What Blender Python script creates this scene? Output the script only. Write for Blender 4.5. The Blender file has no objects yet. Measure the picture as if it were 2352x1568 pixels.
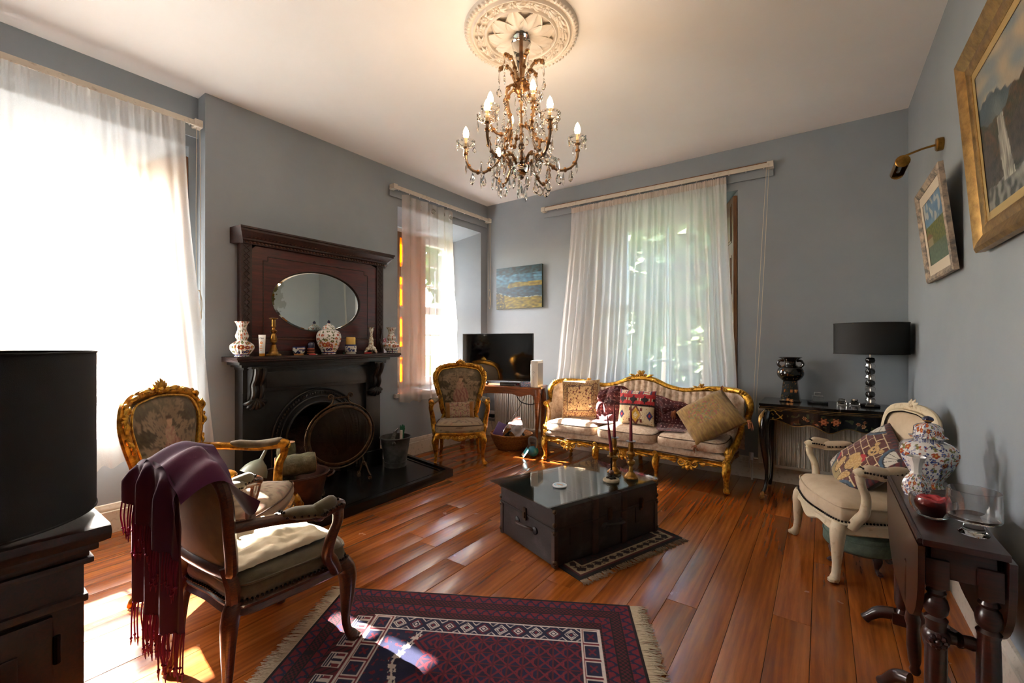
import bpy, bmesh, math, random
import numpy as np
from mathutils import Vector, Matrix, noise
S = bpy.context.scene
C = bpy.context.collection
# ---------------------------------------------------------------- camera, sky, sun, exposure
cam_d = bpy.data.cameras.new('camera'); cam = bpy.data.objects.new('camera', cam_d); C.objects.link(cam)
cam.location = (0, 0, 1.25); cam.rotation_euler = (math.radians(90), 0, math.radians(35.64))
cam_d.sensor_width = 36; cam_d.lens = 993.0/2352*36; cam_d.clip_start = .05; cam_d.clip_end = 200
S.camera = cam
SUN = Vector((1, .08, -.82)).normalized()
W = bpy.data.worlds.new('sky'); S.world = W; W.use_nodes = True
nt = W.node_tree; bg = nt.nodes['Background']
sky = nt.nodes.new('ShaderNodeTexSky'); sky.sky_type = 'NISHITA'; sky.sun_disc = False
sky.sun_elevation = math.asin(-SUN.z); sky.sun_rotation = math.atan2(-SUN.x, -SUN.y); sky.air_density = 1.0; sky.dust_density = 2.5; sky.ozone_density = 1.2
nt.links.new(sky.outputs[0], bg.inputs[0]); bg.inputs[1].default_value = 2.0
sl = bpy.data.lights.new('sun_offscreen', 'SUN'); sl.energy = 85; sl.angle = math.radians(.6); sl.color = (1, .95, .88)
so = bpy.data.objects.new('sun_offscreen', sl); C.objects.link(so); so.rotation_euler = SUN.to_track_quat('-Z', 'Y').to_euler(); so.location = (-6, 2, 8)
vs = S.view_settings; vs.view_transform = 'Standard'; vs.look = 'None'; vs.gamma = 1; vs.use_curve_mapping = False
vs.exposure = 1.5
S.cycles.max_bounces = 10; S.cycles.diffuse_bounces = 6; S.cycles.glossy_bounces = 4; S.cycles.transmission_bounces = 8
S.cycles.transparent_max_bounces = 16; S.cycles.caustics_reflective = False; S.cycles.caustics_refractive = False
S.cycles.sample_clamp_indirect = 6
S.cycles.use_denoising = True
# ---------------------------------------------------------------- helpers
pi = math.pi
def lerp(a, b, t): return a+(b-a)*t
def srgb(r, g, b):
    f = lambda c: ((c/255+.055)/1.055)**2.4 if c > 10 else c/255/12.92
    return (f(r), f(g), f(b), 1)
def tag(o, label=None, cat=None, group=None, kind=None):
    if label: o['label'] = label
    if cat: o['category'] = cat
    if group: o['group'] = group
    if kind: o['kind'] = kind
    return o
def thing(name, label, cat, loc=(0, 0, 0), rz=0, group=None, kind=None):
    o = bpy.data.objects.new(name, None); C.objects.link(o); o.empty_display_size = .1
    o.location = loc; o.rotation_euler = (0, 0, rz)
    return tag(o, label, cat, group, kind)
def crom(pts, n=6, closed=False):
    P = [Vector(p) for p in pts]; N = len(P); out = []
    rng = N if closed else N-1
    for i in range(rng):
        if closed: a, b, c, d = P[(i-1) % N], P[i], P[(i+1) % N], P[(i+2) % N]
        else: a, b, c, d = P[max(i-1, 0)], P[i], P[i+1], P[min(i+2, N-1)]
        for k in range(n):
            t = k/n
            out.append(.5*((2*b)+(c-a)*t+(2*a-5*b+4*c-d)*t*t+(3*b-a-3*c+d)*t**3))
    if not closed: out.append(P[-1])
    return out
def interp(vals, n):
    out = []
    for i in range(n):
        t = i/(n-1)*(len(vals)-1); k = min(int(t), len(vals)-2); out.append(lerp(vals[k], vals[k+1], t-k))
    return out
class MB:
    def __init__(s): s.v = []; s.f = []; s.col = None
    def add(s, vs, fs, cols=None):
        o = len(s.v); s.v += [tuple(p) for p in vs]; s.f += [tuple(i+o for i in f) for f in fs]
        if cols is not None:
            if s.col is None: s.col = [(1, 1, 1, 1)]*o
            s.col += list(cols)
        elif s.col is not None: s.col += [(1, 1, 1, 1)]*len(vs)
        return s
    def box(s, x0, x1, y0, y1, z0, z1, b=0, M=None):
        if b <= 0:
            vs = [Vector((x, y, z)) for x in (x0, x1) for y in (y0, y1) for z in (z0, z1)]
            fs = [(0, 1, 3, 2), (4, 6, 7, 5), (0, 4, 5, 1), (2, 3, 7, 6), (0, 2, 6, 4), (1, 5, 7, 3)]
        else:
            bm = bmesh.new(); bmesh.ops.create_cube(bm, size=1)
            for v in bm.verts: v.co = Vector(((x0+x1)/2+v.co.x*(x1-x0), (y0+y1)/2+v.co.y*(y1-y0), (z0+z1)/2+v.co.z*(z1-z0)))
            bmesh.ops.bevel(bm, geom=bm.edges[:], offset=b, segments=2, profile=.7, affect='EDGES')
            bm.verts.index_update(); vs = [v.co.copy() for v in bm.verts]; fs = [tuple(v.index for v in f.verts) for f in bm.faces]; bm.free()
        if M is not None: vs = [M @ v for v in vs]
        return s.add(vs, fs)
    def tube(s, pts, r, seg=8, closed=False, cap=True, flat=1.0, up=None):
        P = [Vector(p) for p in pts]; n = len(P)
        R = r if isinstance(r, (list, tuple)) else [r]*n
        if len(R) != n: R = interp(R, n)
        vs = []; fs = []; N = None
        for i in range(n):
            t = (P[(i+1) % n]-P[i-1]) if closed else (P[min(i+1, n-1)]-P[max(i-1, 0)])
            t = t.normalized() if t.length > 1e-9 else Vector((0, 0, 1))
            if N is None or up is not None:
                u = Vector(up) if up is not None else (Vector((0, 0, 1)) if abs(t.z) < .9 else Vector((1, 0, 0)))
                N = (u-t*u.dot(t));  N = N.normalized() if N.length > 1e-6 else t.orthogonal().normalized()
            else:
                N = N-t*N.dot(t); N = N.normalized() if N.length > 1e-6 else t.orthogonal().normalized()
            B = t.cross(N)
            for k in range(seg):
                a = 2*pi*k/seg; vs.append(P[i]+(N*math.cos(a)*flat+B*math.sin(a))*R[i])
        m = n if closed else n-1
        for i in range(m):
            for k in range(seg):
                a, b = i*seg+k, i*seg+(k+1) % seg; c = ((i+1) % n)*seg
                fs.append((a, b, c+(k+1) % seg, c+k))
        if cap and not closed:
            fs.append(tuple(range(seg-1, -1, -1))); fs.append(tuple((n-1)*seg+k for k in range(seg)))
        return s.add(vs, fs)
    def lathe(s, prof, seg=24, c=(0, 0, 0), M=None, lobes=0, amp=0, col=None, sq=0):
        vs = []; fs = []; cs = []
        n = len(prof)
        for i, (r, z) in enumerate(prof):
            for k in range(seg):
                a = 2*pi*k/seg; rr = r*(1+amp*abs(math.cos(lobes*a/2)) - amp if lobes else r and 1) if lobes else r
                if sq: rr = r*lerp(1, 1/max(abs(math.cos(a)), abs(math.sin(a))), sq)
                vs.append(Vector((c[0]+rr*math.cos(a), c[1]+rr*math.sin(a), c[2]+z)))
                if col: cs.append(col(a, z, r))
        for i in range(n-1):
            for k in range(seg):
                fs.append((i*seg+k, i*seg+(k+1) % seg, (i+1)*seg+(k+1) % seg, (i+1)*seg+k))
        if prof[0][0] > 1e-5: fs.append(tuple(range(seg-1, -1, -1)))
        if prof[-1][0] > 1e-5: fs.append(tuple((n-1)*seg+k for k in range(seg)))
        if M is not None: vs = [M @ v for v in vs]
        return s.add(vs, fs, cs if col else None)
    def sph(s, c, r, seg=10, rings=6, M=None):
        if not isinstance(r, (list, tuple)): r = (r, r, r)
        vs = []; fs = []
        for i in range(rings+1):
            p = pi*i/rings
            for k in range(seg):
                a = 2*pi*k/seg; v = Vector((r[0]*math.sin(p)*math.cos(a), r[1]*math.sin(p)*math.sin(a), r[2]*math.cos(p)))
                if M is not None: v = M @ v
                vs.append(v+Vector(c))
        for i in range(rings):
            for k in range(seg): fs.append((i*seg+k, (i+1)*seg+k, (i+1)*seg+(k+1) % seg, i*seg+(k+1) % seg))
        return s.add(vs, fs)
    def surf(s, fn, nu, nv, cu=False, cv=False, col=None):
        vs = []; fs = []; cs = []
        for i in range(nu):
            u = i/(nu if cu else nu-1)
            for j in range(nv):
                v = j/(nv if cv else nv-1); vs.append(Vector(fn(u, v)))
                if col: cs.append(col(u, v))
        for i in range(nu if cu else nu-1):
            for j in range(nv if cv else nv-1):
                a, b = i, (i+1) % nu; c, d = j, (j+1) % nv
                fs.append((a*nv+c, b*nv+c, b*nv+d, a*nv+d))
        return s.add(vs, fs, cs if col else None)
    def prism(s, poly, t0, t1, mp):
        n = len(poly); vs = [mp(a, b, t0) for a, b in poly]+[mp(a, b, t1) for a, b in poly]
        fs = [tuple(range(n-1, -1, -1)), tuple(range(n, 2*n))]+[(i, (i+1) % n, n+(i+1) % n, n+i) for i in range(n)]
        return s.add(vs, fs)
    def xf(s, M): s.v = [tuple(M @ Vector(p)) for p in s.v]; return s
    def mir(s, ax):
        n = len(s.v); q = [tuple(-c if i == ax else c for i, c in enumerate(p)) for p in s.v]
        fs = [tuple(reversed([i+n for i in f])) for f in s.f]; s.v += q; s.f += fs
        if s.col is not None: s.col += s.col
        return s
    def build(s, name, mat, parent=None, sharp=38, label=None, kind=None, fix=True):
        me = bpy.data.meshes.new(name); me.from_pydata(s.v, [], s.f)
        if fix:
            bm = bmesh.new(); bm.from_mesh(me); bmesh.ops.recalc_face_normals(bm, faces=bm.faces[:]); bm.to_mesh(me); bm.free()
        me.polygons.foreach_set('use_smooth', [True]*len(me.polygons))
        if sharp < 180: me.set_sharp_from_angle(angle=math.radians(sharp))
        if s.col is not None:
            at = me.color_attributes.new('Col', 'FLOAT_COLOR', 'POINT')
            at.data.foreach_set('color', np.array(s.col, dtype=np.float32).ravel())
        me.materials.append(mat); me.update()
        o = bpy.data.objects.new(name, me); C.objects.link(o); o.parent = parent
        return tag(o, label, None, None, kind)
def copy_tree(o, parent=None):
    c = o.copy(); C.objects.link(c); c.parent = parent
    for ch in [x for x in C.objects if x.parent == o]: copy_tree(ch, c)
    return c
# carving vocabulary: scrolls, leaves, rosettes
def scroll(mb, c, u, v, r, turns=1.4, th=.006, a0=0, n=16, seg=6):
    c, u, v = Vector(c), Vector(u).normalized(), Vector(v).normalized(); pts = []
    for i in range(n+1):
        t = i/n; a = a0+turns*2*pi*t; rr = r*(1-.82*t); pts.append(c+u*math.cos(a)*rr+v*math.sin(a)*rr)
    mb.tube(pts, [th*(.5+.5*math.sin(pi*min(1, .25+i/n*.8))) for i in range(n+1)], seg); mb.sph(pts[-1], th*1.15, 6, 4)
def leaf(mb, p, d, nrm, L, wd, th=.006):
    d = Vector(d).normalized(); nrm = Vector(nrm); nrm = (nrm-d*nrm.dot(d)).normalized(); b = d.cross(nrm); p = Vector(p)
    pts = [p+d*L*t+nrm*(L*.28*math.sin(pi*t*.8)) for t in (0, .2, .45, .7, .9, 1)]
    mb.tube(pts, [wd*.4, wd*.85, wd, wd*.7, wd*.35, wd*.1], 8, up=nrm, flat=max(.3, th/wd))
def rosette(mb, c, nrm, r, n=6):
    nrm = Vector(nrm).normalized(); u = nrm.orthogonal().normalized(); v = nrm.cross(u); c = Vector(c)
    for k in range(n):
        a = 2*pi*k/n; d = u*math.cos(a)+v*math.sin(a); mb.sph(c+d*r*.6, r*.36, 6, 4)
    mb.sph(c+nrm*r*.15, r*.38, 8, 5)
# materials
class NB:
    def __init__(s, name):
        s.m = bpy.data.materials.new(name); s.m.use_nodes = True; s.t = s.m.node_tree; s.n = s.t.nodes
        s.b = s.n['Principled BSDF']; s.o = s.n['Material Output']; s.tc = None
    def new(s, ty, **k):
        x = s.n.new('ShaderNode'+ty)
        for a, b in k.items():
            if isinstance(b, (int, float, str, bool)) and hasattr(x, a): setattr(x, a, b)
        return x
    def link(s, a, b): s.t.links.new(a, b)
    def coord(s, kind='Object', scale=None, rot=None):
        if not s.tc: s.tc = s.new('TexCoord')
        if scale is None: return s.tc.outputs[kind]
        mp = s.new('Mapping'); s.link(s.tc.outputs[kind], mp.inputs[0]); mp.inputs['Scale'].default_value = scale if isinstance(scale, tuple) else (scale,)*3
        if rot: mp.inputs['Rotation'].default_value = rot
        return mp.outputs[0]
    def noise(s, scale, detail=3, rough=.55, vec=None, dist=0):
        x = s.new('TexNoise'); x.inputs['Scale'].default_value = scale; x.inputs['Detail'].default_value = detail; x.inputs['Roughness'].default_value = rough; x.inputs['Distortion'].default_value = dist
        s.link(vec if vec is not None else s.coord(), x.inputs['Vector']); return x.outputs['Fac']
    def ramp(s, fac, stops):
        x = s.new('ValToRGB'); s.link(fac, x.inputs[0]); e = x.color_ramp.elements
        while len(e) < len(stops): e.new(.5)
        for el, (p, c) in zip(e, stops): el.position = p; el.color = c
        return x.outputs[0]
    def mix(s, fac, a, b, mode='MIX'):
        x = s.new('Mix'); x.data_type = 'RGBA'; x.blend_type = mode
        for sock, val in ((x.inputs[0], fac), (x.inputs[6], a), (x.inputs[7], b)):
            if isinstance(val, (int, float)): sock.default_value = val
            elif isinstance(val, tuple): sock.default_value = val
            else: s.link(val, sock)
        return x.outputs[2]
    def bump(s, h, strength=.3, dist=.01):
        x = s.new('Bump'); x.inputs['Strength'].default_value = strength; x.inputs['Distance'].default_value = dist; s.link(h, x.inputs['Height']); s.link(x.outputs[0], s.b.inputs['Normal'])
    def set(s, **k):
        names = dict(col='Base Color', rough='Roughness', metal='Metallic', spec='Specular IOR Level', coat='Coat Weight', coatr='Coat Roughness', trans='Transmission Weight', ior='IOR', sheen='Sheen Weight', sheenr='Sheen Roughness', em='Emission Color', ems='Emission Strength', alpha='Alpha', sss='Subsurface Weight')
        for a, v in k.items():
            i = s.b.inputs[names[a]]
            if isinstance(v, (int, float, tuple)): i.default_value = v
            else: s.link(v, i)
        return s
def MAT(name, col, rough=.5, metal=0, var=None, vscale=8, vc=None, bscale=0, bst=.15, bdist=.004, stretch=None, **k):
    b = NB(name); vec = b.coord('Object', stretch) if stretch else None
    if vc is not None:
        f = b.noise(vscale, 5, .6, vec); lo, hi = var or (.35, .7)
        b.set(col=b.ramp(f, [(lo, col), (hi, vc)]))
    else: b.set(col=col)
    b.set(rough=rough, metal=metal, **k)
    if bscale: b.bump(b.noise(bscale, 4, .6, vec), bst, bdist)
    return b.m
def VMAT(name, rough=.8, bscale=0, bst=.2, bdist=.002, dirt=0, dscale=20, **k):
    b = NB(name); a = b.new('VertexColor'); a.layer_name = 'Col'; c = a.outputs[0]
    if dirt: c = b.mix(dirt, c, b.ramp(b.noise(dscale, 6, .65), [(.3, (.25, .25, .25, 1)), (.7, (1.3, 1.3, 1.3, 1))]), 'MULTIPLY')
    b.set(col=c, rough=rough, **k)
    if bscale: b.bump(b.noise(bscale, 3, .6), bst, bdist)
    return b.m
def sheer(name, col, trans, tl=.6):
    b = NB(name); b.n.remove(b.b)
    t = b.new('BsdfTransparent'); d = b.new('BsdfDiffuse'); l = b.new('BsdfTranslucent'); m1 = b.new('MixShader'); m2 = b.new('MixShader')
    for x in (d, l): x.inputs[0].default_value = col
    t.inputs[0].default_value = (1, 1, 1, 1)
    m1.inputs[0].default_value = tl; b.link(d.outputs[0], m1.inputs[1]); b.link(l.outputs[0], m1.inputs[2])
    f = b.noise(900, 1, .5); mr = b.new('MapRange'); b.link(f, mr.inputs[0]); mr.inputs[1].default_value = .3; mr.inputs[2].default_value = .7
    mr.inputs[3].default_value = 1-trans-.1; mr.inputs[4].default_value = 1-trans+.1
    b.link(mr.outputs[0], m2.inputs[0]); b.link(t.outputs[0], m2.inputs[1]); b.link(m1.outputs[0], m2.inputs[2]); b.link(m2.outputs[0], b.o.inputs[0])
    return b.m
def thin_glass(name, refl=.07, tint=(1, 1, 1, 1)):
    b = NB(name); b.n.remove(b.b)
    t = b.new('BsdfTransparent'); g = b.new('BsdfGlossy'); m = b.new('MixShader'); fr = b.new('LayerWeight'); fr.inputs[0].default_value = .3
    t.inputs[0].default_value = tint; g.inputs['Roughness'].default_value = .02
    mm = b.new('Math'); mm.operation = 'MULTIPLY_ADD'; b.link(fr.outputs['Fresnel'], mm.inputs[0]); mm.inputs[1].default_value = .7; mm.inputs[2].default_value = refl*.3
    b.link(mm.outputs[0], m.inputs[0]); b.link(t.outputs[0], m.inputs[1]); b.link(g.outputs[0], m.inputs[2]); b.link(m.outputs[0], b.o.inputs[0]); return b.m
def woodmat(name, c1, c2, rough=.35, scale=6, stretch=(1, 14, 14), coat=.3, rnd=False, bst=.1):
    b = NB(name); vec = b.coord('Object', stretch)
    if rnd:
        oi = b.new('ObjectInfo'); va = b.new('VectorMath'); va.operation = 'MULTIPLY_ADD'; b.link(oi.outputs['Random'], va.inputs[0]); va.inputs[1].default_value = (37, 91, 13); b.link(vec, va.inputs[2]); vec = va.outputs[0]
    n1 = b.noise(scale, 6, .6, vec, 1.2); col = b.ramp(n1, [(.3, c1), (.68, c2)])
    n2 = b.noise(scale*5, 3, .6, vec); col = b.mix(.35, col, b.ramp(n2, [(.35, (.35, .35, .35, 1)), (.6, (1, 1, 1, 1))]), 'MULTIPLY')
    if rnd:
        hv = b.new('MapRange'); b.link(oi.outputs['Random'], hv.inputs[0]); hv.inputs[3].default_value = .62; hv.inputs[4].default_value = 1.2
        cc = b.new('CombineColor'); [b.link(hv.outputs[0], cc.inputs[i]) for i in range(3)]; col = b.mix(1, col, cc.outputs[0], 'MULTIPLY')
    b.set(col=col, rough=rough, coat=coat, coatr=.15); b.bump(n2, bst, .002); return b.m
M = {}
M['wall'] = MAT('wall_paint', srgb(142, 151, 158), .55, vc=srgb(150, 158, 164), vscale=2, bscale=60, bst=.08, bdist=.002, spec=.35)
M['ceil'] = MAT('ceiling_paint', srgb(240, 238, 235), .75, vc=srgb(244, 243, 241), vscale=1.5, bscale=5, bst=.05, bdist=.01)
M['plaster'] = MAT('plaster', srgb(226, 218, 206), .7, bscale=90, bst=.1)
M['white'] = MAT('white_gloss_paint', srgb(214, 210, 202), .35, vc=srgb(200, 196, 188), vscale=5)
M['cream_paint'] = MAT('old_white_paint', srgb(205, 196, 180), .5, vc=srgb(170, 158, 140), vscale=30, var=(.55, .75))
M['pipe'] = MAT('painted_pipe', srgb(190, 186, 176), .4)
M['radiator'] = MAT('radiator_enamel', srgb(196, 192, 178), .35)
M['upvc'] = MAT('window_white', srgb(232, 234, 235), .4)
M['pane'] = thin_glass('window_pane')
M['sheer_a'] = sheer('sheer_white', (.9, .89, .86, 1), .36)
M['sheer_b'] = sheer('sheer_beige', (.78, .74, .68, 1), .50)
M['sheer_c'] = sheer('sheer_cotton', (.86, .86, .87, 1), .17, .38)
M['dark_mahog'] = woodmat('dark_mahogany', srgb(26, 10, 7), srgb(60, 22, 14), .32, 5)
M['mahog'] = woodmat('mahogany', srgb(44, 10, 8), srgb(88, 26, 18), .35, 3, (14, 1, 14))
M['mahog_dk'] = MAT('carved_mahogany', srgb(24, 9, 7), .4, vc=srgb(58, 26, 18), vscale=60, bscale=220, bst=.6, bdist=.004)
M['walnut'] = woodmat('walnut', srgb(46, 22, 10), srgb(104, 54, 26), .28, 9)
M['oakred'] = woodmat('red_oak', srgb(88, 44, 20), srgb(148, 82, 42), .3, 5)
M['shutter'] = woodmat('shutter_wood', srgb(96, 62, 36), srgb(150, 104, 62), .45, 4, (14, 14, 1))
M['slate'] = MAT('black_slate', srgb(13, 13, 14), .22, vc=srgb(30, 30, 31), vscale=5, var=(.4, .9), bscale=30, bst=.05)
M['iron'] = MAT('black_cast_iron', srgb(15, 15, 16), .42, vc=srgb(26, 25, 25), vscale=14, bscale=90, bst=.15)
M['soot'] = MAT('soot', srgb(9, 8, 8), .9)
M['fireback'] = MAT('burnt_fireback', srgb(34, 22, 18), .9, vc=srgb(78, 52, 42), vscale=9, bscale=24, bst=.9, bdist=.03)
M['brass'] = MAT('old_brass', srgb(172, 128, 62), .3, .95, vc=srgb(110, 78, 36), vscale=18)
M['bronze'] = MAT('dark_bronze', srgb(88, 66, 44), .45, .8, vc=srgb(48, 36, 26), vscale=30)
M['gilt'] = MAT('gilt_wood', srgb(200, 138, 42), .33, .85, vc=srgb(104, 58, 16), vscale=30, var=(.40, .68), bscale=140, bst=.35)
M['gilt_bright'] = MAT('bright_gilt', srgb(220, 168, 66), .31, .87, vc=srgb(126, 74, 20), vscale=44, var=(.40, .70), bscale=170, bst=.35)
M['gilt_dull'] = MAT('dull_gilt', srgb(170, 132, 74), .36, .8, vc=srgb(118, 86, 44), vscale=30, bscale=80, bst=.25)
M['black_lacq'] = MAT('black_lacquer', srgb(10, 9, 9), .15, coat=.4)
M['glass'] = MAT('clear_glass', (1, 1, 1, 1), .0, trans=1.0, ior=1.48)
M['crystal'] = MAT('crystal', (1, .97, .93, 1), .0, trans=1.0, ior=1.55)
M['black_plastic'] = MAT('black_plastic', srgb(14, 14, 15), .35)
M['rubber'] = MAT('black_rubber', srgb(12, 12, 12), .6)
M['vc_cloth'] = VMAT('woven_cloth', .9, 700, .3, .001, sheen=.2)
M['vc_rug'] = VMAT('knotted_wool', .95, 500, .6, .004, .25, 60)
M['vc_paint'] = VMAT('oil_paint', .42, 120, .3, .002, .12, 40)
M['vc_glaze'] = VMAT('painted_glaze', .08, coat=.5)
M['vc_lacq'] = VMAT('painted_lacquer', .16, coat=.4)
M['vc_print'] = VMAT('printed_surface', .4)
# ---------------------------------------------------------------- the room
XL, XR, YB, YF, HC = -3.66, .546, 4.53, -1.3, 3.065
XA = -3.79            # window alcove beside the chimney breast
def struct(name, mb, mat, parent=None, sharp=38, fix=True):
    o = mb.build(name, mat, parent, sharp, fix=fix)
    if parent is None: o['kind'] = 'structure'
    return o
def ring_faces(mb, mp, s0, s1, z0, z1, h, d):
    a0, a1, b0, b1 = h
    V = [mp(*p, d) for p in ((s0, z0), (s1, z0), (s1, z1), (s0, z1), (a0, b0), (a1, b0), (a1, b1), (a0, b1))]
    mb.add(V, [(0, 1, 5, 4), (1, 2, 6, 5), (2, 3, 7, 6), (3, 0, 4, 7)])
def wall_hole(mb, mp, s0, s1, z0, z1, hin, hout, th):
    ring_faces(mb, mp, s0, s1, z0, z1, hin, 0); ring_faces(mb, mp, s0, s1, z0, z1, hout, th)
    I = [mp(hin[i], hin[j], 0) for i, j in ((0, 2), (1, 2), (1, 3), (0, 3))]; O = [mp(hout[i], hout[j], th) for i, j in ((0, 2), (1, 2), (1, 3), (0, 3))]
    mb.add(I+O, [(k, (k+1) % 4, 4+(k+1) % 4, 4+k) for k in range(4)])
H1i, H1o = (-.15, 1.20, .69, 2.685), (.0, 1.05, .72, 2.55)
H2i, H2o = (3.02, 4.40, .69, 2.685), (3.2, 4.22, .72, 2.55)
H3i, H3o = (-2.15, -.64, .62, 2.67), (-1.95, -.86, .66, 2.62)
TH = .45
wl = MB()
mA = lambda s, z, d: Vector((XA-d, s, z)); mB_ = lambda s, z, d: Vector((XL-d, s, z)); mC = lambda s, z, d: Vector((s, YB+d, z))
wall_hole(wl, mA, YF-.2, 1.26, -.1, HC+.1, H1i, H1o, TH)
wl.add([mA(1.26, -.1, 0), mA(1.26, HC+.1, 0), mB_(1.26, HC+.1, 0), mB_(1.26, -.1, 0)], [(0, 1, 2, 3)])
FH = (1.74, 2.42, -.1, .74)
ring_faces(wl, mB_, 1.26, 2.92, -.1, HC+.1, FH, 0); wl.add([mB_(1.26, -.1, TH), mB_(2.92, -.1, TH), mB_(2.92, HC+.1, TH), mB_(1.26, HC+.1, TH)], [(0, 1, 2, 3)])
wall_hole(wl, mB_, 2.92, YB+.1, -.1, HC+.1, H2i, H2o, TH)
struct('wall_left', wl, M['wall'], sharp=20, fix=False)
wb = MB(); wall_hole(wb, mC, XL-.2, XR+.2, -.1, HC+.1, H3i, H3o, TH)
struct('wall_back', wb, M['wall'], sharp=20, fix=False)
struct('wall_right', MB().box(XR, XR+.2, YF-.2, YB+.1, -.1, HC+.1), M['wall'])
struct('wall_rear', MB().box(XA-.1, XR+.1, YF-.2, YF, -.1, HC+.1), M['wall'])
ce = MB(); ce.box(XA-.2, XR+.2, YF-.2, YB+.2, HC, HC+.1); struct('ceiling', ce, M['ceil'])
# floor of varnished boards that run towards the back wall
floor = struct('floor', MB().box(XA-.1, XR+.1, YF-.1, YB+.1, -.12, -.022), M['soot'])
def floor_mat():
    b = NB('varnished_boards'); oi = b.new('ObjectInfo'); mp = b.coord('Object', (7, .45, 1))
    va = b.new('VectorMath'); va.operation = 'MULTIPLY_ADD'; b.link(oi.outputs['Random'], va.inputs[0]); va.inputs[1].default_value = (53, 97, 31); b.link(mp, va.inputs[2]); vec = va.outputs[0]
    n1 = b.noise(2.2, 6, .58, vec, .7); col = b.ramp(n1, [(.25, srgb(104, 50, 18)), (.5, srgb(146, 78, 30)), (.75, srgb(176, 104, 46))])
    wv = b.new('TexWave'); wv.wave_type = 'BANDS'; wv.bands_direction = 'X'; b.link(vec, wv.inputs[0]); wv.inputs['Scale'].default_value = 1.6; wv.inputs['Distortion'].default_value = 4; wv.inputs['Detail'].default_value = 3; wv.inputs['Detail Scale'].default_value = .8
    col = b.mix(.22, col, b.ramp(wv.outputs['Fac'], [(.15, (.42, .36, .3, 1)), (.75, (1.1, 1.05, 1, 1))]), 'MULTIPLY')
    fine = b.noise(26, 4, .7, vec); col = b.mix(.22, col, b.ramp(fine, [(.35, (.5, .45, .4, 1)), (.62, (1.1, 1.1, 1.1, 1))]), 'MULTIPLY')
    hv = b.new('MapRange'); b.link(oi.outputs['Random'], hv.inputs[0]); hv.inputs[3].default_value = .98; hv.inputs[4].default_value = 1.10
    cc = b.new('CombineColor'); [b.link(hv.outputs[0], cc.inputs[i]) for i in range(3)]; col = b.mix(1, col, cc.outputs[0], 'MULTIPLY')
    rn = b.noise(6, 4, .6); rr = b.new('MapRange'); b.link(rn, rr.inputs[0]); rr.inputs[3].default_value = .12; rr.inputs[4].default_value = .34
    b.set(col=col, rough=rr.outputs[0], coat=.25, coatr=.12)
    add = b.new('Math'); add.operation = 'ADD'; b.link(fine, add.inputs[0]); b.link(rn, add.inputs[1]); b.bump(add.outputs[0], .12, .004)
    return b.m
M['floor'] = floor_mat()
rnd = random.Random(4)
x = XA-.02; i = 0
while x < XR+.02:
    w = .145+rnd.uniform(-.006, .006); y = YF-rnd.uniform(0, 1.5)
    while y < YB:
        L = rnd.uniform(3.2, 5.8); y1 = min(y+L, YB+.02)
        if YB-y1 < .5: y1 = YB+.02
        ya = max(y, YF-.02)
        if y1-ya > .1:
            z = rnd.uniform(-.0012, .0); pl = MB(); pl.box(x+.0008, x+w-.0008, ya+.0008, y1-.0008, -.022, z, .0014); pl.build('plank', M['floor'], floor)
        y = y1
    x += w
# skirting boards
def skirt(name, p0, p1, nrm, h=.19):
    p0, p1, nrm = Vector((*p0, 0)), Vector((*p1, 0)), Vector((*nrm, 0)); prof = [(0, 0), (.022, 0), (.022, h-.05), (.016, h-.045), (.018, h-.03), (.012, h-.018), (.01, h-.004), (.004, h), (0, h)]
    mb = MB(); vs = []
    for p in (p0, p1): vs += [p+nrm*a+Vector((0, 0, b)) for a, b in prof]
    n = len(prof); mb.add(vs, [(k, k+1, n+k+1, n+k) for k in range(n-1)]+[tuple(range(n)), tuple(range(n, 2*n))])
    return struct(name, mb, M['cream_paint'])
skirt('baseboard_left_alcove', (XA, YF), (XA, 1.26), (1, 0)); skirt('baseboard_left_return', (XA, 1.26), (XL, 1.26), (0, -1))
skirt('baseboard_left_breast', (XL, 1.24), (XL, 1.42), (1, 0)); skirt('baseboard_left_corner', (XL, 2.72), (XL, YB), (1, 0))
skirt('baseboard_back', (XL, YB), (XR, YB), (0, -1)); skirt('baseboard_right', (XR, YF), (XR, YB), (-1, 0))
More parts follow.
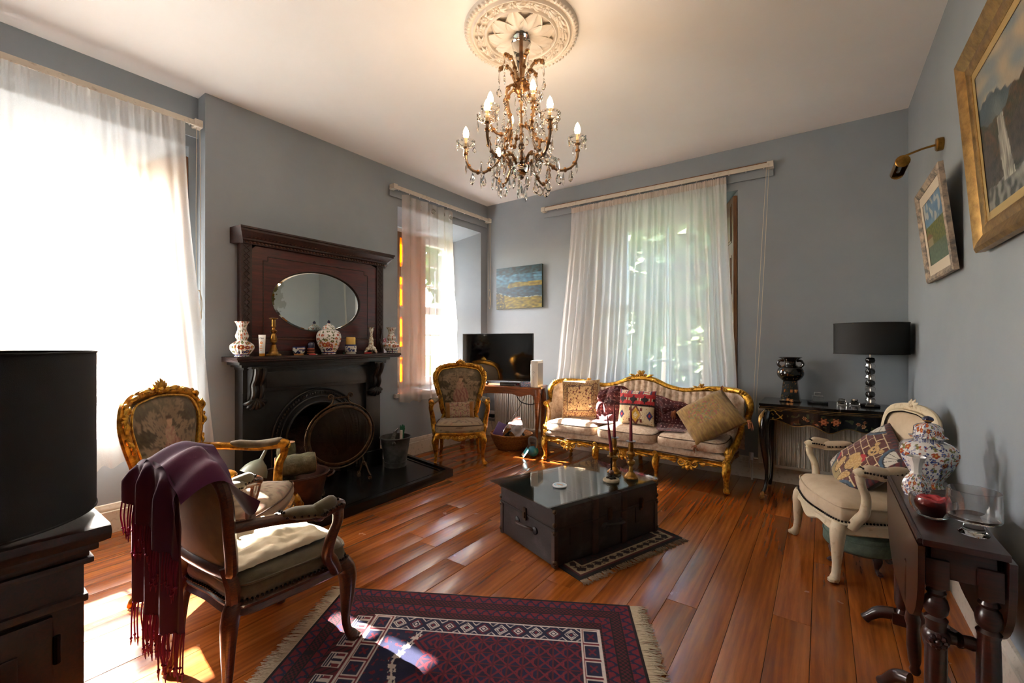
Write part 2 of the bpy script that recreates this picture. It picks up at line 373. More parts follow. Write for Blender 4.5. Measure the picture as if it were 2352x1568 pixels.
# windows: sash frames, glazing bars, panes, sills, shutters
def window(name, mp, hi, ho, rows, sill=.05, outer=.36, cols=2):
    a0, a1, z0, z1 = ho
    root = MB()
    d0, d1 = outer, outer+.07
    def bar(mb, s0, s1, q0, q1, e0=d0, e1=d1):
        V = [mp(s, q, e) for s in (s0, s1) for q in (q0, q1) for e in (e0, e1)]
        mb.add(V, [(0, 1, 3, 2), (4, 6, 7, 5), (0, 4, 5, 1), (2, 3, 7, 6), (0, 2, 6, 4), (1, 5, 7, 3)])
    e = .09
    for s0, s1, q0, q1 in ((a0-.08, a0+e, z0-.05, z1+.08), (a1-e, a1+.08, z0-.05, z1+.08), (a0, a1, z0-.05, z0+e), (a0, a1, z1-e, z1+.08)): bar(root, s0, s1, q0, q1)
    fr = struct(name, root, M['upvc'])
    zm = z0+(z1-z0)*.5
    m = MB(); bar(m, a0+e, a1-e, zm-.045, zm+.045, d0-.02, d1); m.build('meeting_rail', M['upvc'], fr)
    for lo, hi_ in ((z0+e, zm-.045), (zm+.045, z1-e)):
        for k in range(1, rows):
            q = lerp(lo, hi_, k/rows); m = MB(); bar(m, a0+e, a1-e, q-.009, q+.009, d0+.01, d1-.01); m.build('glazing_bar', M['upvc'], fr)
        for k in range(1, cols):
            q = lerp(a0+e, a1-e, k/cols); m = MB(); bar(m, q-.009, q+.009, lo, hi_, d0+.011, d1-.011); m.build('glazing_bar', M['upvc'], fr)
        for r in range(rows):
            for c in range(cols):
                m = MB(); bar(m, lerp(a0+e, a1-e, c/cols), lerp(a0+e, a1-e, (c+1)/cols), lerp(lo, hi_, r/rows), lerp(lo, hi_, (r+1)/rows), d0+.033, d0+.038); m.build('pane', M['pane'], fr)
    m = MB(); V = [mp(s, q, e_) for s in (hi[0]-.05, hi[1]+.05) for q in (hi[2]-.035, hi[2]+.004) for e_ in (-sill, d0)]
    m.add(V, [(0, 1, 3, 2), (4, 6, 7, 5), (0, 4, 5, 1), (2, 3, 7, 6), (0, 2, 6, 4), (1, 5, 7, 3)]); m.build('window_sill', M['white'], fr)
    return fr
W1 = window('window_1', mA, H1i, H1o, 3); W2 = window('window_2', mB_, H2i, H2o, 3, .032); W3 = window('window_3', mC, H3i, H3o, 3, .02)
def shutter(win, p0, p1, z0, z1, mat, th=.035, panels=3, pm=None):
    "a leaf between two floor points p0 p1, with raised panels on both faces"
    p0, p1 = Vector((*p0, 0)), Vector((*p1, 0)); d = (p1-p0); L = d.length; d.normalize(); n = Vector((-d.y, d.x, 0))
    Mx = Matrix(((d.x, n.x, 0, p0.x), (d.y, n.y, 0, p0.y), (0, 0, 1, 0), (0, 0, 0, 1)))
    lf = MB().box(0, L, -th/2, th/2, z0, z1, .004, Mx).build('shutter', mat, win)
    H = (z1-z0)/panels
    for k in range(panels):
        a, b = z0+k*H+.06, z0+(k+1)*H-.06
        m = MB()
        for s in (-1, 1):
            y = s*(th/2+.004)
            m.box(.05, L-.05, min(y, s*th/2), max(y, s*th/2), a, b, 0, Mx); m.box(.07, L-.07, min(s*th/2, y+s*.006), max(s*th/2, y+s*.006), a+.02, b-.02, .004, Mx)
        m.build('shutter_panel', pm or mat, lf)
    return lf
amb = NB('amber_varnish'); amb.n.remove(amb.b); _t = amb.new('BsdfTranslucent'); _d = amb.new('BsdfDiffuse'); _m = amb.new('MixShader'); _t.inputs[0].default_value = srgb(230, 150, 24); _d.inputs[0].default_value = srgb(190, 116, 30); _m.inputs[0].default_value = .6
amb.link(_d.outputs[0], _m.inputs[1]); amb.link(_t.outputs[0], _m.inputs[2]); amb.link(_m.outputs[0], amb.o.inputs[0]); M['amber'] = amb.m
shutter(W2, (-3.985, 3.465), (-3.975, 3.70), .72, 2.52, M['shutter'], panels=4)
m = MB()
for a, b in ((3.215, 3.31), (3.355, 3.46)): m.box(-4.0, -3.97, a, b, .72, 2.52, .003)
zz = [.72, 1.13, 1.60, 2.06, 2.52]
for k in range(5): m.box(-3.999, -3.971, 3.30, 3.36, zz[k]-(.06 if k else 0), zz[k]+(.06 if k < 4 else 0), .002)
lfA = m.build('shutter', M['shutter'], W2)
for k in range(4): MB().box(-3.988, -3.982, 3.305, 3.36, zz[k]+.05, zz[k+1]-.05).build('shutter_panel', M['amber'], lfA)
shutter(W1, (-3.765, 1.175), (-4.12, 1.055), .72, 2.6, M['shutter'], panels=4)
shutter(W1, (-3.80, .0-.12), (-4.1, .02), .72, 2.6, M['shutter'], panels=4)
shutter(W3, (-.662, 4.525), (-.80, 4.86), .66, 2.62, M['shutter'], panels=4)
shutter(W3, (-2.135, 4.55), (-1.98, 4.86), .66, 2.62, M['shutter'], panels=4)
# outside: garden seen dimly through the back window
gm = MAT('lawn', srgb(62, 78, 44), .95, vc=srgb(50, 66, 36), vscale=3, bscale=40, spec=.1)
g = MB().box(-40, 30, YB+TH+.02, 60, -.7, -.5).build('garden_lawn', gm); tag(g, 'garden lawn outside the back window', 'lawn', kind='structure')
lm = MAT('tree_leaves', srgb(82, 102, 62), .8, vc=srgb(108, 126, 80), vscale=2)
bk = MAT('tree_bark', srgb(80, 66, 52), .9, bscale=20)
rr = random.Random(9)
for i, (tx, ty, th_, cr) in enumerate([(-5.4, 9.6, 6.4, 1.5), (-3.9, 13.6, 5.6, 1.7), (-2.0, 10.2, 7.0, 1.5), (1.3, 10.5, 6.0, 1.5), (-9.2, 11, 7, 2.0)]):
    t = thing('garden_tree', ['tall leafy tree', 'short round tree', 'very tall spreading tree', 'small dense tree', 'broad leafy tree at the far side'][i]+' in the garden beyond the back window', 'tree', (tx, ty, -.5))
    MB().tube([(0, 0, 0), (.05, 0, th_*.4), (0, .1, th_*.8)], [.18, .13, .05], 8).build('trunk', bk, t)
    mb = MB()
    for k in range(1800):
        u = Vector((rr.gauss(0, 1), rr.gauss(0, 1), rr.gauss(0, 1))).normalized()*(rr.random()**.4); c = Vector((u.x*cr, u.y*cr, th_*.68+u.z*th_*.33))
        a = Vector((rr.uniform(-1, 1), rr.uniform(-1, 1), rr.uniform(-1, 1))).normalized(); b_ = a.orthogonal().normalized(); s_ = rr.uniform(.16, .34)
        mb.add([c-a*s_, c+b_*s_*.5, c+a*s_, c-b_*s_*.5], [(0, 1, 2, 3)])
    tag(mb.build('foliage', lm, t, 180, fix=False), kind='stuff')
hb = MB()
for k in range(5200):
    c = Vector((rr.uniform(-12, 4), 18+rr.gauss(0, .45), -.5+2.9*rr.random()**.8)); a = Vector((rr.uniform(-1, 1), rr.uniform(-1, 1), rr.uniform(-1, 1))).normalized(); b_ = a.orthogonal().normalized(); s_ = rr.uniform(.16, .34)
    hb.add([c-a*s_, c+b_*s_*.6, c+a*s_, c-b_*s_*.6], [(0, 1, 2, 3)])
tag(hb.build('garden_hedge', lm, None, 180, fix=False), 'clipped hedge along the end of the garden beyond the back window', 'hedge', kind='stuff')
# ---------------------------------------------------------------- curtains, rails and cords
def drape(name, mp, topf, botf, zt, zb, mat, label, nf=17, amp=.02, seed=1, nu=170, nv=40, gather=.5, head=True, group=None, hem=.0, crumple=.0):
    "mp(s, z, d): s across, d towards the room; topf and botf give the s range at top and bottom"
    r_ = random.Random(seed); ph = [r_.uniform(0, 6.28) for _ in range(8)]
    def f(u, v):
        a0, a1 = lerp(topf[0], botf[0], v**1.3), lerp(topf[1], botf[1], v**1.3)
        w = u+.012*math.sin(u*23+ph[0])+.006*math.sin(u*57+ph[1]); k = nf*2*pi
        A = amp*(.55+.75*v)*(1+.4*math.sin(u*17+ph[2])+.35*math.sin(u*7+ph[5]))
        d = A*math.sin(w*k+ph[3]+.5*math.sin(v*3+u*9))+A*.5*math.sin(w*k*.47+ph[4]+v*.8)
        if crumple: d += crumple*v*noise.noise(Vector((u*7, v*6, seed)))+crumple*.4*v*noise.noise(Vector((u*19, v*13, seed+3)))
        if v < .05 and head: d *= .5+.5*v/.05; d += .006*math.sin(w*k*3.1)
        z = lerp(zt, zb, v)+hem*math.sin(u*8+ph[6])*v+.012*v*math.sin(w*k)
        return mp(lerp(a0, a1, u)+.004*math.sin(v*9+u*40), z, d)
    o = MB().surf(f, nu, nv).build(name, mat, None, 180, fix=False)
    return tag(o, label, 'curtain', group), f
mc1 = lambda s, z, d: Vector((-3.655+.03*max(0, (2.0-z)/1.5)+d, s, z))
c1, f1 = drape('sheer_curtain', mc1, (-.22, 1.13), (-.22, 1.30), 2.79, .475, M['sheer_a'], 'white sheer curtain over the sunlit window left of the fireplace', 20, .018, 3, 190, 44, hem=.012)
mc2 = lambda s, z, d: Vector((-3.588+max(d, -.022), s, z))
c2, f2 = drape('sheer_curtain', mc2, (3.03, 3.80), (2.99, 3.93), 2.80, .60, M['sheer_b'], 'beige sheer eyelet curtain over the window beside the television', 6, .026, 8, 120, 50, head=False, crumple=.035)
mc3 = lambda s, z, d: Vector((s, 4.455-d, z))
c3, f3 = drape('cotton_curtain', mc3, (-2.35, -.73), (-2.62, -.615), 2.775, .42, M['sheer_c'], 'white gathered cotton curtain behind the gilded sofa', 23, .017, 5, 260, 50, crumple=.03)
# gathered heading tapes and eyelets are parts of the curtains
tp = MAT('heading_tape', srgb(214, 204, 196), .9, bscale=200, bst=.3)
MB().surf(lambda u, v: Vector(f3(u, 0))+Vector((0, -.006-.006*math.sin(u*700), .012-.062*v+.003*math.sin(u*520))), 420, 4).build('heading_tape', tp, c3, 180, fix=False)
MB().surf(lambda u, v: Vector(f1(u, 0))+Vector((.005, 0, .01-.05*v+.004*math.sin(u*60))), 200, 3).build('heading_tape', M['sheer_a'], c1, 180, fix=False)
eye = MAT('chrome_eyelet', srgb(190, 186, 180), .15, 1)
for s in (.12, .33, .58, .78, .93):
    p = Vector(f2(s, .035)); q = Vector(f2(s+.01, .035)); t = (q-p).normalized(); n = t.cross(Vector((0, 0, 1)))
    MB().tube([p-n*.004+(t*math.cos(a)+Vector((0, 0, 1))*math.sin(a))*.026 for a in [2*pi*k/18 for k in range(18)]], .006, 6, closed=True).build('eyelet', eye, c2)
def rail(label, a, b, nrm, batten=True, caps=(True, True), bcol='shutter'):
    a, b, n = Vector(a), Vector(b), Vector(nrm); d = (b-a).normalized(); L = (b-a).length
    Mx = Matrix(((d.x, n.x, 0, a.x), (d.y, n.y, 0, a.y), (d.z, n.z, 1, a.z), (0, 0, 0, 1)))
    t = thing('curtain_rail', label, 'curtain rail')
    m = MB().box(0, L, -.012, .012, -.012, .022, .002, Mx); m.box(0, L, .004, .016, -.018, -.010, 0, Mx); m.build('track', M['cream_paint'], t)
    if batten: MB().box(.01, L-.03, -.055, -.013, .0, .04, .003, Mx).build('batten', M[bcol], t)
    MB().box(.0, L, -.058, -.05, -.08, .0, 0, Mx).build('backing_board', M['wall'], t)
    for k, x in ((0, -.005), (1, L-.045)):
        if caps[k]: MB().box(x, x+.05, -.05, .022, -.022, .03, .004, Mx).build('end_cap', M['cream_paint'], t)
    n_ = int(L/.14)
    for k in range(n_):
        x = (k+.5)*L/n_; MB().sph(Mx @ Vector((x, .0, -.020)), .006, 6, 4).build('glider', M['upvc'], t)
    return t
r1 = rail('long painted curtain rail over the window left of the fireplace', (-3.66, -.35, 2.815), (-3.66, 1.235, 2.815), (1, 0, 0), False)
r2 = rail('painted curtain rail over the window beside the television', (-3.585, 2.90, 2.845), (-3.585, 4.50, 2.845), (1, 0, 0), False)
r3 = rail('cream curtain rail with brown wooden batten over the back window', (-2.745, 4.45, 2.83), (-.353, 4.45, 2.815), (0, -1, 0), True)
cord = MAT('blind_cord', srgb(206, 196, 172), .8)
def cords(label, top, bot, loop=True, name='blind_cord'):
    t = thing(name, label, 'cord'); a, b = Vector(top), Vector(bot); d = (b-a).cross(Vector((0, 0, 1))); d = Vector((.02, 0, 0)) if abs(a.y-4.44) < .3 else Vector((0, .02, 0))
    for s in (-.5, .5): MB().tube(crom([a+d*s, lerp(a, b, .5)+d*s*1.4, b+d*s], 8), .0022, 5).build('cord_strand', cord, t)
    if loop:
        q = b; MB().tube(crom([q+d*.5, q+Vector((0, 0, .04))+d*.9, q+Vector((0, 0, .16))-d*.6, q+Vector((0, 0, .22))+d*.2, q+Vector((0, 0, .12))+d*1.1, q+Vector((0, 0, -.03))+d*.3, q-d*.5], 6), .003, 5).build('knotted_loop', cord, t)
    return t
cords('long thin curtain cords hanging from the right end of the back window rail', (-.39, 4.435, 2.80), (-.50, 4.465, .60), False)
cords('thin knotted cord hanging beside the sunlit window by the fireplace', (-3.655, 1.215, 2.79), (-3.652, 1.215, 1.40))
cords('thin knotted cord hanging in the corner above the television', (-3.57, 4.48, 2.82), (-3.60, 4.505, 1.72))
# ---------------------------------------------------------------- ceiling rose and chandelier
CX, CY = -1.437, 2.097
rose = thing('ceiling_rose', 'round moulded plaster ceiling rose with petals and flowers above the chandelier', 'ceiling rose', (CX, CY, HC))
MB().lathe([(.0, -.018), (.195, -.014), (.20, -.030), (.206, -.034), (.212, -.030), (.216, -.018), (.272, -.018), (.276, -.032), (.284, -.036), (.290, -.030), (.293, -.020), (.300, -.018), (.305, -.026), (.316, -.028), (.328, -.014), (.334, 0)], 96).build('base_moulding', M['plaster'], rose)
egg = MB().sph((0, 0, 0), (.016, .0085, .011), 8, 5)
first = egg.build('egg_moulding', M['plaster'], rose)
for k in range(72):
    a = 2*pi*k/72; o = first if k == 0 else first.copy()
    if k: C.objects.link(o); o.parent = rose
    o.location = (math.cos(a)*.317, math.sin(a)*.317, -.022); o.rotation_euler = (0, 0, a)
pm = MB()
pm.surf(lambda u, v: (lerp(.045, .192, u), (v-.5)*2*(.005+.058*math.sin(pi*min(1, .12+u*.78))**.8), -.020-.022*math.sin(pi*u)*(1-.35*(2*v-1)**2)-.007*math.exp(-((v-.5)/.07)**2)-.010*(abs(2*v-1) > .86)), 14, 15)
pet = pm.build('petal', M['plaster'], rose, 60, fix=False)
for k in range(9):
    o = pet if k == 0 else pet.copy()
    if k: C.objects.link(o); o.parent = rose
    o.rotation_euler = (0, 0, 2*pi*k/9+.2)
fl = MB(); rosette(fl, (0, 0, 0), (0, 0, -1), .026, 6)
lf = MB(); leaf(lf, (0, 0, 0), (0, 1, 0), (0, 0, -1), .05, .010, .006); leaf(lf, (.01, .0, 0), (.4, 1, 0), (0, 0, -1), .04, .008, .005); leaf(lf, (-.01, .0, 0), (-.4, 1, 0), (0, 0, -1), .04, .008, .005)
fo = fl.build('flower', M['plaster'], rose); lo = lf.build('leaf_spray', M['plaster'], rose)
for k in range(16):
    a = 2*pi*k/16
    for src, off in ((fo, 0), (lo, .10)):
        o = src if k == 0 else src.copy()
        if k: C.objects.link(o); o.parent = rose
        o.location = (math.cos(a+off)*.245, math.sin(a+off)*.245, -.022); o.rotation_euler = (0, 0, a+off)
ch = thing('chandelier', 'crystal and brass chandelier with lit candle bulbs and hanging drops', 'chandelier', (CX, CY, 2.03))
Z0 = 2.03
brs = MAT('chandelier_brass', srgb(150, 108, 66), .3, .9, vc=srgb(100, 70, 44), vscale=40)
armg = MAT('glass_clad_arm', srgb(150, 118, 84), .14, .5, coat=.9)
bulbm = NB('lit_bulb').set(col=(1, .8, .5, 1), em=(1, .70, .44, 1), ems=50).m
cupm = MAT('cut_glass', (1, .96, .9, 1), .02, trans=1.0, ior=1.5)
def cz(r, a, z): return (r*math.cos(a), r*math.sin(a), z-Z0)
MB().lathe([(.012, 2.78-Z0), (.018, 2.84-Z0), (.03, 2.90-Z0), (.048, 2.96-Z0), (.058, 3.0-Z0), (.05, 3.03-Z0)], 24).build('canopy_bell', cupm, ch)
MB().tube([(0, 0, 2.70-Z0), (0, 0, 3.045-Z0)], .007, 8).build('stem', brs, ch)
MB().lathe([(.0, 2.675-Z0), (.016, 2.68-Z0), (.024, 2.69-Z0), (.020, 2.70-Z0), (.034, 2.715-Z0), (.040, 2.75-Z0), (.030, 2.775-Z0), (.015, 2.785-Z0)], 20).build('hub', brs, ch)
MB().lathe([(.0, 2.20-Z0), (.012, 2.205-Z0), (.02, 2.225-Z0), (.045, 2.245-Z0), (.065, 2.275-Z0), (.06, 2.285-Z0), (.0, 2.28-Z0)], 16).build('bottom_bowl', cupm, ch, 20)
MB().lathe([(.0, 2.232-Z0), (.02, 2.234-Z0), (.022, 2.24-Z0), (.0, 2.243-Z0)], 16).build('bottom_nut', brs, ch)
MB().lathe([(.012, 2.28-Z0), (.03, 2.30-Z0), (.026, 2.33-Z0), (.014, 2.36-Z0), (.02, 2.39-Z0), (.012, 2.42-Z0), (.004, 2.46-Z0), (.0, 2.50-Z0)], 12).build('glass_spire', cupm, ch, 20)
MB().sph((0, 0, 2.60-Z0), .03, 14, 10).build('glass_ball', cupm, ch, 15)
# pendants
def pend(n=10):
    m = MB(); prof = [(0, .0), (.010, -.012), (.0165, -.024), (.020, -.036), (.0175, -.047), (.010, -.056), (.0, -.062)]
    L = [(x, z) for x, z in prof]+[(-x, z) for x, z in prof[-2:0:-1]]; k = len(L)
    m.add([(x, 0, z) for x, z in L]+[(x*.5, .006, lerp(-.034, z, .55)) for x, z in L]+[(x*.5, -.006, lerp(-.034, z, .55)) for x, z in L],
          [(i, (i+1) % k, k+(i+1) % k, k+i) for i in range(k)]+[((i+1) % k, i, 2*k+i, 2*k+(i+1) % k) for i in range(k)]+[tuple(range(k, 2*k)), tuple(range(3*k-1, 2*k-1, -1))])
    for i in range(0, k, 1): m.sph((L[i][0], 0, L[i][1]), .0018, 4, 3)
    m.sph((0, 0, .008), .006, 6, 4); return m
def spear():
    m = MB().lathe([(.0, -.078), (.0055, -.06), (.0075, -.045), (.005, -.02), (.002, -.004), (.0, 0)], 6); m.sph((0, 0, .008), .006, 6, 4); return m
pA = pend().build('crystal_pendant', M['crystal'], ch, 10); pB = spear().build('crystal_spear', M['crystal'], ch, 10)
used = {}
pr_ = random.Random(2)
def hang(src, r, a, z, sc=1):
    o = src if src.name not in used else src.copy()
    if src.name in used: C.objects.link(o); o.parent = ch
    used[src.name] = 1
    o.location = cz(r, a, z); o.rotation_euler = (0, 0, pr_.uniform(0, 3.1)); o.scale = (sc,)*3
def candle(r, a, z, lit=True):
    c = cz(r, a, z)
    pan = MB().lathe([(.006, -.004), (.014, -.006), (.016, 0), (.006, .002)], 12, c).build('candle_pan', brs, ch)
    MB().lathe([(.012, 0), (.038, .004), (.054, .018), (.057, .034), (.050, .039), (.047, .030), (.032, .011), (.010, .006)], 14, c, lobes=14, amp=.06).build('candle_dish', cupm, ch, 25)
    MB().lathe([(.0085, .0), (.0085, .052), (.007, .055)], 12, c).build('candle_tube', M['ivory'], ch)
    MB().lathe([(.007, .054), (.014, .064), (.0175, .080), (.014, .100), (.007, .116), (.0, .126)], 14, c).build('bulb', bulbm if lit else M['glass'], ch)
    for k in range(4): hang(pB if k % 2 else pA, *((lambda x, y: (math.hypot(x, y), math.atan2(y, x)))(c[0]+.052*math.cos(k*1.57+a+.4), c[1]+.052*math.sin(k*1.57+a+.4))), z+.012, .85 if k % 2 else .62)
M['ivory'] = MAT('ivory_plastic', srgb(226, 204, 160), .4)
def armpath(cp, a, nm, r=.0075):
    m = MB(); pts = crom([cz(q, a, z) for q, z in cp], 6); m.tube(pts, r, 8); m.build(nm, armg, ch)
    for t in range(3, len(pts)-2, 6):
        if 'c' not in used: j = MB(); j.lathe([(.006, -.006), (.0125, -.007), (.015, 0), (.0125, .007), (.006, .006)], 10, lobes=10, amp=.2); used['c'] = j.build('arm_collar', brs, ch); o = used['c']
        else: o = used['c'].copy(); C.objects.link(o)
        o.location = pts[t]; o.rotation_euler = (pts[t+1]-pts[t-1]).to_track_quat('Z', 'Y').to_euler()
for k in range(6):
    a = 2*pi*k/6+.35
    armpath([(.02, 2.76), (.045, 2.80), (.065, 2.86), (.11, 2.885), (.135, 2.86)], a, 'upper_scroll', .0085); hang(pB, .135, a, 2.85, .9); hang(pA, .135, a, 2.76, .9)
for k in range(6):
    a = 2*pi*k/6+.1
    armpath([(.025, 2.74), (.07, 2.735), (.10, 2.68), (.085, 2.60), (.07, 2.52), (.085, 2.44), (.12, 2.385), (.10, 2.32), (.05, 2.275)], a, 'cage_arm', .008)
    hang(pA, .105, a, 2.66, .9); hang(pA, .125, a, 2.37, .9); hang(pB, .10, a+.4, 2.30, 1.1)
for k in range(4):
    a = 2*pi*k/4+.95
    armpath([(.075, 2.50), (.10, 2.455), (.15, 2.45), (.185, 2.49), (.188, 2.555)], a, 'candle_arm', .0075); candle(.188, a, 2.56); hang(pA, .15, a, 2.435, .95)
for k in range(6):
    a = 2*pi*k/6+.55
    armpath([(.05, 2.275), (.10, 2.315), (.16, 2.29), (.22, 2.25), (.29, 2.265), (.325, 2.32), (.328, 2.395)], a, 'candle_arm', .0085); candle(.328, a, 2.40, k != 1)
    hang(pA, .22, a, 2.235, 1.15); hang(pA, .29, a, 2.25, 1.2); hang(pB, .16, a, 2.27, 1.1); hang(pB, .325, a+.05, 2.31, 1.0)
for k in range(9): hang(pA, .17, 2*pi*k/9+.2, 2.235-.02*(k % 2), 1.15); hang(pB, .25, 2*pi*k/9, 2.25, 1.05); hang(pA, .12, 2*pi*k/9+.5, 2.50-.08*(k % 2), .8)
for k in range(5): hang(pA, .045, 2*pi*k/5, 2.215, 1.1)
hang(pA, .0, 0, 2.17, 1.25); hang(pA, .03, 1, 2.15, 1.2)
for k in range(6):
    a = 2*pi*k/6+.1; a2 = 2*pi*k/6+.55; m = MB()
    for i in range(28):
        t = i/27; m.sph(Vector(lerp(Vector(cz(.105, a, 2.66)), Vector(cz(.20, a2, 2.30)), t))+Vector((0, 0, -.07*math.sin(pi*t))), .0058, 6, 4)
    m.build('bead_chain', M['crystal'], ch)
# ---------------------------------------------------------------- fireplace, hearth, overmantel
FY = 2.08
hz = .052
he = thing('hearth', 'black slate hearth slab with raised rim in front of the fireplace', 'hearth')
hp = [(-3.655, 1.30), (-2.76, 1.30), (-2.83, 2.90), (-3.655, 3.03)]
MB().prism(hp, .0005, hz, lambda a, b, t: Vector((a, b, t))).build('slab', M['slate'], he)
def strip(p, q, w, z0, z1, nm):
    p, q = Vector((*p, 0)), Vector((*q, 0)); d = (q-p).normalized(); n = Vector((-d.y, d.x, 0))
    vs = [x+n*e+Vector((0, 0, z)) for x in (p, q) for e in (0, w) for z in (z0, z1)]
    MB().add(vs, [(0, 1, 3, 2), (4, 6, 7, 5), (0, 4, 5, 1), (2, 3, 7, 6), (0, 2, 6, 4), (1, 5, 7, 3)]).build(nm, M['slate'], he)
strip((-2.715, 1.26), (-2.785, 2.945), .045, .0005, .068, 'front_rim'); strip((-2.83, 2.905), (-3.655, 3.035), -.04, .0005, .068, 'side_rim'); strip((-2.76, 1.30), (-3.655, 1.30), .04, .0005, .068, 'side_rim')
strip((-2.80, 1.34), (-2.86, 2.86), .02, hz, .058, 'inner_moulding'); strip((-2.87, 2.86), (-3.64, 2.985), -.02, hz, .058, 'inner_moulding')
fp = thing('fireplace', 'black painted fireplace surround with carved corbels and arched cast iron insert', 'fireplace', (0, 0, 0))
# shelf with moulded edge
sh = [(.0, 1.098), (.245, 1.098), (.252, 1.104), (.252, 1.112), (.262, 1.118), (.262, 1.130), (.255, 1.136), (.0, 1.136)]
m = MB(); n = len(sh); Y0, Y1 = 1.365, 2.85
ext = [max(0, a-.245) for a, b in sh]
m.add([(-3.659+a, Y0+.017-e if a else Y0, b) for (a, b), e in zip(sh, ext)]+[(-3.659+a, Y1-.017+e if a else Y1, b) for (a, b), e in zip(sh, ext)], [(k, (k+1) % n, n+(k+1) % n, n+k) for k in range(n)]+[tuple(range(n)), tuple(range(2*n-1, n-1, -1))])
m.build('shelf', M['iron_wood'] if 'iron_wood' in M else M['mahog_dk'], fp)
m = MB()
for a, z0, z1 in ((.215, 1.075, 1.098), (.19, 1.055, 1.075), (.165, 1.035, 1.055)): m.box(-3.659, -3.659+a, 1.45-(a-.165), 2.70+(a-.165), z0, z1, .003)
m.build('bed_moulding', M['iron'], fp)
MB().box(-3.659, -3.52, 1.455, 2.695, .86, 1.036, .003).build('frieze', M['iron'], fp)
m = MB().box(-3.535, -3.512, 1.62, 2.53, .885, 1.01, .004); m.build('frieze_panel', M['iron'], fp)
for y0, y1 in ((1.455, 1.615), (2.535, 2.695)):
    MB().box(-3.659, -3.525, y0, y1, hz, .87, .003).build('jamb', M['iron'], fp)
    MB().box(-3.659, -3.500, y0-.012, y1+.012, hz, .20, .004).build('plinth_block', M['iron'], fp)
    yc = (y0+y1)/2
    # scrolled corbel: profile extruded, with a carved shell below
    pr = crom([(-3.53, 1.05), (-3.435, 1.05), (-3.425, 1.015), (-3.445, .965), (-3.475, .92), (-3.468, .87), (-3.49, .82), (-3.53, .80)], 5)if False else [(p.x, p.y) for p in crom([(-3.53, 1.05, 0), (-3.435, 1.05, 0), (-3.425, 1.015, 0), (-3.445, .965, 0), (-3.475, .92, 0), (-3.468, .87, 0), (-3.49, .82, 0), (-3.53, .80, 0)], 5)]
    cb = MB().prism(pr, yc-.052, yc+.052, lambda a, b, t: Vector((a, t, b)))
    for s in (-.026, .026): cb.tube([(p[0]+.004, yc+s, p[1]) for p in pr[6:-3]], .017, 8)
    cb.box(-3.53, -3.415, yc-.065, yc+.065, 1.045, 1.06, .003); co = cb.build('corbel', M['iron'], fp)
    sm = MB()
    for k in range(7):
        a = (k-3)/3*1.15; sm.tube(crom([(-3.50, yc, .815), (-3.478, yc+math.sin(a)*.04, .815-math.cos(a)*.035), (-3.49, yc+math.sin(a)*.075, .815-math.cos(a)*.075), (-3.52, yc+math.sin(a)*.085, .815-math.cos(a)*.085)], 4), [.008, .015, .014, .005], 7)
    sm.build('carved_shell', M['iron'], co)
# arched insert
ri, zs = .275, .44
arc = [(FY-ri, hz), (FY-ri, .25)]+[(FY-ri*math.cos(t), zs+ri*math.sin(t)) for t in [pi*k/24 for k in range(25)]]+[(FY+ri, .25), (FY+ri, hz)]
def outp(y, z):
    if z <= zs+1e-6: return (1.60 if y < FY else 2.56, z)
    dy, dz = y-FY, z-zs; t = min((.48/abs(dy)) if abs(dy) > 1e-6 else 9, (.88-zs)/dz if dz > 1e-6 else 9); return (FY+dy*t, zs+dz*t)
m = MB(); n = len(arc); o_ = [outp(*p) for p in arc]
m.add([(-3.56, y, z) for y, z in arc]+[(-3.56, y, z) for y, z in o_], [(k, k+1, n+k+1, n+k) for k in range(n-1)])
m.add([(-3.56, y, z) for y, z in arc]+[(-3.64, FY+(y-FY)*.93, z-.02*(z > .3)) for y, z in arc], [(k, k+1, n+k+1, n+k) for k in range(n-1)])
m.build('arched_insert', M['iron'], fp, fix=False)
for rad, th_, nm in ((.40, .010, 'arch_moulding'), (.335, .007, 'arch_moulding'), (.285, .010, 'arch_moulding')):
    pts = [(-3.553, FY-rad, hz+.01), (-3.553, FY-rad, .3)]+[(-3.553, FY-rad*math.cos(t), zs+rad*math.sin(t)) for t in [pi*k/30 for k in range(31)]]+[(-3.553, FY+rad, .3), (-3.553, FY+rad, hz+.01)]
    MB().tube(pts, th_, 6).build(nm, M['iron'], fp)
m = MB()
for k in range(46):
    t = pi*k/45; m.sph((-3.55, FY-.368*math.cos(t), zs+.368*math.sin(t)), (.011, .013, .013), 6, 4)
for k in range(12):
    for s in (-1, 1): m.sph((-3.55, FY+s*.368, zs-.03*(k+1)), (.011, .013, .012), 6, 4)
m.build('arch_beading', M['iron'], fp)
m = MB(); m.box(-3.96, -3.94, 1.72, 2.44, .0, .9); m.box(-3.95, -3.60, 1.72, 1.75, .0, .9); m.box(-3.95, -3.60, 2.41, 2.44, .0, .9); m.box(-3.95, -3.60, 1.72, 2.44, .76, .78); m.box(-3.95, -3.60, 1.72, 2.44, .0, .04)
m.build('firebox', M['soot'], fp)
MB().surf(lambda u, v: (-3.90+.30*(v*.9)**1.5+.05*noise.noise(Vector((u*6, v*6, 1)))+.02*noise.noise(Vector((u*17, v*17, 3))), lerp(1.77, 2.39, u), lerp(.56, .05, v)-.14*(2*u-1)**2*(1-v)+.02*noise.noise(Vector((u*9, v*5, 8)))), 34, 24).build('fireback', M['fireback'], fp, 180, fix=False)
# overmantel with oval mirror
ov = thing('overmantel_mirror', 'dark mahogany overmantel with an oval mirror standing on the mantel shelf', 'mirror', (0, 0, 1.136))
def OB(*a, **k): return MB().box(*a, **k)
dz = -1.136
EA, EB, EY, EZ = .412, .264, 2.11, 1.595
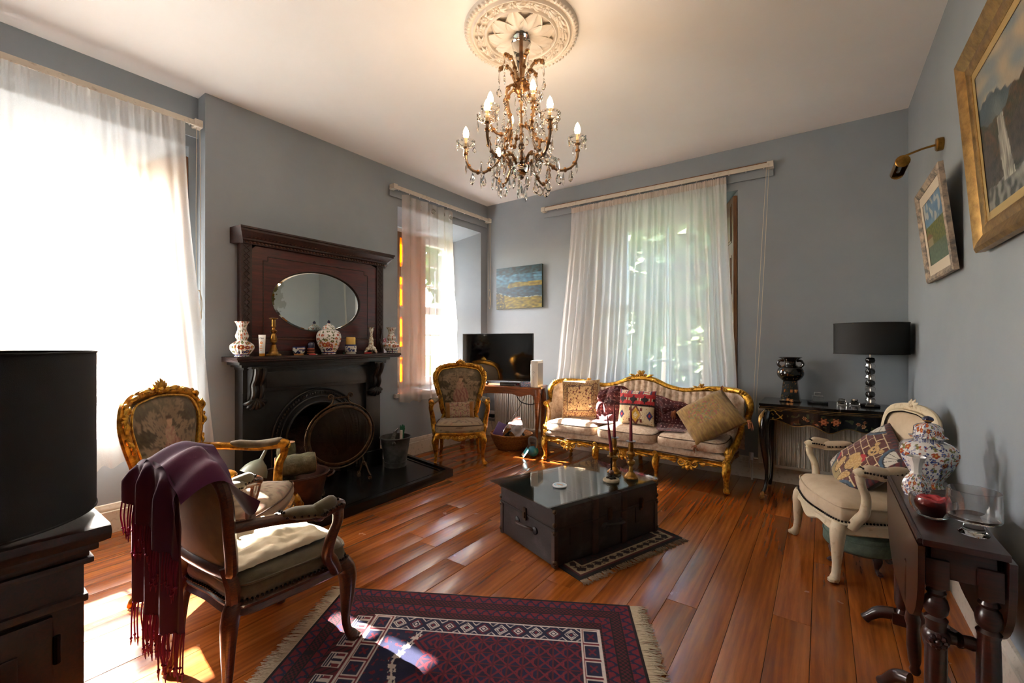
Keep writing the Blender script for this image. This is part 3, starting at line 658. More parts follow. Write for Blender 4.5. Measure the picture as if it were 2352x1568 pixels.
# panel with an oval hole
nn = 72; inner = [(EY+EA*math.cos(2*pi*k/nn), EZ+EB*math.sin(2*pi*k/nn)) for k in range(nn)]
def rct(y, z, y0=1.545, y1=2.705, z0=1.137, z1=2.0):
    dy, d_ = y-EY, z-EZ; t = min(((y1-EY) if dy > 0 else (y0-EY))/dy if abs(dy) > 1e-6 else 99, ((z1-EZ) if d_ > 0 else (z0-EZ))/d_ if abs(d_) > 1e-6 else 99); return (EY+dy*t, EZ+d_*t)
m = MB(); ot = [rct(*p) for p in inner]
for X in (-3.598, -3.64): m.add([(X, y, z+dz) for y, z in inner]+[(X, y, z+dz) for y, z in ot], [(k, (k+1) % nn, nn+(k+1) % nn, nn+k) for k in range(nn)])
m.add([(-3.598, y, z+dz) for y, z in inner]+[(-3.64, y, z+dz) for y, z in inner], [(k, (k+1) % nn, nn+(k+1) % nn, nn+k) for k in range(nn)])
m.build('panel', M['mahog'], ov, fix=False)
for y0, y1 in ((1.47, 1.548), (2.702, 2.78)):
    st = MB().box(-3.655, -3.585, y0, y1, .001, .87, .004).build('side_post', M['mahog_dk'], ov)
    f = MB(); q = y0+.02; z = .02
    while z < .84:
        for s in (-1, 1): f.tube([(-3.583, (y0+y1)/2-s*.022, z), (-3.583, (y0+y1)/2+s*.022, z+.044)], .0035, 5)
        z += .044
    f.build('carved_fret', M['mahog_dk'], st)
cor = [(0, 2.0), (.085, 2.0), (.085, 2.018), (.098, 2.028), (.098, 2.04), (.118, 2.055), (.135, 2.075), (.15, 2.085), (.15, 2.10), (.16, 2.105), (.16, 2.118), (0, 2.118)]
m = MB(); n = len(cor)
m.add([(-3.658+a, 1.53-a*.62 if a else 1.42, z+dz) for a, z in cor]+[(-3.658+a, 2.72+a*.85 if a else 2.86, z+dz) for a, z in cor], [(k, (k+1) % n, n+(k+1) % n, n+k) for k in range(n)]+[tuple(range(n)), tuple(range(2*n-1, n-1, -1))])
cn = m.build('cornice', M['mahog_dk'], ov)
f = MB()
for k in range(46):
    y = 1.50+k*(1.28/45); f.sph((-3.566, y, 2.012+dz), (.008, .011, .008), 6, 4); f.tube([(-3.548, y-.006, 2.046+dz), (-3.545, y+.008, 2.052+dz)], .004, 5)
f.build('carved_frieze', MAT('worn_carving', srgb(74, 40, 24), .45), cn)['kind'] = 'stuff'
nb = .036; RY0, RY1, RZ0, RZ1 = 1.635, 2.60, 1.285, 1.925
path = [(RY0, RZ0), (RY0, RZ1-nb), (RY0+nb, RZ1-nb), (RY0+nb, RZ1), (RY1-nb, RZ1), (RY1-nb, RZ1-nb), (RY1, RZ1-nb), (RY1, RZ0)]
m = MB()
for p, q in zip(path, path[1:]+path[:1]): m.tube([(-3.597, p[0], p[1]+dz), (-3.597, q[0], q[1]+dz)], .0035, 6)
m.build('inlay_moulding', M['mahog_dk'], ov)
MB().tube([(-3.597, 1.55, 1.268+dz), (-3.597, 2.70, 1.268+dz)], .005, 6).build('inlay_moulding', MAT('worn_edge', srgb(84, 50, 34), .4), ov)
MB().box(-3.655, -3.575, 1.47, 2.78, .0005, .035, .004).build('base_rail', M['mahog_dk'], ov)
mm = NB('old_mirror'); st_ = mm.noise(9, 5, .65); sp = mm.new('SeparateXYZ'); mm.link(mm.coord(), sp.inputs[0])
mr = mm.new('MapRange'); mm.link(sp.outputs[1], mr.inputs[0]); mr.inputs[1].default_value = 1.86; mr.inputs[2].default_value = 1.70; mr.inputs[3].default_value = 0; mr.inputs[4].default_value = 1
mx = mm.new('Math'); mx.operation = 'MULTIPLY_ADD'; mm.link(mr.outputs[0], mx.inputs[0]); mx.inputs[1].default_value = .55; mm.link(st_, mx.inputs[2])
fx_ = mm.ramp(mx.outputs[0], [(.80, (0, 0, 0, 1)), (.82, (.35, .35, .35, 1)), (.97, (.4, .4, .4, 1)), (1.0, (1, 1, 1, 1))])
mm.set(col=mm.mix(fx_, (.80, .86, .85, 1), srgb(120, 110, 70)), metal=.97, rough=.02)
M['mirror'] = mm.m
def ell(s): return [(EY+EA*s*math.cos(2*pi*k/nn), EZ+dz+EB*s*math.sin(2*pi*k/nn)) for k in range(nn)]
m = MB(); a_, b_ = ell(1.005), ell(.94)
m.add([(-3.612, y, z) for y, z in a_]+[(-3.606, y, z) for y, z in b_], [(k, (k+1) % nn, nn+(k+1) % nn, nn+k) for k in range(nn)]); m.add([(-3.606, y, z) for y, z in b_], [tuple(range(nn))])
m.build('oval_mirror', M['mirror'], ov, 1, fix=False)
MB().tube([(-3.600, y, z) for y, z in ell(1.0)], .004, 6, closed=True).build('mirror_beading', M['mahog_dk'], ov)
for y, s in ((1.505, 1), (2.745, -1)):
    m = MB(); m.tube(crom([(-3.58, y, .235), (-3.545, y, .225), (-3.55, y, .17), (-3.565, y, .12), (-3.54, y, .07), (-3.53, y, .012)], 6), [.012, .016, .012, .016, .022, .020], 8)
    scroll(m, (-3.552, y, .225), (1, 0, 0), (0, 0, 1), .022, 1.2, .008); scroll(m, (-3.545, y, .03), (1, 0, 0), (0, 0, 1), .026, 1.2, .010); m.box(-3.57, -3.545, y-.03, y+.03, .125, .135, .002); m.v = [(p[0]-.032, p[1], p[2]) for p in m.v]
    m.build('scroll_bracket', M['mahog_dk'], ov)
# ---------------------------------------------------------------- things on the mantel shelf
SZ = 1.1365
WH, BLU, RUS, GRN = (.78, .76, .70, 1), srgb(34, 46, 110), srgb(168, 74, 36), srgb(86, 100, 54)
def sgn_n(p, s): return noise.noise(Vector(p)*s)
def hsh(i, j, k): return (math.sin(i*127.1+j*311.7+k*74.7)*43758.5453) % 1
def sprigs(s, t, cell, seed=0, pal=None):
    "small painted flowers, leaves and curling stems scattered over white glaze"
    pal = pal or (RUS, GRN, BLU); gi, gj = math.floor(s/cell), math.floor(t/cell)
    for di in (-1, 0, 1):
        for dj in (-1, 0, 1):
            i, j = gi+di, gj+dj; cx, cy = (i+.5+.5*(hsh(i, j, seed)-.5))*cell, (j+.5+.5*(hsh(i, j, seed+1)-.5))*cell; kd = hsh(i, j, seed+2); an = hsh(i, j, seed+3)*6.28
            x, y = s-cx, t-cy; x, y = (x*math.cos(an)+y*math.sin(an))/cell, (-x*math.sin(an)+y*math.cos(an))/cell; q = math.hypot(x, y); th = math.atan2(y, x)
            if kd < .36:
                if q < .12: return srgb(210, 170, 90)
                if q < .40*(.62+.38*abs(math.cos(2.5*th))): return pal[0]
            elif kd < .72:
                for o in (-.22, .0, .22):
                    if ((x-o)/.11)**2+((y-.12*(1 if o else -1)*(1 if o > 0 else -1))/.20)**2 < 1: return pal[1]
            else:
                if abs(y-.22*math.sin(x*7)) < .06 and abs(x) < .5: return pal[2]
                if math.hypot(abs(x)-.32, y) < .10: return pal[2]
    return None
def delft(a, z, h, face=0.0, seed=0):
    "painted flowers on white glaze, as colour of the thing itself"
    c = WH; d = ((a-face+pi) % (2*pi))-pi; t = z/h
    fx, fz = d*1.0, (t-.36)*3.4
    if .06 < t < .1 or .0 <= t < .02: return BLU
    for ox, oz, r, cc in ((-.12, .1, .34, RUS), (.42, .05, .26, srgb(150, 62, 60)), (.1, -.55, .2, BLU), (.45, -.5, .22, BLU), (-.35, -.62, .17, BLU), (-.75, .1, .14, srgb(200, 140, 50)), (.0, .75, .2, GRN), (-.5, .65, .16, GRN), (.55, .6, .17, GRN), (-.95, -.5, .15, GRN), (.95, .2, .16, srgb(200, 140, 50)), (.9, -.4, .15, GRN), (1.7, .2, .3, RUS), (-1.7, .1, .28, GRN), (2.5, -.1, .3, RUS), (-2.5, .4, .25, GRN)):
        q = math.hypot(fx-ox, fz-oz); ang = math.atan2(fz-oz, fx-ox)
        if q < r*(.72+.28*abs(math.cos(ang*4))):
            if q < r*.28: return srgb(220, 190, 120)
            if r > .2 and q < r*.42: return srgb(90, 50, 40)
            return cc
    return sprigs(a*.07, z, .030, seed, (srgb(170, 80, 70), GRN, GRN)) or c
def turned(name, label, cat, prof, loc, mat, seg=32, col=None, lobes=0, amp=0, parts=(), **k):
    t = thing(name, label, cat, loc); return t
def glazed(name, prof, col, parent=None, seg=64, lobes=0, amp=0, sub=4, mat='vc_glaze', sq=0):
    P = [(p.x, p.y) for p in crom([(r, z, 0) for r, z in prof], sub)]; P = [(max(r, 0), z) for r, z in P]
    return MB().lathe(P, seg, col=col, lobes=lobes, amp=amp, sq=sq).build(name, M[mat], parent)
for loc, f, h, lab in (((-3.462, 1.425, SZ), .7, .258, 'white double-gourd vase with painted flowers beside the sunscreen tube'), ((-3.455, 2.775, SZ), .9, .25, 'white double-gourd vase with painted flowers beside the greeting card')):
    s = h/.258; v = thing('gourd_vase', lab, 'vase', loc, group='pair of gourd vases on the mantel')
    v.rotation_euler = (0, 0, -1.05)
    glazed('body', [(.044*s, 0), (.048*s, .006*s), (.046*s, .014*s), (.060*s, .03*s), (.079*s, .062*s), (.074*s, .09*s), (.045*s, .112*s), (.032*s, .122*s), (.041*s, .142*s), (.043*s, .160*s), (.032*s, .19*s), (.028*s, .21*s), (.036*s, .238*s), (.050*s, .258*s), (.045*s, .256*s), (.026*s, .22*s)], lambda a, z, r, h=h, f=f: delft(a, z, h*.72, f), v, 160, 20, .05, 12)
tb = thing('sunscreen_tube', 'white and orange sunscreen tube standing on the mantel', 'tube', (-3.505, 1.585, SZ), -.95)
tw, thh = .026, .165
def tubef(u, v):
    a = 2*pi*u; z = .022+v*(thh-.022); d = lerp(.018, .0022, v); w_ = lerp(.020, .029, v); return (d*math.cos(a), w_*math.sin(a), z)
MB().surf(tubef, 28, 8, cu=True).build('tube_body', MAT('tube_white', srgb(222, 218, 210), .35), tb)
MB().lathe([(.0, 0), (.019, 0), (.0195, .004), (.0195, .022), (.0, .022)], 20).build('cap', MAT('orange_cap', srgb(226, 150, 30), .35), tb)
def letters(txt, size, M4, mat, parent, nm='lettering', ext=.0003):
    cu = bpy.data.curves.new(nm, 'FONT'); cu.body = txt; cu.size = size; cu.align_x = 'CENTER'; cu.align_y = 'CENTER'; cu.extrude = ext
    o = bpy.data.objects.new(nm, cu); C.objects.link(o); bpy.context.view_layer.update(); dg = bpy.context.evaluated_depsgraph_get()
    me = bpy.data.meshes.new_from_object(o.evaluated_get(dg)); bpy.data.objects.remove(o); me.transform(M4); me.materials.clear(); me.materials.append(mat)
    q = bpy.data.objects.new(nm, me); C.objects.link(q); q.parent = parent; return q
ink = MAT('dark_ink', srgb(26, 28, 60), .5); ong = MAT('orange_ink', srgb(222, 134, 24), .5)
def facing(x, z, y=0): # text plane facing +x (local), upright
    return Matrix(((0, 0, 1, x), (1, 0, 0, y), (0, 1, 0, z), (0, 0, 0, 1)))
letters('Cien', .018, facing(.0065, .139), ink, tb)
MB().lathe([(0, 0), (.0105, 0), (.0105, .0006), (0, .0006)], 20, M=facing(.0102, .103)).build('spf_badge', ong, tb)
letters('30', .010, facing(.0112, .103), MAT('white_ink', (.9, .9, .88, 1), .5), tb)
m = MB()
for z, w_ in ((.082, .016), (.076, .018), (.064, .02), (.058, .022), (.046, .014)): m.box(.0145, .0155, -w_/2, w_/2, z-.0016, z+.0016)
m.build('fine_print', ong, tb)
def candlestick(name, label, loc, prof, mat, base=None, baseh=.02, rz=0, seg=20, group=None, cat='candlestick'):
    t = thing(name, label, cat, loc, rz, group)
    if base: MB().lathe([(base*.80, 0), (base, .004), (base, baseh*.6), (base*.86, baseh)], 8, M=Matrix.Rotation(pi/8, 4, 'Z')).build('foot', mat, t, 30)
    MB().lathe(prof, 28).build('stem', mat, t, 24); return t
bp = [(.042, .016), (.040, .022), (.030, .036), (.028, .05), (.022, .062), (.020, .085), (.010, .095), (.018, .104), (.026, .108), (.024, .118), (.027, .126), (.020, .16), (.014, .176), (.022, .186), (.027, .196), (.014, .206), (.010, .22), (.018, .232), (.015, .245), (.0155, .285), (.032, .293), (.032, .297), (.014, .298)]
candlestick('brass_candlestick', 'tall ribbed brass candlestick standing on the mantel', (-3.50, 1.668, SZ), bp, M['brass'], .058, .018, .4)
bw = thing('small_bowl', 'small blue and white bowl with a bare clay foot on the mantel', 'bowl', (-3.52, 1.88, SZ))
glazed('bowl', [(.030, .012), (.040, .018), (.046, .035), (.050, .066), (.0475, .066), (.040, .03), (.0, .022)], lambda a, z, r: BLU if sgn_n((math.cos(a)*2.2, math.sin(a)*2.2, z*45), 1.3) > .12 or z > .063 else WH, bw, 120, sub=10)
MB().lathe([(.0, 0), (.036, 0), (.038, .006), (.034, .014), (.0, .015)], 20).build('clay_foot', MAT('bare_clay', srgb(176, 116, 60), .8), bw)
jr = thing('ginger_jar', 'lidded white ginger jar painted with red flowers before the mirror', 'jar', (-3.49, 2.13, SZ), -1.3)
glazed('body', [(.055, 0), (.059, .006), (.058, .014), (.062, .03), (.080, .065), (.096, .11), (.101, .15), (.096, .18), (.078, .205), (.056, .213), (.050, .216), (.0, .216)], lambda a, z, r: delft(a, z, .215, .5, 3), jr, 180, 36, .025, 14)
glazed('lid', [(.052, .217), (.057, .219), (.053, .226), (.048, .242), (.034, .256), (.018, .262), (.014, .266), (.016, .270), (.006, .274)], lambda a, z, r: sprigs(a*.05, z, .022, 5, (srgb(180, 100, 80), GRN, GRN)) or WH, jr, 120, 30, .02, 10)
glazed('finial', [(.009, .272), (.013, .280), (.0115, .288), (.005, .297), (.0, .301)], lambda a, z, r: srgb(26, 30, 66), jr, 20)
cp = thing('candle_pot', 'blue and white stoneware pot holding a yellow candle', 'pot', (-3.49, 2.345, SZ))
glazed('pot', [(.044, 0), (.046, .004), (.042, .016), (.050, .020), (.051, .05), (.051, .083), (.049, .084), (.044, .08), (.0, .078)], lambda a, z, r: (.62, .58, .5, 1) if z < .018 else (BLU if z > .074 or (.022 < z < .07 and sgn_n((math.cos(a)*2.6, math.sin(a)*2.6, z*55), 1.3) > .1) else WH), cp, 120, sub=10)
cd = thing('pillar_candle', 'thick yellow pillar candle in the blue and white pot', 'candle', (-3.49, 2.345, SZ+.0845))
MB().lathe([(.0, 0), (.041, 0), (.042, .004), (.0415, .06), (.038, .068), (.032, .064), (.02, .06), (.0, .058)], 28).build('wax', MAT('yellow_wax', srgb(222, 186, 96), .5, sss=.1), cd)
MB().tube([(0, 0, .056), (.002, 0, .066)], .0015, 5).build('wick', M['soot'], cd)
pc = thing('porcelain_candlestick', 'painted porcelain candlestick with three splayed feet on the mantel', 'candlestick', (-3.49, 2.565, SZ), .3)
pcol = lambda a, z, r: sprigs(a*.02, z, .017, 9, (srgb(150, 90, 40), GRN, srgb(60, 70, 50))) or (.74, .70, .58, 1)
glazed('stem', [(.030, .035), (.024, .055), (.026, .075), (.022, .085), (.024, .10), (.020, .115), (.022, .135), (.015, .155), (.013, .19), (.018, .205), (.021, .225), (.020, .238), (.028, .243), (.028, .247), (.014, .244)], pcol, pc, 80, sub=10)
for k in range(3):
    a = 2*pi*k/3; m = MB(); pts = crom([(.01*math.cos(a), .01*math.sin(a), .06), (.032*math.cos(a), .032*math.sin(a), .045), (.052*math.cos(a), .052*math.sin(a), .020), (.064*math.cos(a), .064*math.sin(a), .010)], 6)
    m.tube(pts, [.016, .020, .013, .010], 10); m.col = [pcol(p[0]*60, p[2], 0) for p in m.v]; m.build('foot', M['vc_glaze'], pc)
gc = thing('greeting_card', 'greeting card with red petals behind the right-hand gourd vase', 'card', (-3.612, 2.8175, SZ), 0)
def cardc(u, v): return srgb(170, 40, 44) if (v > .72 and sgn_n((u*6, v*9, 1), 1) > -.05) else (srgb(150, 170, 200) if sgn_n((u*6, v*6, 5), 1) > .2 else srgb(214, 206, 206))
MB().surf(lambda u, v: (0-.02*v, (u-.5)*.062, v*.15), 30, 30, col=cardc).build('card_front', M['vc_print'], gc, fix=False)
MB().box(-.036, -.0345, -.031, .031, 0, .149).build('card_back', M['upvc'], gc)
red = MAT('red_plastic', srgb(168, 22, 26), .3)
pn = thing('red_pen', 'short red pen with silver tip lying beside the small bowl', 'pen', (-3.425, 1.95, SZ+.0055), 1.25)
MB().tube([(-.032, 0, 0), (.022, 0, 0)], .0048, 8).build('barrel', red, pn); MB().tube([(.022, 0, 0), (.034, 0, 0)], [.0045, .003], 8).build('tip', eye, pn)
pn = thing('red_lighter', 'red plastic lighter lying beside the porcelain candlestick', 'lighter', (-3.43, 2.485, SZ+.0065), 1.3)
MB().box(-.036, .03, -.008, .008, -.006, .006, .003).build('lighter_body', red, pn); MB().box(.03, .042, -.006, .006, -.005, .005, .002).build('lighter_top', M['brass'], pn)
ow = thing('patterned_figurine', 'small patterned dark figurine hidden behind the ginger jar', 'figurine', (-3.536, 1.995, SZ))
glazed('body', [(.030, 0), (.034, .01), (.032, .03), (.028, .06), (.03, .085), (.022, .105), (.0, .112)], lambda a, z, r: srgb(170, 84, 54) if int(z*110) % 2 and z < .06 else (srgb(40, 38, 70) if z > .05 else srgb(70, 34, 30)), ow, 30)
tk = MAT('green_glass_bead', srgb(24, 84, 66), .2)
gb = MB().sph((0, 0, 0), .008, 8, 6).build('green_bead', tk); gb.location = (-3.43, 2.235, SZ+.008); tag(gb, 'tiny green bead lying between jar and candle pot', 'bead')
# ---------------------------------------------------------------- fire screen, buckets, logs on the hearth
fs = thing('fire_screen', 'oval bronze fire screen with twisted handle and scroll feet', 'fire screen', (-3.225, 2.085, hz), .06)
def el(a, b, cz_, n=56, x=0): return [(x-.05*(cz_+b*math.sin(2*pi*k/n)-.42), a*math.cos(2*pi*k/n), cz_+b*math.sin(2*pi*k/n)) for k in range(n)]
MB().tube(el(.295, .232, .425), .013, 8, closed=True, flat=.5, up=(1, 0, 0)).build('inner_band', M['bronze'], fs)
MB().tube(el(.325, .262, .425), .0065, 8, closed=True).build('outer_ring', M['bronze'], fs)
m = MB()
for k in range(14):
    a = 2*pi*k/14+.1; ca, sa = math.cos(a), math.sin(a); p = Vector((-.05*(.24*sa), .29*ca, .425+.228*sa)); q = Vector((-.05*(.265*sa), .332*ca, .425+.27*sa)); m.tube([p, q], .003, 5); m.sph(q, .0065, 6, 4)
tag(m.build('rivet', M['bronze'], fs), kind='stuff')
glm = NB('smoked_mesh'); glm.set(col=srgb(20, 17, 15), rough=.12, alpha=.78, spec=.6); M['smoke'] = glm.m
e_ = el(.29, .228, .425); m = MB(); m.add(e_, [tuple(range(len(e_)))]); m.add([(p[0]-.006, p[1], p[2]) for p in e_], [tuple(range(len(e_)))]); m.build('smoked_glass', M['smoke'], fs, fix=False)
m = MB(); up_ = crom([(-.012, -.13, .665), (-.014, -.085, .69), (-.014, -.07, .72), (-.014, -.075, .745)], 6)
m.tube(up_, .007, 7); scroll(m, (-.014, -.098, .745), (0, 1, 0), (0, 0, 1), .026, 1.1, .007, -.3); m.mir(1); m.tube([(-.014, -.07, .735), (-.014, .07, .735)], .0055, 8)
for k in range(12): m.sph((-.014, -.05+k*.009, .735+.003*(-1)**k), .0065, 6, 4)
m.build('handle', M['bronze'], fs)
for s in (-1, 1):
    m = MB()
    m.tube(crom([(0, s*.20, .225), (0, s*.215, .16), (0, s*.22, .13)], 5), .008, 7)
    for d in (-1, 1):
        m.tube(crom([(0, s*.215, .16), (d*.03, s*.22, .13), (d*.055, s*.225, .075), (d*.085, s*.225, .045)], 6), .011, 7, flat=.55, up=(0, 1, 0)); scroll(m, (d*.078, s*.225, .030), (d, 0, 0), (0, 0, 1), .027, 1.25, .008, 1.4)
    rosette(m, (.02, s*.22, .14), (1, 0, 0), .02, 5); m.build('scroll_foot', M['bronze'], fs)
galv = MAT('old_galvanised_steel', srgb(96, 94, 90), .55, .5, vc=srgb(52, 50, 48), vscale=9, var=(.35, .65))
bk_ = thing('coal_bucket', 'old galvanised metal bucket standing at the end of the hearth', 'bucket', (-3.35, 2.74, hz))
MB().lathe([(.0, .012), (.098, .012), (.098, .0), (.102, .0), (.104, .02), (.103, .045), (.140, .27), (.147, .276), (.147, .283), (.138, .283), (.10, .05), (.0, .04)], 40).build('body', galv, bk_)
MB().tube([(math.cos(a)*.1445, math.sin(a)*.1445, .278) for a in [2*pi*k/40 for k in range(40)]], .006, 8, closed=True).build('rim', galv, bk_)
MB().tube([(.10, -.105, .255), (.14, -.13, .245)], .016, 10).build('handle_socket', galv, bk_); MB().tube([(math.cos(a)*.106, math.sin(a)*.106, .048) for a in [2*pi*k/40 for k in range(40)]], .004, 6, closed=True).build('foot_band', galv, bk_)
MB().surf(lambda u, v: (.115*v*math.cos(2*pi*u), .115*v*math.sin(2*pi*u), .17+.03*noise.noise(Vector((v*4*math.cos(2*pi*u), v*4*math.sin(2*pi*u), 2)))), 24, 8, cu=True).build('ash', M['soot'], bk_, fix=False)
sc = thing('dust_pan', 'grey speckled metal dustpan standing in the coal bucket', 'dustpan', (-3.38, 2.70, hz+.19), .65)
Mt = Matrix.Rotation(.35, 4, 'Y'); MB().box(-.004, .004, -.085, .085, 0, .17, .002, Mt).box(-.004, .03, -.085, -.079, 0, .17, .002, Mt).build('pan', MAT('speckled_metal', srgb(120, 116, 106), .6, .3, vc=srgb(60, 58, 54), vscale=70), sc); MB().tube([Mt @ Vector((0, 0, 0)), Mt @ Vector((0, 0, -.02))], .01, 8).build('handle', galv, sc)
br = thing('hearth_brush', 'green bristled hand brush with pale handle in the coal bucket', 'brush', (-3.31, 2.775, hz+.19), .7)
MB().box(-.012, .012, -.014, .014, 0, .15, .004).build('brush_handle', M['cream_paint'], br)
m = MB(); rb = random.Random(3)
for k in range(60): y = rb.uniform(.012, .075); m.tube([(rb.uniform(-.012, .012), .014+y*.4, .05+rb.uniform(0, .03)), (rb.uniform(-.02, .02), .02+y, .17+rb.uniform(-.03, .02))], .004, 4)
tag(m.build('bristles', MAT('green_bristle', srgb(20, 92, 62), .7), br), kind='stuff')
tubm = MAT('rusty_copper', srgb(92, 58, 44), .5, .5, vc=srgb(48, 34, 30), vscale=10)
lt = thing('log_tub', 'rusty oval metal tub of logs behind the gilt armchair', 'tub', (-3.02, 1.555, hz), .9)
P_ = [(.15, 0), (.155, .006), (.19, .20), (.205, .27), (.215, .275), (.212, .283), (.195, .28), (.15, .03), (.0, .02)]
m = MB().lathe(P_, 40); m.v = [(x*1.18, y*.95, z) for x, y, z in m.v]; m.build('tub_body', tubm, lt)
for s in (-1, 1):
    MB().tube([(s*.245, -.05, .25), (s*.275, -.045, .262), (s*.285, 0, .268), (s*.275, .045, .262), (s*.245, .05, .25)], .007, 7).build('handle', tubm, lt)
brkm = MAT('mossy_bark', srgb(74, 70, 48), .95, vc=srgb(110, 100, 72), vscale=22, bscale=50, bst=.8, bdist=.01); cutm = MAT('cut_log_end', srgb(176, 128, 94), .9, vc=srgb(140, 98, 70), vscale=14)
def log(label, a, b, r):
    a, b = Vector(a), Vector(b); t = thing('log', label, 'log', a, group=None); d = b-a
    MB().tube([d*k/8 for k in range(9)], [r*(1+.05*math.sin(k*2.1)) for k in range(9)], 20).build('bark', brkm, t)
    n_ = d.normalized()
    MB().tube([n_*-.003, n_*.0005], r*.93, 20).build('cut_end', cutm, t); MB().tube([d-n_*.0005, d+n_*.003], r*.93, 20).build('cut_end', cutm, t)
log('mossy log lying across the rusty tub with pale cut ends', (-2.985, 1.435, .400), (-2.895, 1.66, .405), .072)
log('mossy log standing upright in the rusty tub', (-3.085, 1.56, .085), (-3.10, 1.565, .53), .060)
fu = thing('metal_funnel', 'greenish grey metal funnel lying in the rusty tub', 'funnel', (-3.125, 1.375, .395), 0); fu.scale = (.85, .85, .85)
MB().lathe([(.10, 0), (.103, .0), (.10, .012), (.085, .05), (.06, .085), (.022, .115), (.014, .125), (.012, .20), (.009, .20), (.010, .12), (.055, .08), (.095, .01)], 28, M=Matrix.Translation((.02, -.03, -.045)) @ Matrix.Rotation(-.5, 4, 'X')).build('cone', MAT('sage_enamel', srgb(120, 124, 108), .35), fu)
# ---------------------------------------------------------------- seat furniture
def N3(x, y, z=0): return noise.noise(Vector((x, y, z)))
def mixc(a, b, t): t = max(0, min(1, t)); return tuple(lerp(a[i], b[i], t) for i in range(3))+(1,)
TAN, BRN, GRE, PNK, CRM = srgb(150, 124, 94), srgb(86, 64, 42), srgb(96, 88, 62), srgb(150, 96, 84), srgb(182, 160, 130)
def tapestry(y, z, figure=True):
    "pastoral tapestry: trees at the edges, a seated figure in a pink gown"
    c = mixc(srgb(126, 104, 78), srgb(150, 128, 100), .5+.9*N3(y*9, z*9, 1)); n = N3(y*14, z*14, 4)+.6*N3(y*34, z*34, 2); edge = abs(y)*2.6+max(0, .16-z)*3
    if n+edge > .42: c = mixc(srgb(88, 78, 52), srgb(70, 54, 38), .5+1.2*N3(y*60, z*60, 6))
    if abs(N3(y*26, z*26, 11)) < .05: c = mixc(c, srgb(66, 52, 38), .7)
    if z > .40: c = mixc(c, srgb(140, 124, 98), (z-.40)*6)
    if figure:
        fy, fz = y-.01, z-.22
        if (fy/.085)**2+((fz+.03)/.11)**2 < 1: c = mixc(srgb(136, 86, 76), srgb(170, 132, 108), .5+.5*math.sin(fy*170+fz*40+3*N3(y*30, z*30)))
        if ((fy+.01)/.04)**2+((fz-.09)/.05)**2 < 1: c = mixc(srgb(176, 146, 116), PNK, .3+N3(y*50, z*50))
        if (fy/.022)**2+((fz-.155)/.026)**2 < 1: c = srgb(182, 146, 114)
        if (fy/.024)**2+((fz-.178)/.014)**2 < 1: c = BRN
        if ((fy-.12)/.07)**2+((fz+.12)/.045)**2 < 1: c = mixc(srgb(150, 128, 98), srgb(188, 170, 138), .5+1.2*N3(y*60, z*60))
    return c
def floralc(a, b):
    n = N3(a*16, b*16, 3); m = N3(a*30, b*30, 9); c = mixc(srgb(168, 146, 116), TAN, .4+.5*N3(a*6, b*6, 1))
    if abs(n) < .06: c = mixc(c, BRN, .75)
    elif m > .34: c = mixc(c, PNK, .6)
    return c
def seat_outline(P): return crom([(x, y, 0) for x, y in P], 6, closed=True)
def rail_mesh(pts, zt, zl, th):
    mb = MB(); n = len(pts); vs = []; cen = sum((Vector(p) for p in pts), Vector())/n
    for i in range(n):
        p = Vector(pts[i]); t = (Vector(pts[(i+1) % n])-Vector(pts[i-1])).normalized(); nr = Vector((t.y, -t.x, 0)); nr = nr if nr.dot(p-cen) > 0 else -nr
        z = zl[i] if isinstance(zl, list) else zl
        for q, e in ((zt, -th*.2), (zt-.012, .006), (lerp(zt, z, .5), 0), (z+.008, .008), (z, 0), (z, -th), (zt, -th)): vs.append(p+nr*e+Vector((0, 0, q)))
    k = 7
    mb.add(vs, [(i*k+j, ((i+1) % n)*k+j, ((i+1) % n)*k+(j+1) % k, i*k+(j+1) % k) for i in range(n) for j in range(k)]); return mb
def pad_surf(pts, z0, h, colf=None, crown=.5, rings=16, wr=0, side=.75):
    n = len(pts); cen = sum((Vector(p) for p in pts), Vector())/n; cen.z = 0
    def f(u, v):
        p = Vector(pts[int(round(u*n)) % n])-cen; p.z = 0
        if v < .30: r = .965+.035*math.sin(v/.30*pi); z = z0+h*side*v/.30
        else:
            t = (v-.30)/.70; r = .965*(1-t); e = 1-t
            z = z0+h*side+h*(1-side)*(1-e**7)**.5*1.0+h*crown*(1-e*e)
            if wr: z += wr*N3(p.x*r*14, p.y*r*14, 5)*min(1, t*6)
        q = cen+p*r; return (q.x, q.y, z)
    col = (lambda u, v: colf(*(lambda q: (q[0], q[1] if v > .3 else q[2]*1.3))(f(u, v)))) if colf else None
    m = MB(); m.surf(f, n, rings, cu=True, col=col); return m
def cabriole(mb, top, foot, knee_out, r0=.028, r1=.016, foot_r=.021, dirv=None):
    t, b = Vector(top), Vector(foot); d = Vector(dirv) if dirv is not None else (b-t); d.z = 0; d = d.normalized() if d.length > 1e-6 else Vector((1, 0, 0))
    P = []
    for s, o in ((0, 0), (.10, .35), (.22, .45), (.45, .12), (.70, -.35), (.86, -.30), (.94, .1), (1, .3)): P.append(lerp(t, b, s)+d*knee_out*o)
    pts = crom(P, 5); mb.tube(pts, interp([r0, r0*1.12, r0*1.05, r0*.82, r1, r1*.95, foot_r, foot_r*.8], len(pts)), 10)
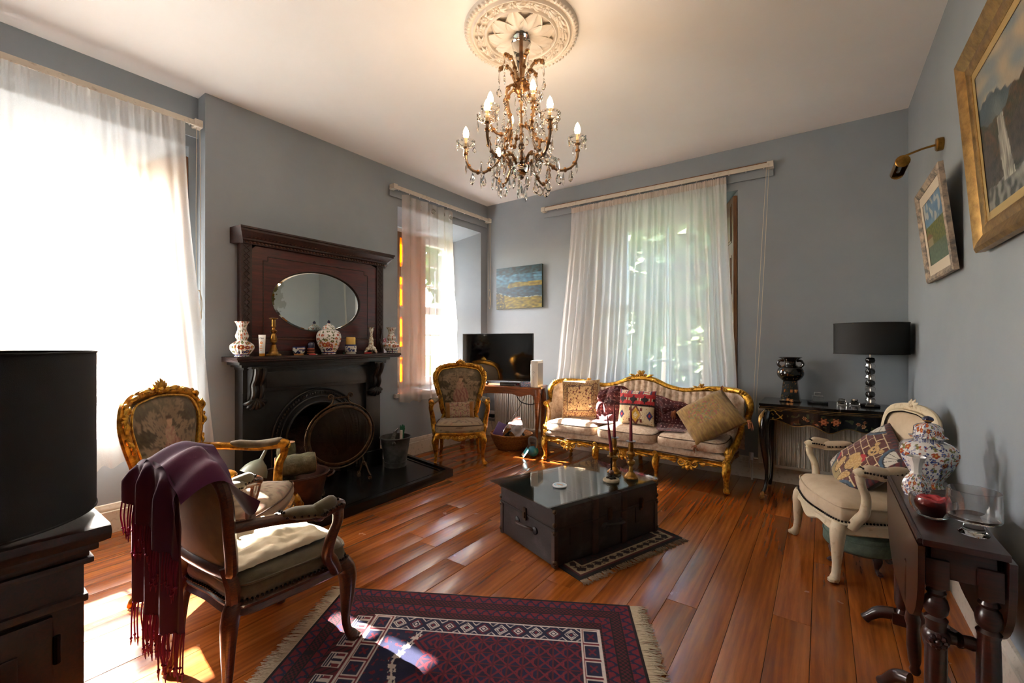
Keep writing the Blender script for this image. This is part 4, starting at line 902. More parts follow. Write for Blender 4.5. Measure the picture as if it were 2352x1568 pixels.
def fauteuil(nm, label, loc, rz, S_, group=None):
    t = thing(nm, label, 'armchair', loc, rz, group)
    wood, fab = S_['wood'], S_['fab']; wf, wb, xf, xr, hs = S_['wf'], S_['wb'], S_['xf'], S_['xr'], S_['hs']
    carve = S_.get('carve', 0)
    per = seat_outline([(xr, -wb), (lerp(xr, xf, .35), -lerp(wb, wf, .5)-.012), (xf-.05, -wf-.004), (xf, -wf+.02), (xf+.028, -wf*.55), (xf+.045, 0), (xf+.028, wf*.55), (xf, wf-.02), (xf-.05, wf+.004), (lerp(xr, xf, .35), lerp(wb, wf, .5)+.012), (xr, wb), (xr-.008, 0)])
    zl = [hs-S_.get('rail', .065)-.022*math.exp(-(p.y/.06)**2)*(p.x > xf-.03)+.014*math.exp(-((abs(p.y)-.13)/.05)**2)*(p.x > xf-.03) for p in per]
    fr = rail_mesh(per, hs, zl, .04).build('seat_frame', wood, t)
    if carve:
        c = MB(); y0 = 0
        for s in (-1, 1):
            for k in range(5):
                y = s*(.03+k*.042); x = xf+.050-abs(y)*.10-(.02 if k > 3 else 0); scroll(c, (x, y, hs-.045-.006*(k % 2)), (0, s, 0), (0, 0, 1 if k % 2 else -1), .017, 1.2, .0055, .5)
                leaf(c, (x, y, hs-.048), (0.1, s, -.1), (1, 0, 0), .03, .008, .005)
        rosette(c, (xf+.052, 0, hs-.055), (1, 0, 0), .026, 7); tag(c.build('apron_carving', S_['gold'], fr), kind='stuff')
    for s in (-1, 1):
        m = MB(); cabriole(m, (xf-.012, s*(wf-.022), hs-.015), (xf+.02, s*(wf+.005), .004), S_.get('kn', .035), .034, S_.get('ank', .017), .024, (1, s*.8, 0)); m.sph((xf+.032, s*(wf+.012), .016), (.024, .022, .015), 8, 5); lg = m.build('leg', wood, t)
        if carve:
            c = MB(); leaf(c, (xf+.012, s*(wf+.0), hs-.03), (.1, 0, -1), (1, s, 0), .10, .020, .008); rosette(c, (xf+.020, s*(wf-.002), hs-.04), (1, s*.6, 0), .022, 6); scroll(c, (xf+.045, s*(wf+.02), .025), (1, s, 0), (0, 0, 1), .016, 1.1, .006); tag(c.build('leg_carving', S_['gold'], lg), kind='stuff')
        m = MB(); cabriole(m, (xr+.005, s*(wb-.02), hs), (xr-S_.get('rk', .055), s*(wb+.005), .004), .028, .028, .017, .019, (-1, s*.4, 0)); m.build('leg', wood, t)
    sp = pad_surf(per, hs-.004, S_['pad'], S_.get('seatcol'), S_.get('crown', .35), 18, S_.get('wr', .004)).build('seat_cushion', fab, t, 180)
    # piping round the cushion edge
    n = len(per); MB().tube([Vector((p.x*.985, p.y*.985, hs+S_['pad']*.74)) for p in per], .0045, 6, closed=True).build('piping', S_.get('pipe', fab) if not S_.get('seatcol') else M['trim_brown'], sp)
    # back
    z0, rec = S_['z0'], S_['rec']; Bk = lambda y, z, o=0: Vector((xr-.012-math.tan(rec)*(z-hs)+.35*y*y+o, y, z))
    half = S_['half']; ol = [(a, z0+b) for a, b in half]; full = ol+[(-a, b) for a, b in ol[-2:0:-1]]
    oc = crom([(a, b, 0) for a, b in full], 7, closed=True); zc = z0+S_['bh']*.5
    bf = MB(); bf.tube([Bk(p.x, p.y) for p in oc], S_.get('br', .024), 10, closed=True, flat=.8, up=(1, 0, 0))
    for s in (-1, 1):
        bf.tube(crom([Bk(s*half[1][0], z0+.02), Bk(s*lerp(half[1][0], wb, .6), lerp(z0, hs, .5)), Vector((xr, s*(wb-.02), hs-.03))], 5), [.022, .024, .026], 8)
    bfo = bf.build('back_frame', wood, t)
    MB().tube([Bk(p.x*.90, zc+(p.y-zc)*.91, .022) for p in oc], .0055, 6, closed=True).build('inner_bead', S_.get('gold', wood), bfo)
    def bp(u, v, sgn=1):
        p = oc[int(round(u*len(oc))) % len(oc)]; r = .90*(1-v); y, z = p.x*r, zc+(p.y-zc)*r*1.01
        return Bk(y, z, sgn*(.008+.034*(1-(1-v)**4)))
    def bcol(u, v): q = bp(u, v); return S_['backcol'](q.y, q.z-z0)
    m = MB(); m.surf(lambda u, v: bp(u, v), len(oc), 26, cu=True, col=bcol if S_.get('backcol') else None); m.build('back_pad', fab, t, 180)
    m = MB(); m.surf(lambda u, v: bp(u, v, -.5), len(oc), 8, cu=True); 
    if S_.get('backcol'): m.col = [TAN]*len(m.v)
    m.build('outer_back', fab, t, 180)
    if carve:
        c = MB(); N_ = len(oc)
        for i in range(N_):
            p = oc[i]; zz = (p.y-z0)/S_['bh']
            if zz < .38 or i % 3: continue
            tn = Vector((0, oc[(i+1) % N_].x-oc[i-1].x, oc[(i+1) % N_].y-oc[i-1].y)).normalized(); out = Vector((0, p.x, p.y-zc)).normalized(); s = 1 if p.x >= 0 else -1
            b = Bk(p.x, p.y, .018); leaf(c, b+out*.008, tn*(s if i % 2 else -s), Vector((1, 0, 0))+out*.4, .045, .012, .008)
            if i % 2 == 0: scroll(c, b+out*.014, tn, out, .014, 1.1, .0055, .4)
            else: c.sph(b+out*.004, .010, 6, 4)
        tp_ = Bk(0, z0+S_['bh'], .012); H_ = .055
        for s in (-1, 1):
            scroll(c, tp_+Vector((0, s*.034, .012)), (0, s, 0), (0, 0, 1), .024, 1.3, .008, 2.4); scroll(c, tp_+Vector((0, s*.07, -.004)), (0, s, 0), (0, 0, 1), .020, 1.2, .007, .6)
            for a in (.15, .5, .9): leaf(c, tp_+Vector((0, s*.01, .01)), (0, s*math.sin(a), math.cos(a)), (1, 0, 0), H_*1.05, .012, .008)
            leaf(c, tp_+Vector((0, s*.05, .0)), (0, s, .05), (1, 0, .6), .10, .014, .009)
        rosette(c, tp_+Vector((.012, 0, .014)), (1, 0, 0), .024, 6); leaf(c, tp_+Vector((.0, 0, .012)), (0, 0, 1), (1, 0, 0), H_*1.15, .014, .009)
        for s in (-1, 1): # shell at the shoulders
            q = Bk(s*S_['sh'][0], z0+S_['sh'][1], .015)
            for a in (-.8, -.4, 0, .4, .8): leaf(c, q, (0, s*math.cos(a), math.sin(a)), (1, 0, 0), .045, .011, .007)
        tag(c.build('back_carving', S_['gold'], bfo), kind='stuff')
    ah = hs+S_['ah']
    for s in (-1, 1):
        hy = [a for a, b in half if b > S_['ah']*.6][0]
        A = [Bk(s*hy*.98, ah+.035), Vector((xr+.10, s*(wf-.01), ah+.022)), Vector((xr+.24, s*(wf+.035), ah)), Vector((xf-.17, s*(wf+.045), ah+.004)), Vector((xf-.085, s*(wf+.04), ah+.016)), Vector((xf-.06, s*(wf+.04), ah+.004))]
        at_ = S_.get('at', 1); m = MB(); pa = crom(A, 7); m.tube(pa, interp([.020*at_, .019*at_, .020*at_, .021*at_, .026*at_, .022*at_], len(pa)), 10)
        sup = crom([Vector((xf-.075, s*(wf+.04), ah+.0)), Vector((xf-.082, s*(wf+.045), ah-.05)), Vector((xf-.105, s*(wf+.035), ah-.11)), Vector((xf-.105, s*(wf+.018), hs+.06)), Vector((xf-.075, s*(wf+.004), hs+.01)), Vector((xf-.055, s*(wf-.004), hs-.03))], 6)
        m.tube(sup, interp([.022*at_, .019*at_, .022*at_, .027*at_, .026*at_], len(sup)), 10); scroll(m, (xf-.075, s*(wf+.04), ah-.004), (1, 0, 0), (0, 0, 1), .024, 1.1, .010, 1.2); ar = m.build('arm', wood, t)
        if carve:
            c = MB(); leaf(c, pa[-4]+Vector((0, 0, .012)), (-1, 0, 0), (0, 0, 1), .07, .018, .008); leaf(c, sup[-1]+Vector((.014, s*.01, .0)), (-.2, 0, 1), (1, s*.5, 0), .10, .016, .008)
            scroll(c, sup[-3]+Vector((.02, s*.01, .0)), (1, 0, 0), (0, 0, 1), .022, 1.2, .007); rosette(c, pa[-1]+Vector((.012, 0, 0)), (1, 0, 0), .018, 5); tag(c.build('arm_carving', S_['gold'], ar), kind='stuff')
        i0, i1 = int(len(pa)*.24), int(len(pa)*.78); seg = pa[i0:i1+1]
        m = MB(); m.tube([p+Vector((0, 0, .016)) for p in seg], [.014, .027]+[.034]*(len(seg)-4)+[.027, .014], 12, flat=.72)
        if S_.get('backcol'): m.col = [mixc(srgb(120, 100, 74), srgb(84, 72, 50), .5+1.4*N3(p[0]*22, p[1]*22+p[2]*9, 3)) for p in m.v]
        pd = m.build('arm_pad', fab, ar, 60)
        if S_.get('nails'):
            c = MB(); e = .033
            for p in seg:
                for o in (-e, e): c.sph(p+Vector((0, o, .010)), .0058, 6, 4)
            for q in (seg[0], seg[-1]):
                for o in (-.013, 0, .013): c.sph(q+Vector((0, o, .026)), .0058, 6, 4)
            tag(c.build('nail_trim', S_['nails'], pd), kind='stuff')
    if S_.get('nails'):
        c = MB(); d = 0
        for i in range(n):
            p, q = per[i], per[(i+1) % n]; L = (q-p).length
            while d < L: c.sph((lerp(p.x, q.x, d/L)*1.012, lerp(p.y, q.y, d/L)*1.012, hs+.004), .0062, 6, 4); d += .0155
            d -= L
        tag(c.build('nail_trim', S_['nails'], sp), kind='stuff')
        c = MB()
        for i in range(len(oc)):
            p, q = oc[i], oc[(i+1) % len(oc)]
            for k in (0, .5): c.sph(Bk(lerp(p.x, q.x, k)*.885, zc+(lerp(p.y, q.y, k)-zc)*.89, .022), .0062, 6, 4)
        tag(c.build('nail_trim', S_['nails'], bfo), kind='stuff')
    return t
M['trim_brown'] = MAT('brown_braid', srgb(74, 50, 34), .8, bscale=300, bst=.4)
M['vc_tap'] = VMAT('tapestry_cloth', .92, 500, .35, .0015, .22, 90, sheen=.15)
GILT = dict(wood=M['gilt'], gold=M['gilt_bright'], fab=M['vc_tap'], wf=.285, wb=.235, xf=.25, xr=-.235, hs=.335, pad=.09, crown=.28, z0=.455, rec=.15, bh=.53, ah=.275, carve=1, br=.027, at=1.2,
            half=[(0, 0), (.17, .004), (.205, .05), (.235, .18), (.282, .33), (.288, .42), (.235, .50), (.12, .525), (0, .535)], sh=(.275, .43), backcol=lambda y, z: tapestry(y, z), seatcol=floralc)
fauteuil('gilt_armchair', 'carved gilt armchair in pastoral tapestry next to the purple shawl', (-2.585, .985, 0), math.radians(43), GILT, 'gilt tapestry armchairs')
fauteuil('gilt_armchair', 'carved gilt armchair in pastoral tapestry with a small cushion beside the television', (-3.115, 3.395, 0), math.radians(-48), dict(GILT, wf=.245, wb=.205, xf=.205, xr=-.19, rk=.04, half=[(a*.93, b) for a, b in GILT['half']], sh=(.256, .43)), 'gilt tapestry armchairs')
M['khaki'] = MAT('khaki_velvet', srgb(104, 90, 62), .9, vc=srgb(78, 66, 44), vscale=14, bscale=400, bst=.35, bdist=.002, sheen=.4)
M['hide'] = MAT('cream_suede', srgb(196, 176, 148), .9, vc=srgb(162, 138, 108), vscale=5, var=(.4, .85), bscale=240, bst=.25, bdist=.002)
M['cream_wood'] = MAT('distressed_cream_wood', srgb(206, 190, 158), .5, vc=srgb(168, 140, 104), vscale=30, var=(.56, .78), bscale=120, bst=.15)
M['nail_dark'] = MAT('dark_bronze_nails', srgb(36, 26, 20), .35, .8)
WAL = dict(wood=M['walnut'], gold=M['walnut'], fab=M['khaki'], wf=.25, wb=.185, xf=.20, xr=-.20, hs=.355, pad=.075, crown=.35, z0=.46, rec=.16, bh=.36, ah=.235, br=.024, rail=.05,
           half=[(0, 0), (.16, .0), (.19, .03), (.21, .15), (.225, .27), (.20, .335), (.12, .355), (0, .36)], nails=M['nail_dark'])
wchair = fauteuil('walnut_armchair', 'walnut armchair in worn khaki velvet with the purple shawl on its back', (-1.835, .84, 0), math.radians(95), WAL)
CRE = dict(rk=.035, wood=M['cream_wood'], gold=M['cream_wood'], fab=M['hide'], wf=.285, wb=.235, xf=.212, xr=-.205, hs=.315, pad=.10, crown=.3, z0=.44, rec=.085, bh=.44, ah=.255, br=.024,
           half=[(0, 0), (.17, .0), (.205, .04), (.225, .18), (.235, .30), (.20, .40), (.10, .435), (0, .44)], nails=M['nail_dark'], crest=1, kn=.016, ank=.021)
cchair = fauteuil('cream_armchair', 'distressed cream painted armchair in pale suede with dark nail trim', (.172, 3.153, 0), math.radians(200), CRE)
c = MB(); tq = Vector((-.205-.012-math.tan(.085)*(.88-.315), 0, .885))
for s in (-1, 1):
    for a in (.3, .8, 1.3): leaf(c, tq, (0, s*math.sin(a), math.cos(a)*.8), (1, 0, 0), .05, .014, .009)
rosette(c, tq+Vector((.012, 0, .012)), (1, 0, 0), .026, 6); tag(c.build('crest_flower', M['cream_wood'], cchair), kind=None)
# ---------------------------------------------------------------- sofa
sf = thing('gilt_sofa', 'long carved gilt sofa in pale damask under the cotton curtain', 'sofa', (-1.505, 4.125, 0), -pi/2)
M['damask'] = MAT('pale_damask', srgb(206, 184, 160), .85, vc=srgb(178, 148, 122), vscale=26, var=(.44, .62), bscale=60, bst=.2, sheen=.2)
hw = .86
top = [(-.985, .60), (-1.0, .68), (-.975, .755), (-.90, .80), (-.74, .805), (-.60, .797), (-.42, .775), (-.27, .80), (-.13, .855), (0, .875)]
topf = top+[(-a, b) for a, b in top[-2::-1]]
def BX(y, z): return -.225-.10*(z-.40)+.13*max(0, abs(y)-.78)/.2
bp_ = crom([(BX(y, z), y, z) for y, z in topf], 7)
for s in (-1, 1):
    pass
armL = crom([(BX(.985, .60), -.985, .60), (-.06, -.985, .575), (.03, -.965, .57), (.075, -.955, .578)], 6)
m = MB(); m.tube(bp_, interp([.026, .03, .034, .03, .027, .028, .027, .027, .03, .034, .03, .027, .027, .028, .027, .03, .034, .03, .026], len(bp_)), 12, flat=.85, up=(1, 0, 0)); bfr = m.build('back_frame', M['gilt_bright'], sf)
for s in (-1, 1):
    m = MB(); fl_ = lambda P: [Vector((p.x, p.y*-s, p.z)) for p in P]
    m.tube(fl_(armL), interp([.026, .028, .030, .022], len(armL)), 12); su = crom([(.045, -.955, .565), (.02, -.945, .49), (.075, -.92, .39), (.17, -.885, .32), (.205, -.865, .27)], 6)
    m.tube(fl_(su), interp([.024, .024, .030, .032, .030], len(su)), 12); scroll(m, fl_([Vector((.07, -.955, .565))])[0], (1, 0, 0), (0, 0, 1), .024, 1.2, .010); ar = m.build('arm', M['gilt_bright'], sf)
    c = MB(); b0 = fl_([Vector((.19, -.875, .33))])[0]
    for a in (-.8, -.4, 0, .4, .8): leaf(c, b0+Vector((.008-.01*abs(a), a*.022, -.03)), (-.45, a*.25, 1), (1, 0, .3), .075, .013, .012)
    rosette(c, fl_([Vector((.225, -.868, .27))])[0], (1, 0, 0), .028, 6); scroll(c, fl_([Vector((.23, -.868, .23))])[0], (0, 1, 0), (0, 0, 1), .022, 1.2, .008); tag(c.build('arm_carving', M['gilt_bright'], ar), kind='stuff')
def topz(y):
    y = abs(y); L = [(-a, b) for a, b in top][::-1]
    for (a, b), (c_, d) in zip(L, L[1:]):
        if a <= y <= c_: return lerp(b, d, (y-a)/(c_-a))
    return .60
def bpf(u, v):
    y = lerp(-.955, .955, u); zt = topz(y)-.015; z = lerp(.33, zt, v); ch_ = abs(math.sin(y*pi/.062))**.7*.010
    return (BX(y, z)+.022+.03*math.sin(pi*min(1, v*1.05))+ch_*min(1, v*3), y, z)
MB().surf(bpf, 190, 18).build('back_pad', M['damask'], sf, 180, fix=False)
MB().surf(lambda u, v: (BX(lerp(-.955, .955, u), .5)-.02-.025*v, lerp(-.955, .955, u), lerp(.30, topz(lerp(-.955, .955, u))-.01, v)), 60, 6).build('outer_back', M['damask'], sf, 180, fix=False)
for s in (-1, 1):
    MB().surf(lambda u, v: (lerp(-.20, lerp(.16, .04, v), u), s*(lerp(.885, .955, v)-.012), lerp(.30, lerp(.60, .565, u), v)), 12, 10).build('arm_panel', M['damask'], sf, 180, fix=False)
per = crom([(-.21, -.88, 0), (0, -.885, 0), (.19, -.875, 0), (.235, -.84, 0), (.225, -.70, 0), (.245, -.575, 0), (.225, -.44, 0), (.215, -.29, 0), (.232, -.14, 0), (.252, 0, 0), (.232, .14, 0), (.215, .29, 0), (.225, .44, 0), (.245, .575, 0), (.225, .70, 0), (.235, .84, 0), (.19, .875, 0), (0, .885, 0), (-.21, .88, 0), (-.22, .6, 0), (-.22, 0, 0), (-.22, -.6, 0)], 6, closed=True)
fz = [.228-.045*sum(math.exp(-((p.y-c_)/.055)**2) for c_ in (-.575, 0, .575))*(p.x > .1)+.012*math.cos(p.y*2*pi/.575)*(p.x > .1) for p in per]
rl = rail_mesh(per, .262, fz, .04).build('seat_frame', M['gilt'], sf)
MB().tube([Vector((p.x*1.005, p.y, .268)) for p in per], .0055, 6, closed=True).build('gimp_braid', M['trim_brown'], rl)
dk = pad_surf(per, .258, .075, None, .05, 10); dk.build('seat_deck', M['damask'], sf, 180)
for yc in (-.575, 0, .575):
    c = MB(); x0 = .262 if yc else .268
    rosette(c, (x0, yc, .212), (1, 0, 0), .034, 8); leaf(c, (x0, yc, .20), (0, 0, -1), (1, 0, 0), .045, .02, .009)
    for s in (-1, 1):
        scroll(c, (x0-.002, yc+s*.055, .215), (0, s, 0), (0, 0, 1), .034, 1.4, .009, 2.6); scroll(c, (x0-.008, yc+s*.115, .225), (0, s, 0), (0, 0, -1), .022, 1.2, .007, .3)
        leaf(c, (x0-.008, yc+s*.09, .225), (0, s, .12), (1, 0, 0), .11, .013, .008); leaf(c, (x0-.012, yc+s*.15, .232), (0, s, -.1), (1, 0, 0), .09, .011, .007); leaf(c, (x0, yc+s*.02, .19), (0, s*.7, -.7), (1, 0, 0), .04, .012, .008)
    tag(c.build('apron_carving', M['gilt_bright'], rl), kind='stuff')
for y, sc_ in ((-.86, 1), (-.29, .85), (.29, .85), (.86, 1)):
    m = MB(); s = 1 if y > 0 else -1; end = abs(y) > .5
    cabriole(m, (.205 if end else .19, y, .245 if not end else .255), (.225, y+(s*.012 if end else 0), .004), .03, .034*sc_, .020*sc_, .025*sc_, (1, s*.5 if end else 0, 0)); m.sph((.235, y+(s*.012 if end else 0), .018), (.026, .026, .017), 8, 5); lg = m.build('leg', M['gilt_bright'], sf)
    c = MB(); leaf(c, (.235, y, .235), (.1, 0, -1), (1, 0, 0), .12, .020, .009); scroll(c, (.25, y, .035), (1, 0, 0), (0, 0, 1), .018, 1.1, .007); scroll(c, (.245, y, .255), (0, 1, 0), (0, 0, 1), .02, 1.1, .007); tag(c.build('leg_carving', M['gilt_bright'], lg), kind='stuff')
for y in (-.80, 0, .80):
    m = MB(); cabriole(m, (-.20, y, .262), (-.235, y, .004), .015, .03, .02, .022, (-1, 0, 0)); m.build('leg', M['gilt'], sf)
c = MB()
def crest(y, z, k):
    x = BX(y, z)+.016
    for s in (-1, 1):
        scroll(c, (x, y+s*.038*k, z+.030*k), (0, s, 0), (0, 0, 1), .026*k, 1.3, .007*k, 2.4); scroll(c, (x, y+s*.018*k, z+.060*k), (0, s, 0), (0, 0, 1), .018*k, 1.2, .006*k, .6); scroll(c, (x, y+s*.085*k, z+.010*k), (0, s, 0), (0, 0, 1), .022*k, 1.2, .006*k, .4)
        leaf(c, (x, y+s*.05*k, z+.015*k), (0, s, .25), (1, 0, .4), .085*k, .012*k, .008*k); leaf(c, (x, y+s*.10*k, z+.0*k), (0, s, -.35), (1, 0, .4), .09*k, .010*k, .007*k)
        for a in (.35, .8): leaf(c, (x, y, z+.03*k), (0, s*math.sin(a), math.cos(a)), (1, 0, 0), .06*k, .009*k, .007*k)
    rosette(c, (x+.005, y, z+.05*k), (1, 0, 0), .022*k, 6)
crest(0, .872, 1.0); crest(-.58, .80, .62); crest(.58, .80, .62)
for s in (-1, 1):
    for k in range(7):
        a = .2+k*.22; q = Vector((BX(.95, .72)+.02, s*(.90+.085*math.sin(a)), .70+.095*math.cos(a))); leaf(c, q, (0, s*math.sin(a), math.cos(a)), (1, 0, 0), .035, .013, .008)
    scroll(c, (BX(.95, .72)+.025, s*.80, .815), (0, s, 0), (0, 0, 1), .018, 1.1, .006)
tag(c.build('crest_carving', M['gilt_bright'], bfr), kind='stuff')
def seat_cushion(y0, y1, x0, x1, z0, h, seed, par, mat):
    def f(u, v):
        a = 2*pi*u; ca, sa = math.cos(a), math.sin(a); e = .35
        x = math.copysign(abs(ca)**e, ca); y = math.copysign(abs(sa)**e, sa)
        if v < .35: r = .985+.015*math.sin(pi*v/.35); z = h*.82*v/.35
        else: t = (v-.35)/.65; r = .985*(1-t); z = h*.82+h*.18*(1-(1-t)**6)+.022*(1-(1-t)**2)+.006*N3(x*r*3+seed, y*r*3, seed)*min(1, t*4)
        return (lerp(x0, x1, .5)+x*r*(x1-x0)/2, lerp(y0, y1, .5)+y*r*(y1-y0)/2, z0+z+.006*N3(x*2, y*2, seed)*(v > .2))
    o = MB().surf(f, 64, 20, cu=True).build('seat_cushion', mat, par, 180)
    MB().tube([Vector(f(k/64, .36)) for k in range(64)], .004, 6, closed=True).build('piping', M['trim_brown'], o)
for k, (a, b, e) in enumerate(((-.865, -.293, .255), (-.287, .287, .27), (.293, .865, .262))): seat_cushion(a, b, -.19, e, .332, .088, k*3+1, sf, M['damask'])
# ---------------------------------------------------------------- loose cushions, throw and shawl
def cushion(name, label, loc, rot, w, h, th, colf, mat, n=44, pinch=.07, wr=.006, seed=0, cat='cushion', sideval=None):
    t = thing(name, label, cat, loc); t.rotation_euler = rot
    def f(u, v, s):
        a, b = 2*u-1, 2*v-1; T = (max(0, (1-a**4)*(1-b**4)))**.55
        y = w/2*a*(1-pinch*(1-b*b)*abs(a)); z = h/2*b*(1-pinch*(1-a*a)*abs(b))
        return (s*th/2*T+wr*T*N3(a*3+seed, b*3, s)+.3*wr*N3(a*9, b*9, seed), y, z)
    for s, nm in ((1, 'front_cover'), (-1, 'back_cover')):
        m = MB().surf(lambda u, v: f(u, v, s), n, n, col=(lambda u, v: colf(u, v)) if s > 0 else (lambda u, v: sideval or colf(.02, .02))); m.build(nm, mat, t, 180)
    return t
def tilt(rz, back=0, roll=0): return (Matrix.Rotation(rz, 4, 'Z') @ Matrix.Rotation(-back, 4, 'Y') @ Matrix.Rotation(roll, 4, 'X')).to_euler()
OCH, MAR, TANC = srgb(172, 138, 92), srgb(96, 34, 34), srgb(190, 158, 112)
def c_floral(u, v):
    a, b = abs(2*u-1), abs(2*v-1); q = max(a, b)
    if .63 < q < .67 or .71 < q < .73: return srgb(92, 66, 46)
    if q > .95: return srgb(196, 172, 138)
    if q > .73:
        k = ((u+v)*11) % 1; return MAR if N3(u*34, v*34, 2) > .22 else (srgb(120, 80, 46) if abs(N3(u*20, v*20, 5)) < .07 else OCH)
    n = N3(u*17, v*17, 8)
    if n > .30: return MAR
    if abs(N3(u*12, v*12, 3)) < .055: return srgb(100, 72, 44)
    return TANC
cushion('floral_cushion', 'tan cushion printed with small dark red flowers and a border', (-2.11, 4.215, .63), tilt(-pi/2+.20, .30, .08), .42, .42, .12, c_floral, M['vc_cloth'], 72, .05, seed=2)
def c_kilim(u, v):
    a = 2*u-1
    if v > .88:
        k = (u*3.2) % 1-.5; return srgb(60, 56, 90) if abs(k) < .38 and abs(k) > .28 else (srgb(190, 176, 150) if abs(k) <= .28 and N3(u*30, v*30) > -.15 else srgb(150, 30, 36))
    if v > .52:
        if v < .575+.018*(int(u*40) % 2): return srgb(28, 20, 22)
        k = (u*3.2+.1) % 1-.5; q = (v-.72)*3.2
        if (abs(k) < .07 and abs(q) < .38) or (abs(q) < .10 and abs(k) < .34) or (abs(k) < .2 and .10 < abs(q) < .2): return srgb(26, 20, 26)
        if abs(abs(k)-.38) < .05 and abs(q) < .14: return srgb(205, 190, 165)
        return srgb(168, 34, 40)
    base = srgb(200, 184, 152)
    q = (v-.27)
    for cx, cc, ce in ((.13, srgb(50, 56, 110), srgb(190, 50, 50)), (.52, srgb(180, 140, 40), srgb(220, 210, 180)), (.90, srgb(50, 56, 110), srgb(190, 50, 50))):
        d = abs(u-cx)*1.5+abs(q)*.9
        if cx == .52:
            if d < .10 and N3(u*40, v*40) > -.1: return ce
            if d < .20: return cc
            if d < .28 and (int((u-cx)*60) % 2 == 0 or abs(q) > .12): return srgb(98, 30, 24)
            if abs(abs(u-cx)-.15) < .03 and abs(abs(q)-.16) < .05: return srgb(98, 30, 24)
        else:
            if d < .05: return ce
            if d < .12: return cc
    if N3(u*30, v*30, 4) > .42: return srgb(150, 96, 50)
    return base
cushion('kilim_cushion', 'small kilim cushion half red half cream with geometric motifs', (-1.475, 4.155, .605), tilt(-pi/2+.03, .24, .0), .36, .34, .11, c_kilim, M['vc_cloth'], 80, .05, seed=5)
def c_gold(u, v):
    d = math.hypot(u-.46, v-.55); n = N3(u*26, v*26, 3)
    c = mixc(srgb(146, 114, 58), srgb(104, 78, 36), .5+.7*N3(u*40, v*6, 1))
    if d < .30 and n > .02+d*.6: c = srgb(134, 66, 60) if N3(u*18, v*18, 7) > 0 else srgb(98, 100, 66)
    if abs(N3(u*9, v*9, 12)) < .03 and d > .32: c = mixc(c, srgb(110, 60, 50), .5)
    return c
gc_ = cushion('gold_cushion', 'large gold brocade cushion with flower bouquet and corner tassels', (-.80, 4.075, .595), tilt(-pi/2-.30, .80, .80), .45, .45, .15, c_gold, M['vc_cloth'], 72, .02, seed=7)
tas = MAT('tassel_thread', srgb(176, 118, 72), .9, vc=srgb(140, 62, 50), vscale=60)
for sy, sz in ((1, 1), (1, -1), (-1, 1), (-1, -1)):
    m = MB(); rb = random.Random(int(sy*3+sz+9)); b0 = Vector((0, sy*.225, sz*.225)); dd = Vector((.15, sy*.5, sz*.5)).normalized()
    m.sph(b0+dd*.012, .014, 8, 6); Rg = gc_.rotation_euler.to_matrix(); dn = Rg.inverted() @ (Vector((.35, -.9, .05)) if (Rg @ b0).z < -.12 else Vector((0, -.75, -.65)) if (Rg @ b0).z > .12 else Vector((0, 0, -1)))
    for k in range(34):
        o = Vector((rb.uniform(-1, 1), rb.uniform(-1, 1), rb.uniform(-1, 1)))*.016; m.tube([b0+dd*.014+o*.3, b0+dd*.025+dn*.012+o, b0+dd*.03+dn*.05+o*1.3], .0024, 4)
    tag(m.build('tassel', tas, gc_), kind='stuff')
def c_sm(u, v):
    if abs(2*u-1) > .70: return srgb(140, 92, 36)
    return floralc(u*.42+3, v*.26+1) if N3(u*24, v*15, 2) < .3 else srgb(150, 84, 92)
cushion('small_cushion', 'small flowered cushion with gold velvet ends on the armchair by the television', (-3.165, 3.45, .51), tilt(math.radians(-46), .34, 0.03), .31, .185, .10, c_sm, M['vc_cloth'], 50, .03, seed=4)
lin = MAT('cream_linen', srgb(214, 200, 172), .9, vc=srgb(196, 178, 146), vscale=6, bscale=30, bst=.3, bdist=.006)
cu = thing('linen_cushion', 'flat crumpled cream linen cushion lying on the walnut armchair seat', 'cushion', (-1.855, .84, .447), math.radians(86)); cu.rotation_euler = (0, -.03, math.radians(88))
def flatc(u, v):
    a, b = 2*u-1, 2*v-1; T = max(0, (1-a**4)*(1-b**4))**.5; w = .36*(1-.05*(1-b*b))
    return (a*w/2, b*.40/2, T*.028+.010*T*N3(a*2.4, b*5, 3)+.006*N3(a*7, b*7, 1)+.008*T*abs(N3(a*4+b*3, b*2, 6)))
m = MB().surf(flatc, 50, 50); m.surf(lambda u, v: tuple(c*(1 if i < 2 else -.35) for i, c in enumerate(flatc(u, v))), 30, 30); m.build('linen_cover', lin, cu, 180, fix=False)
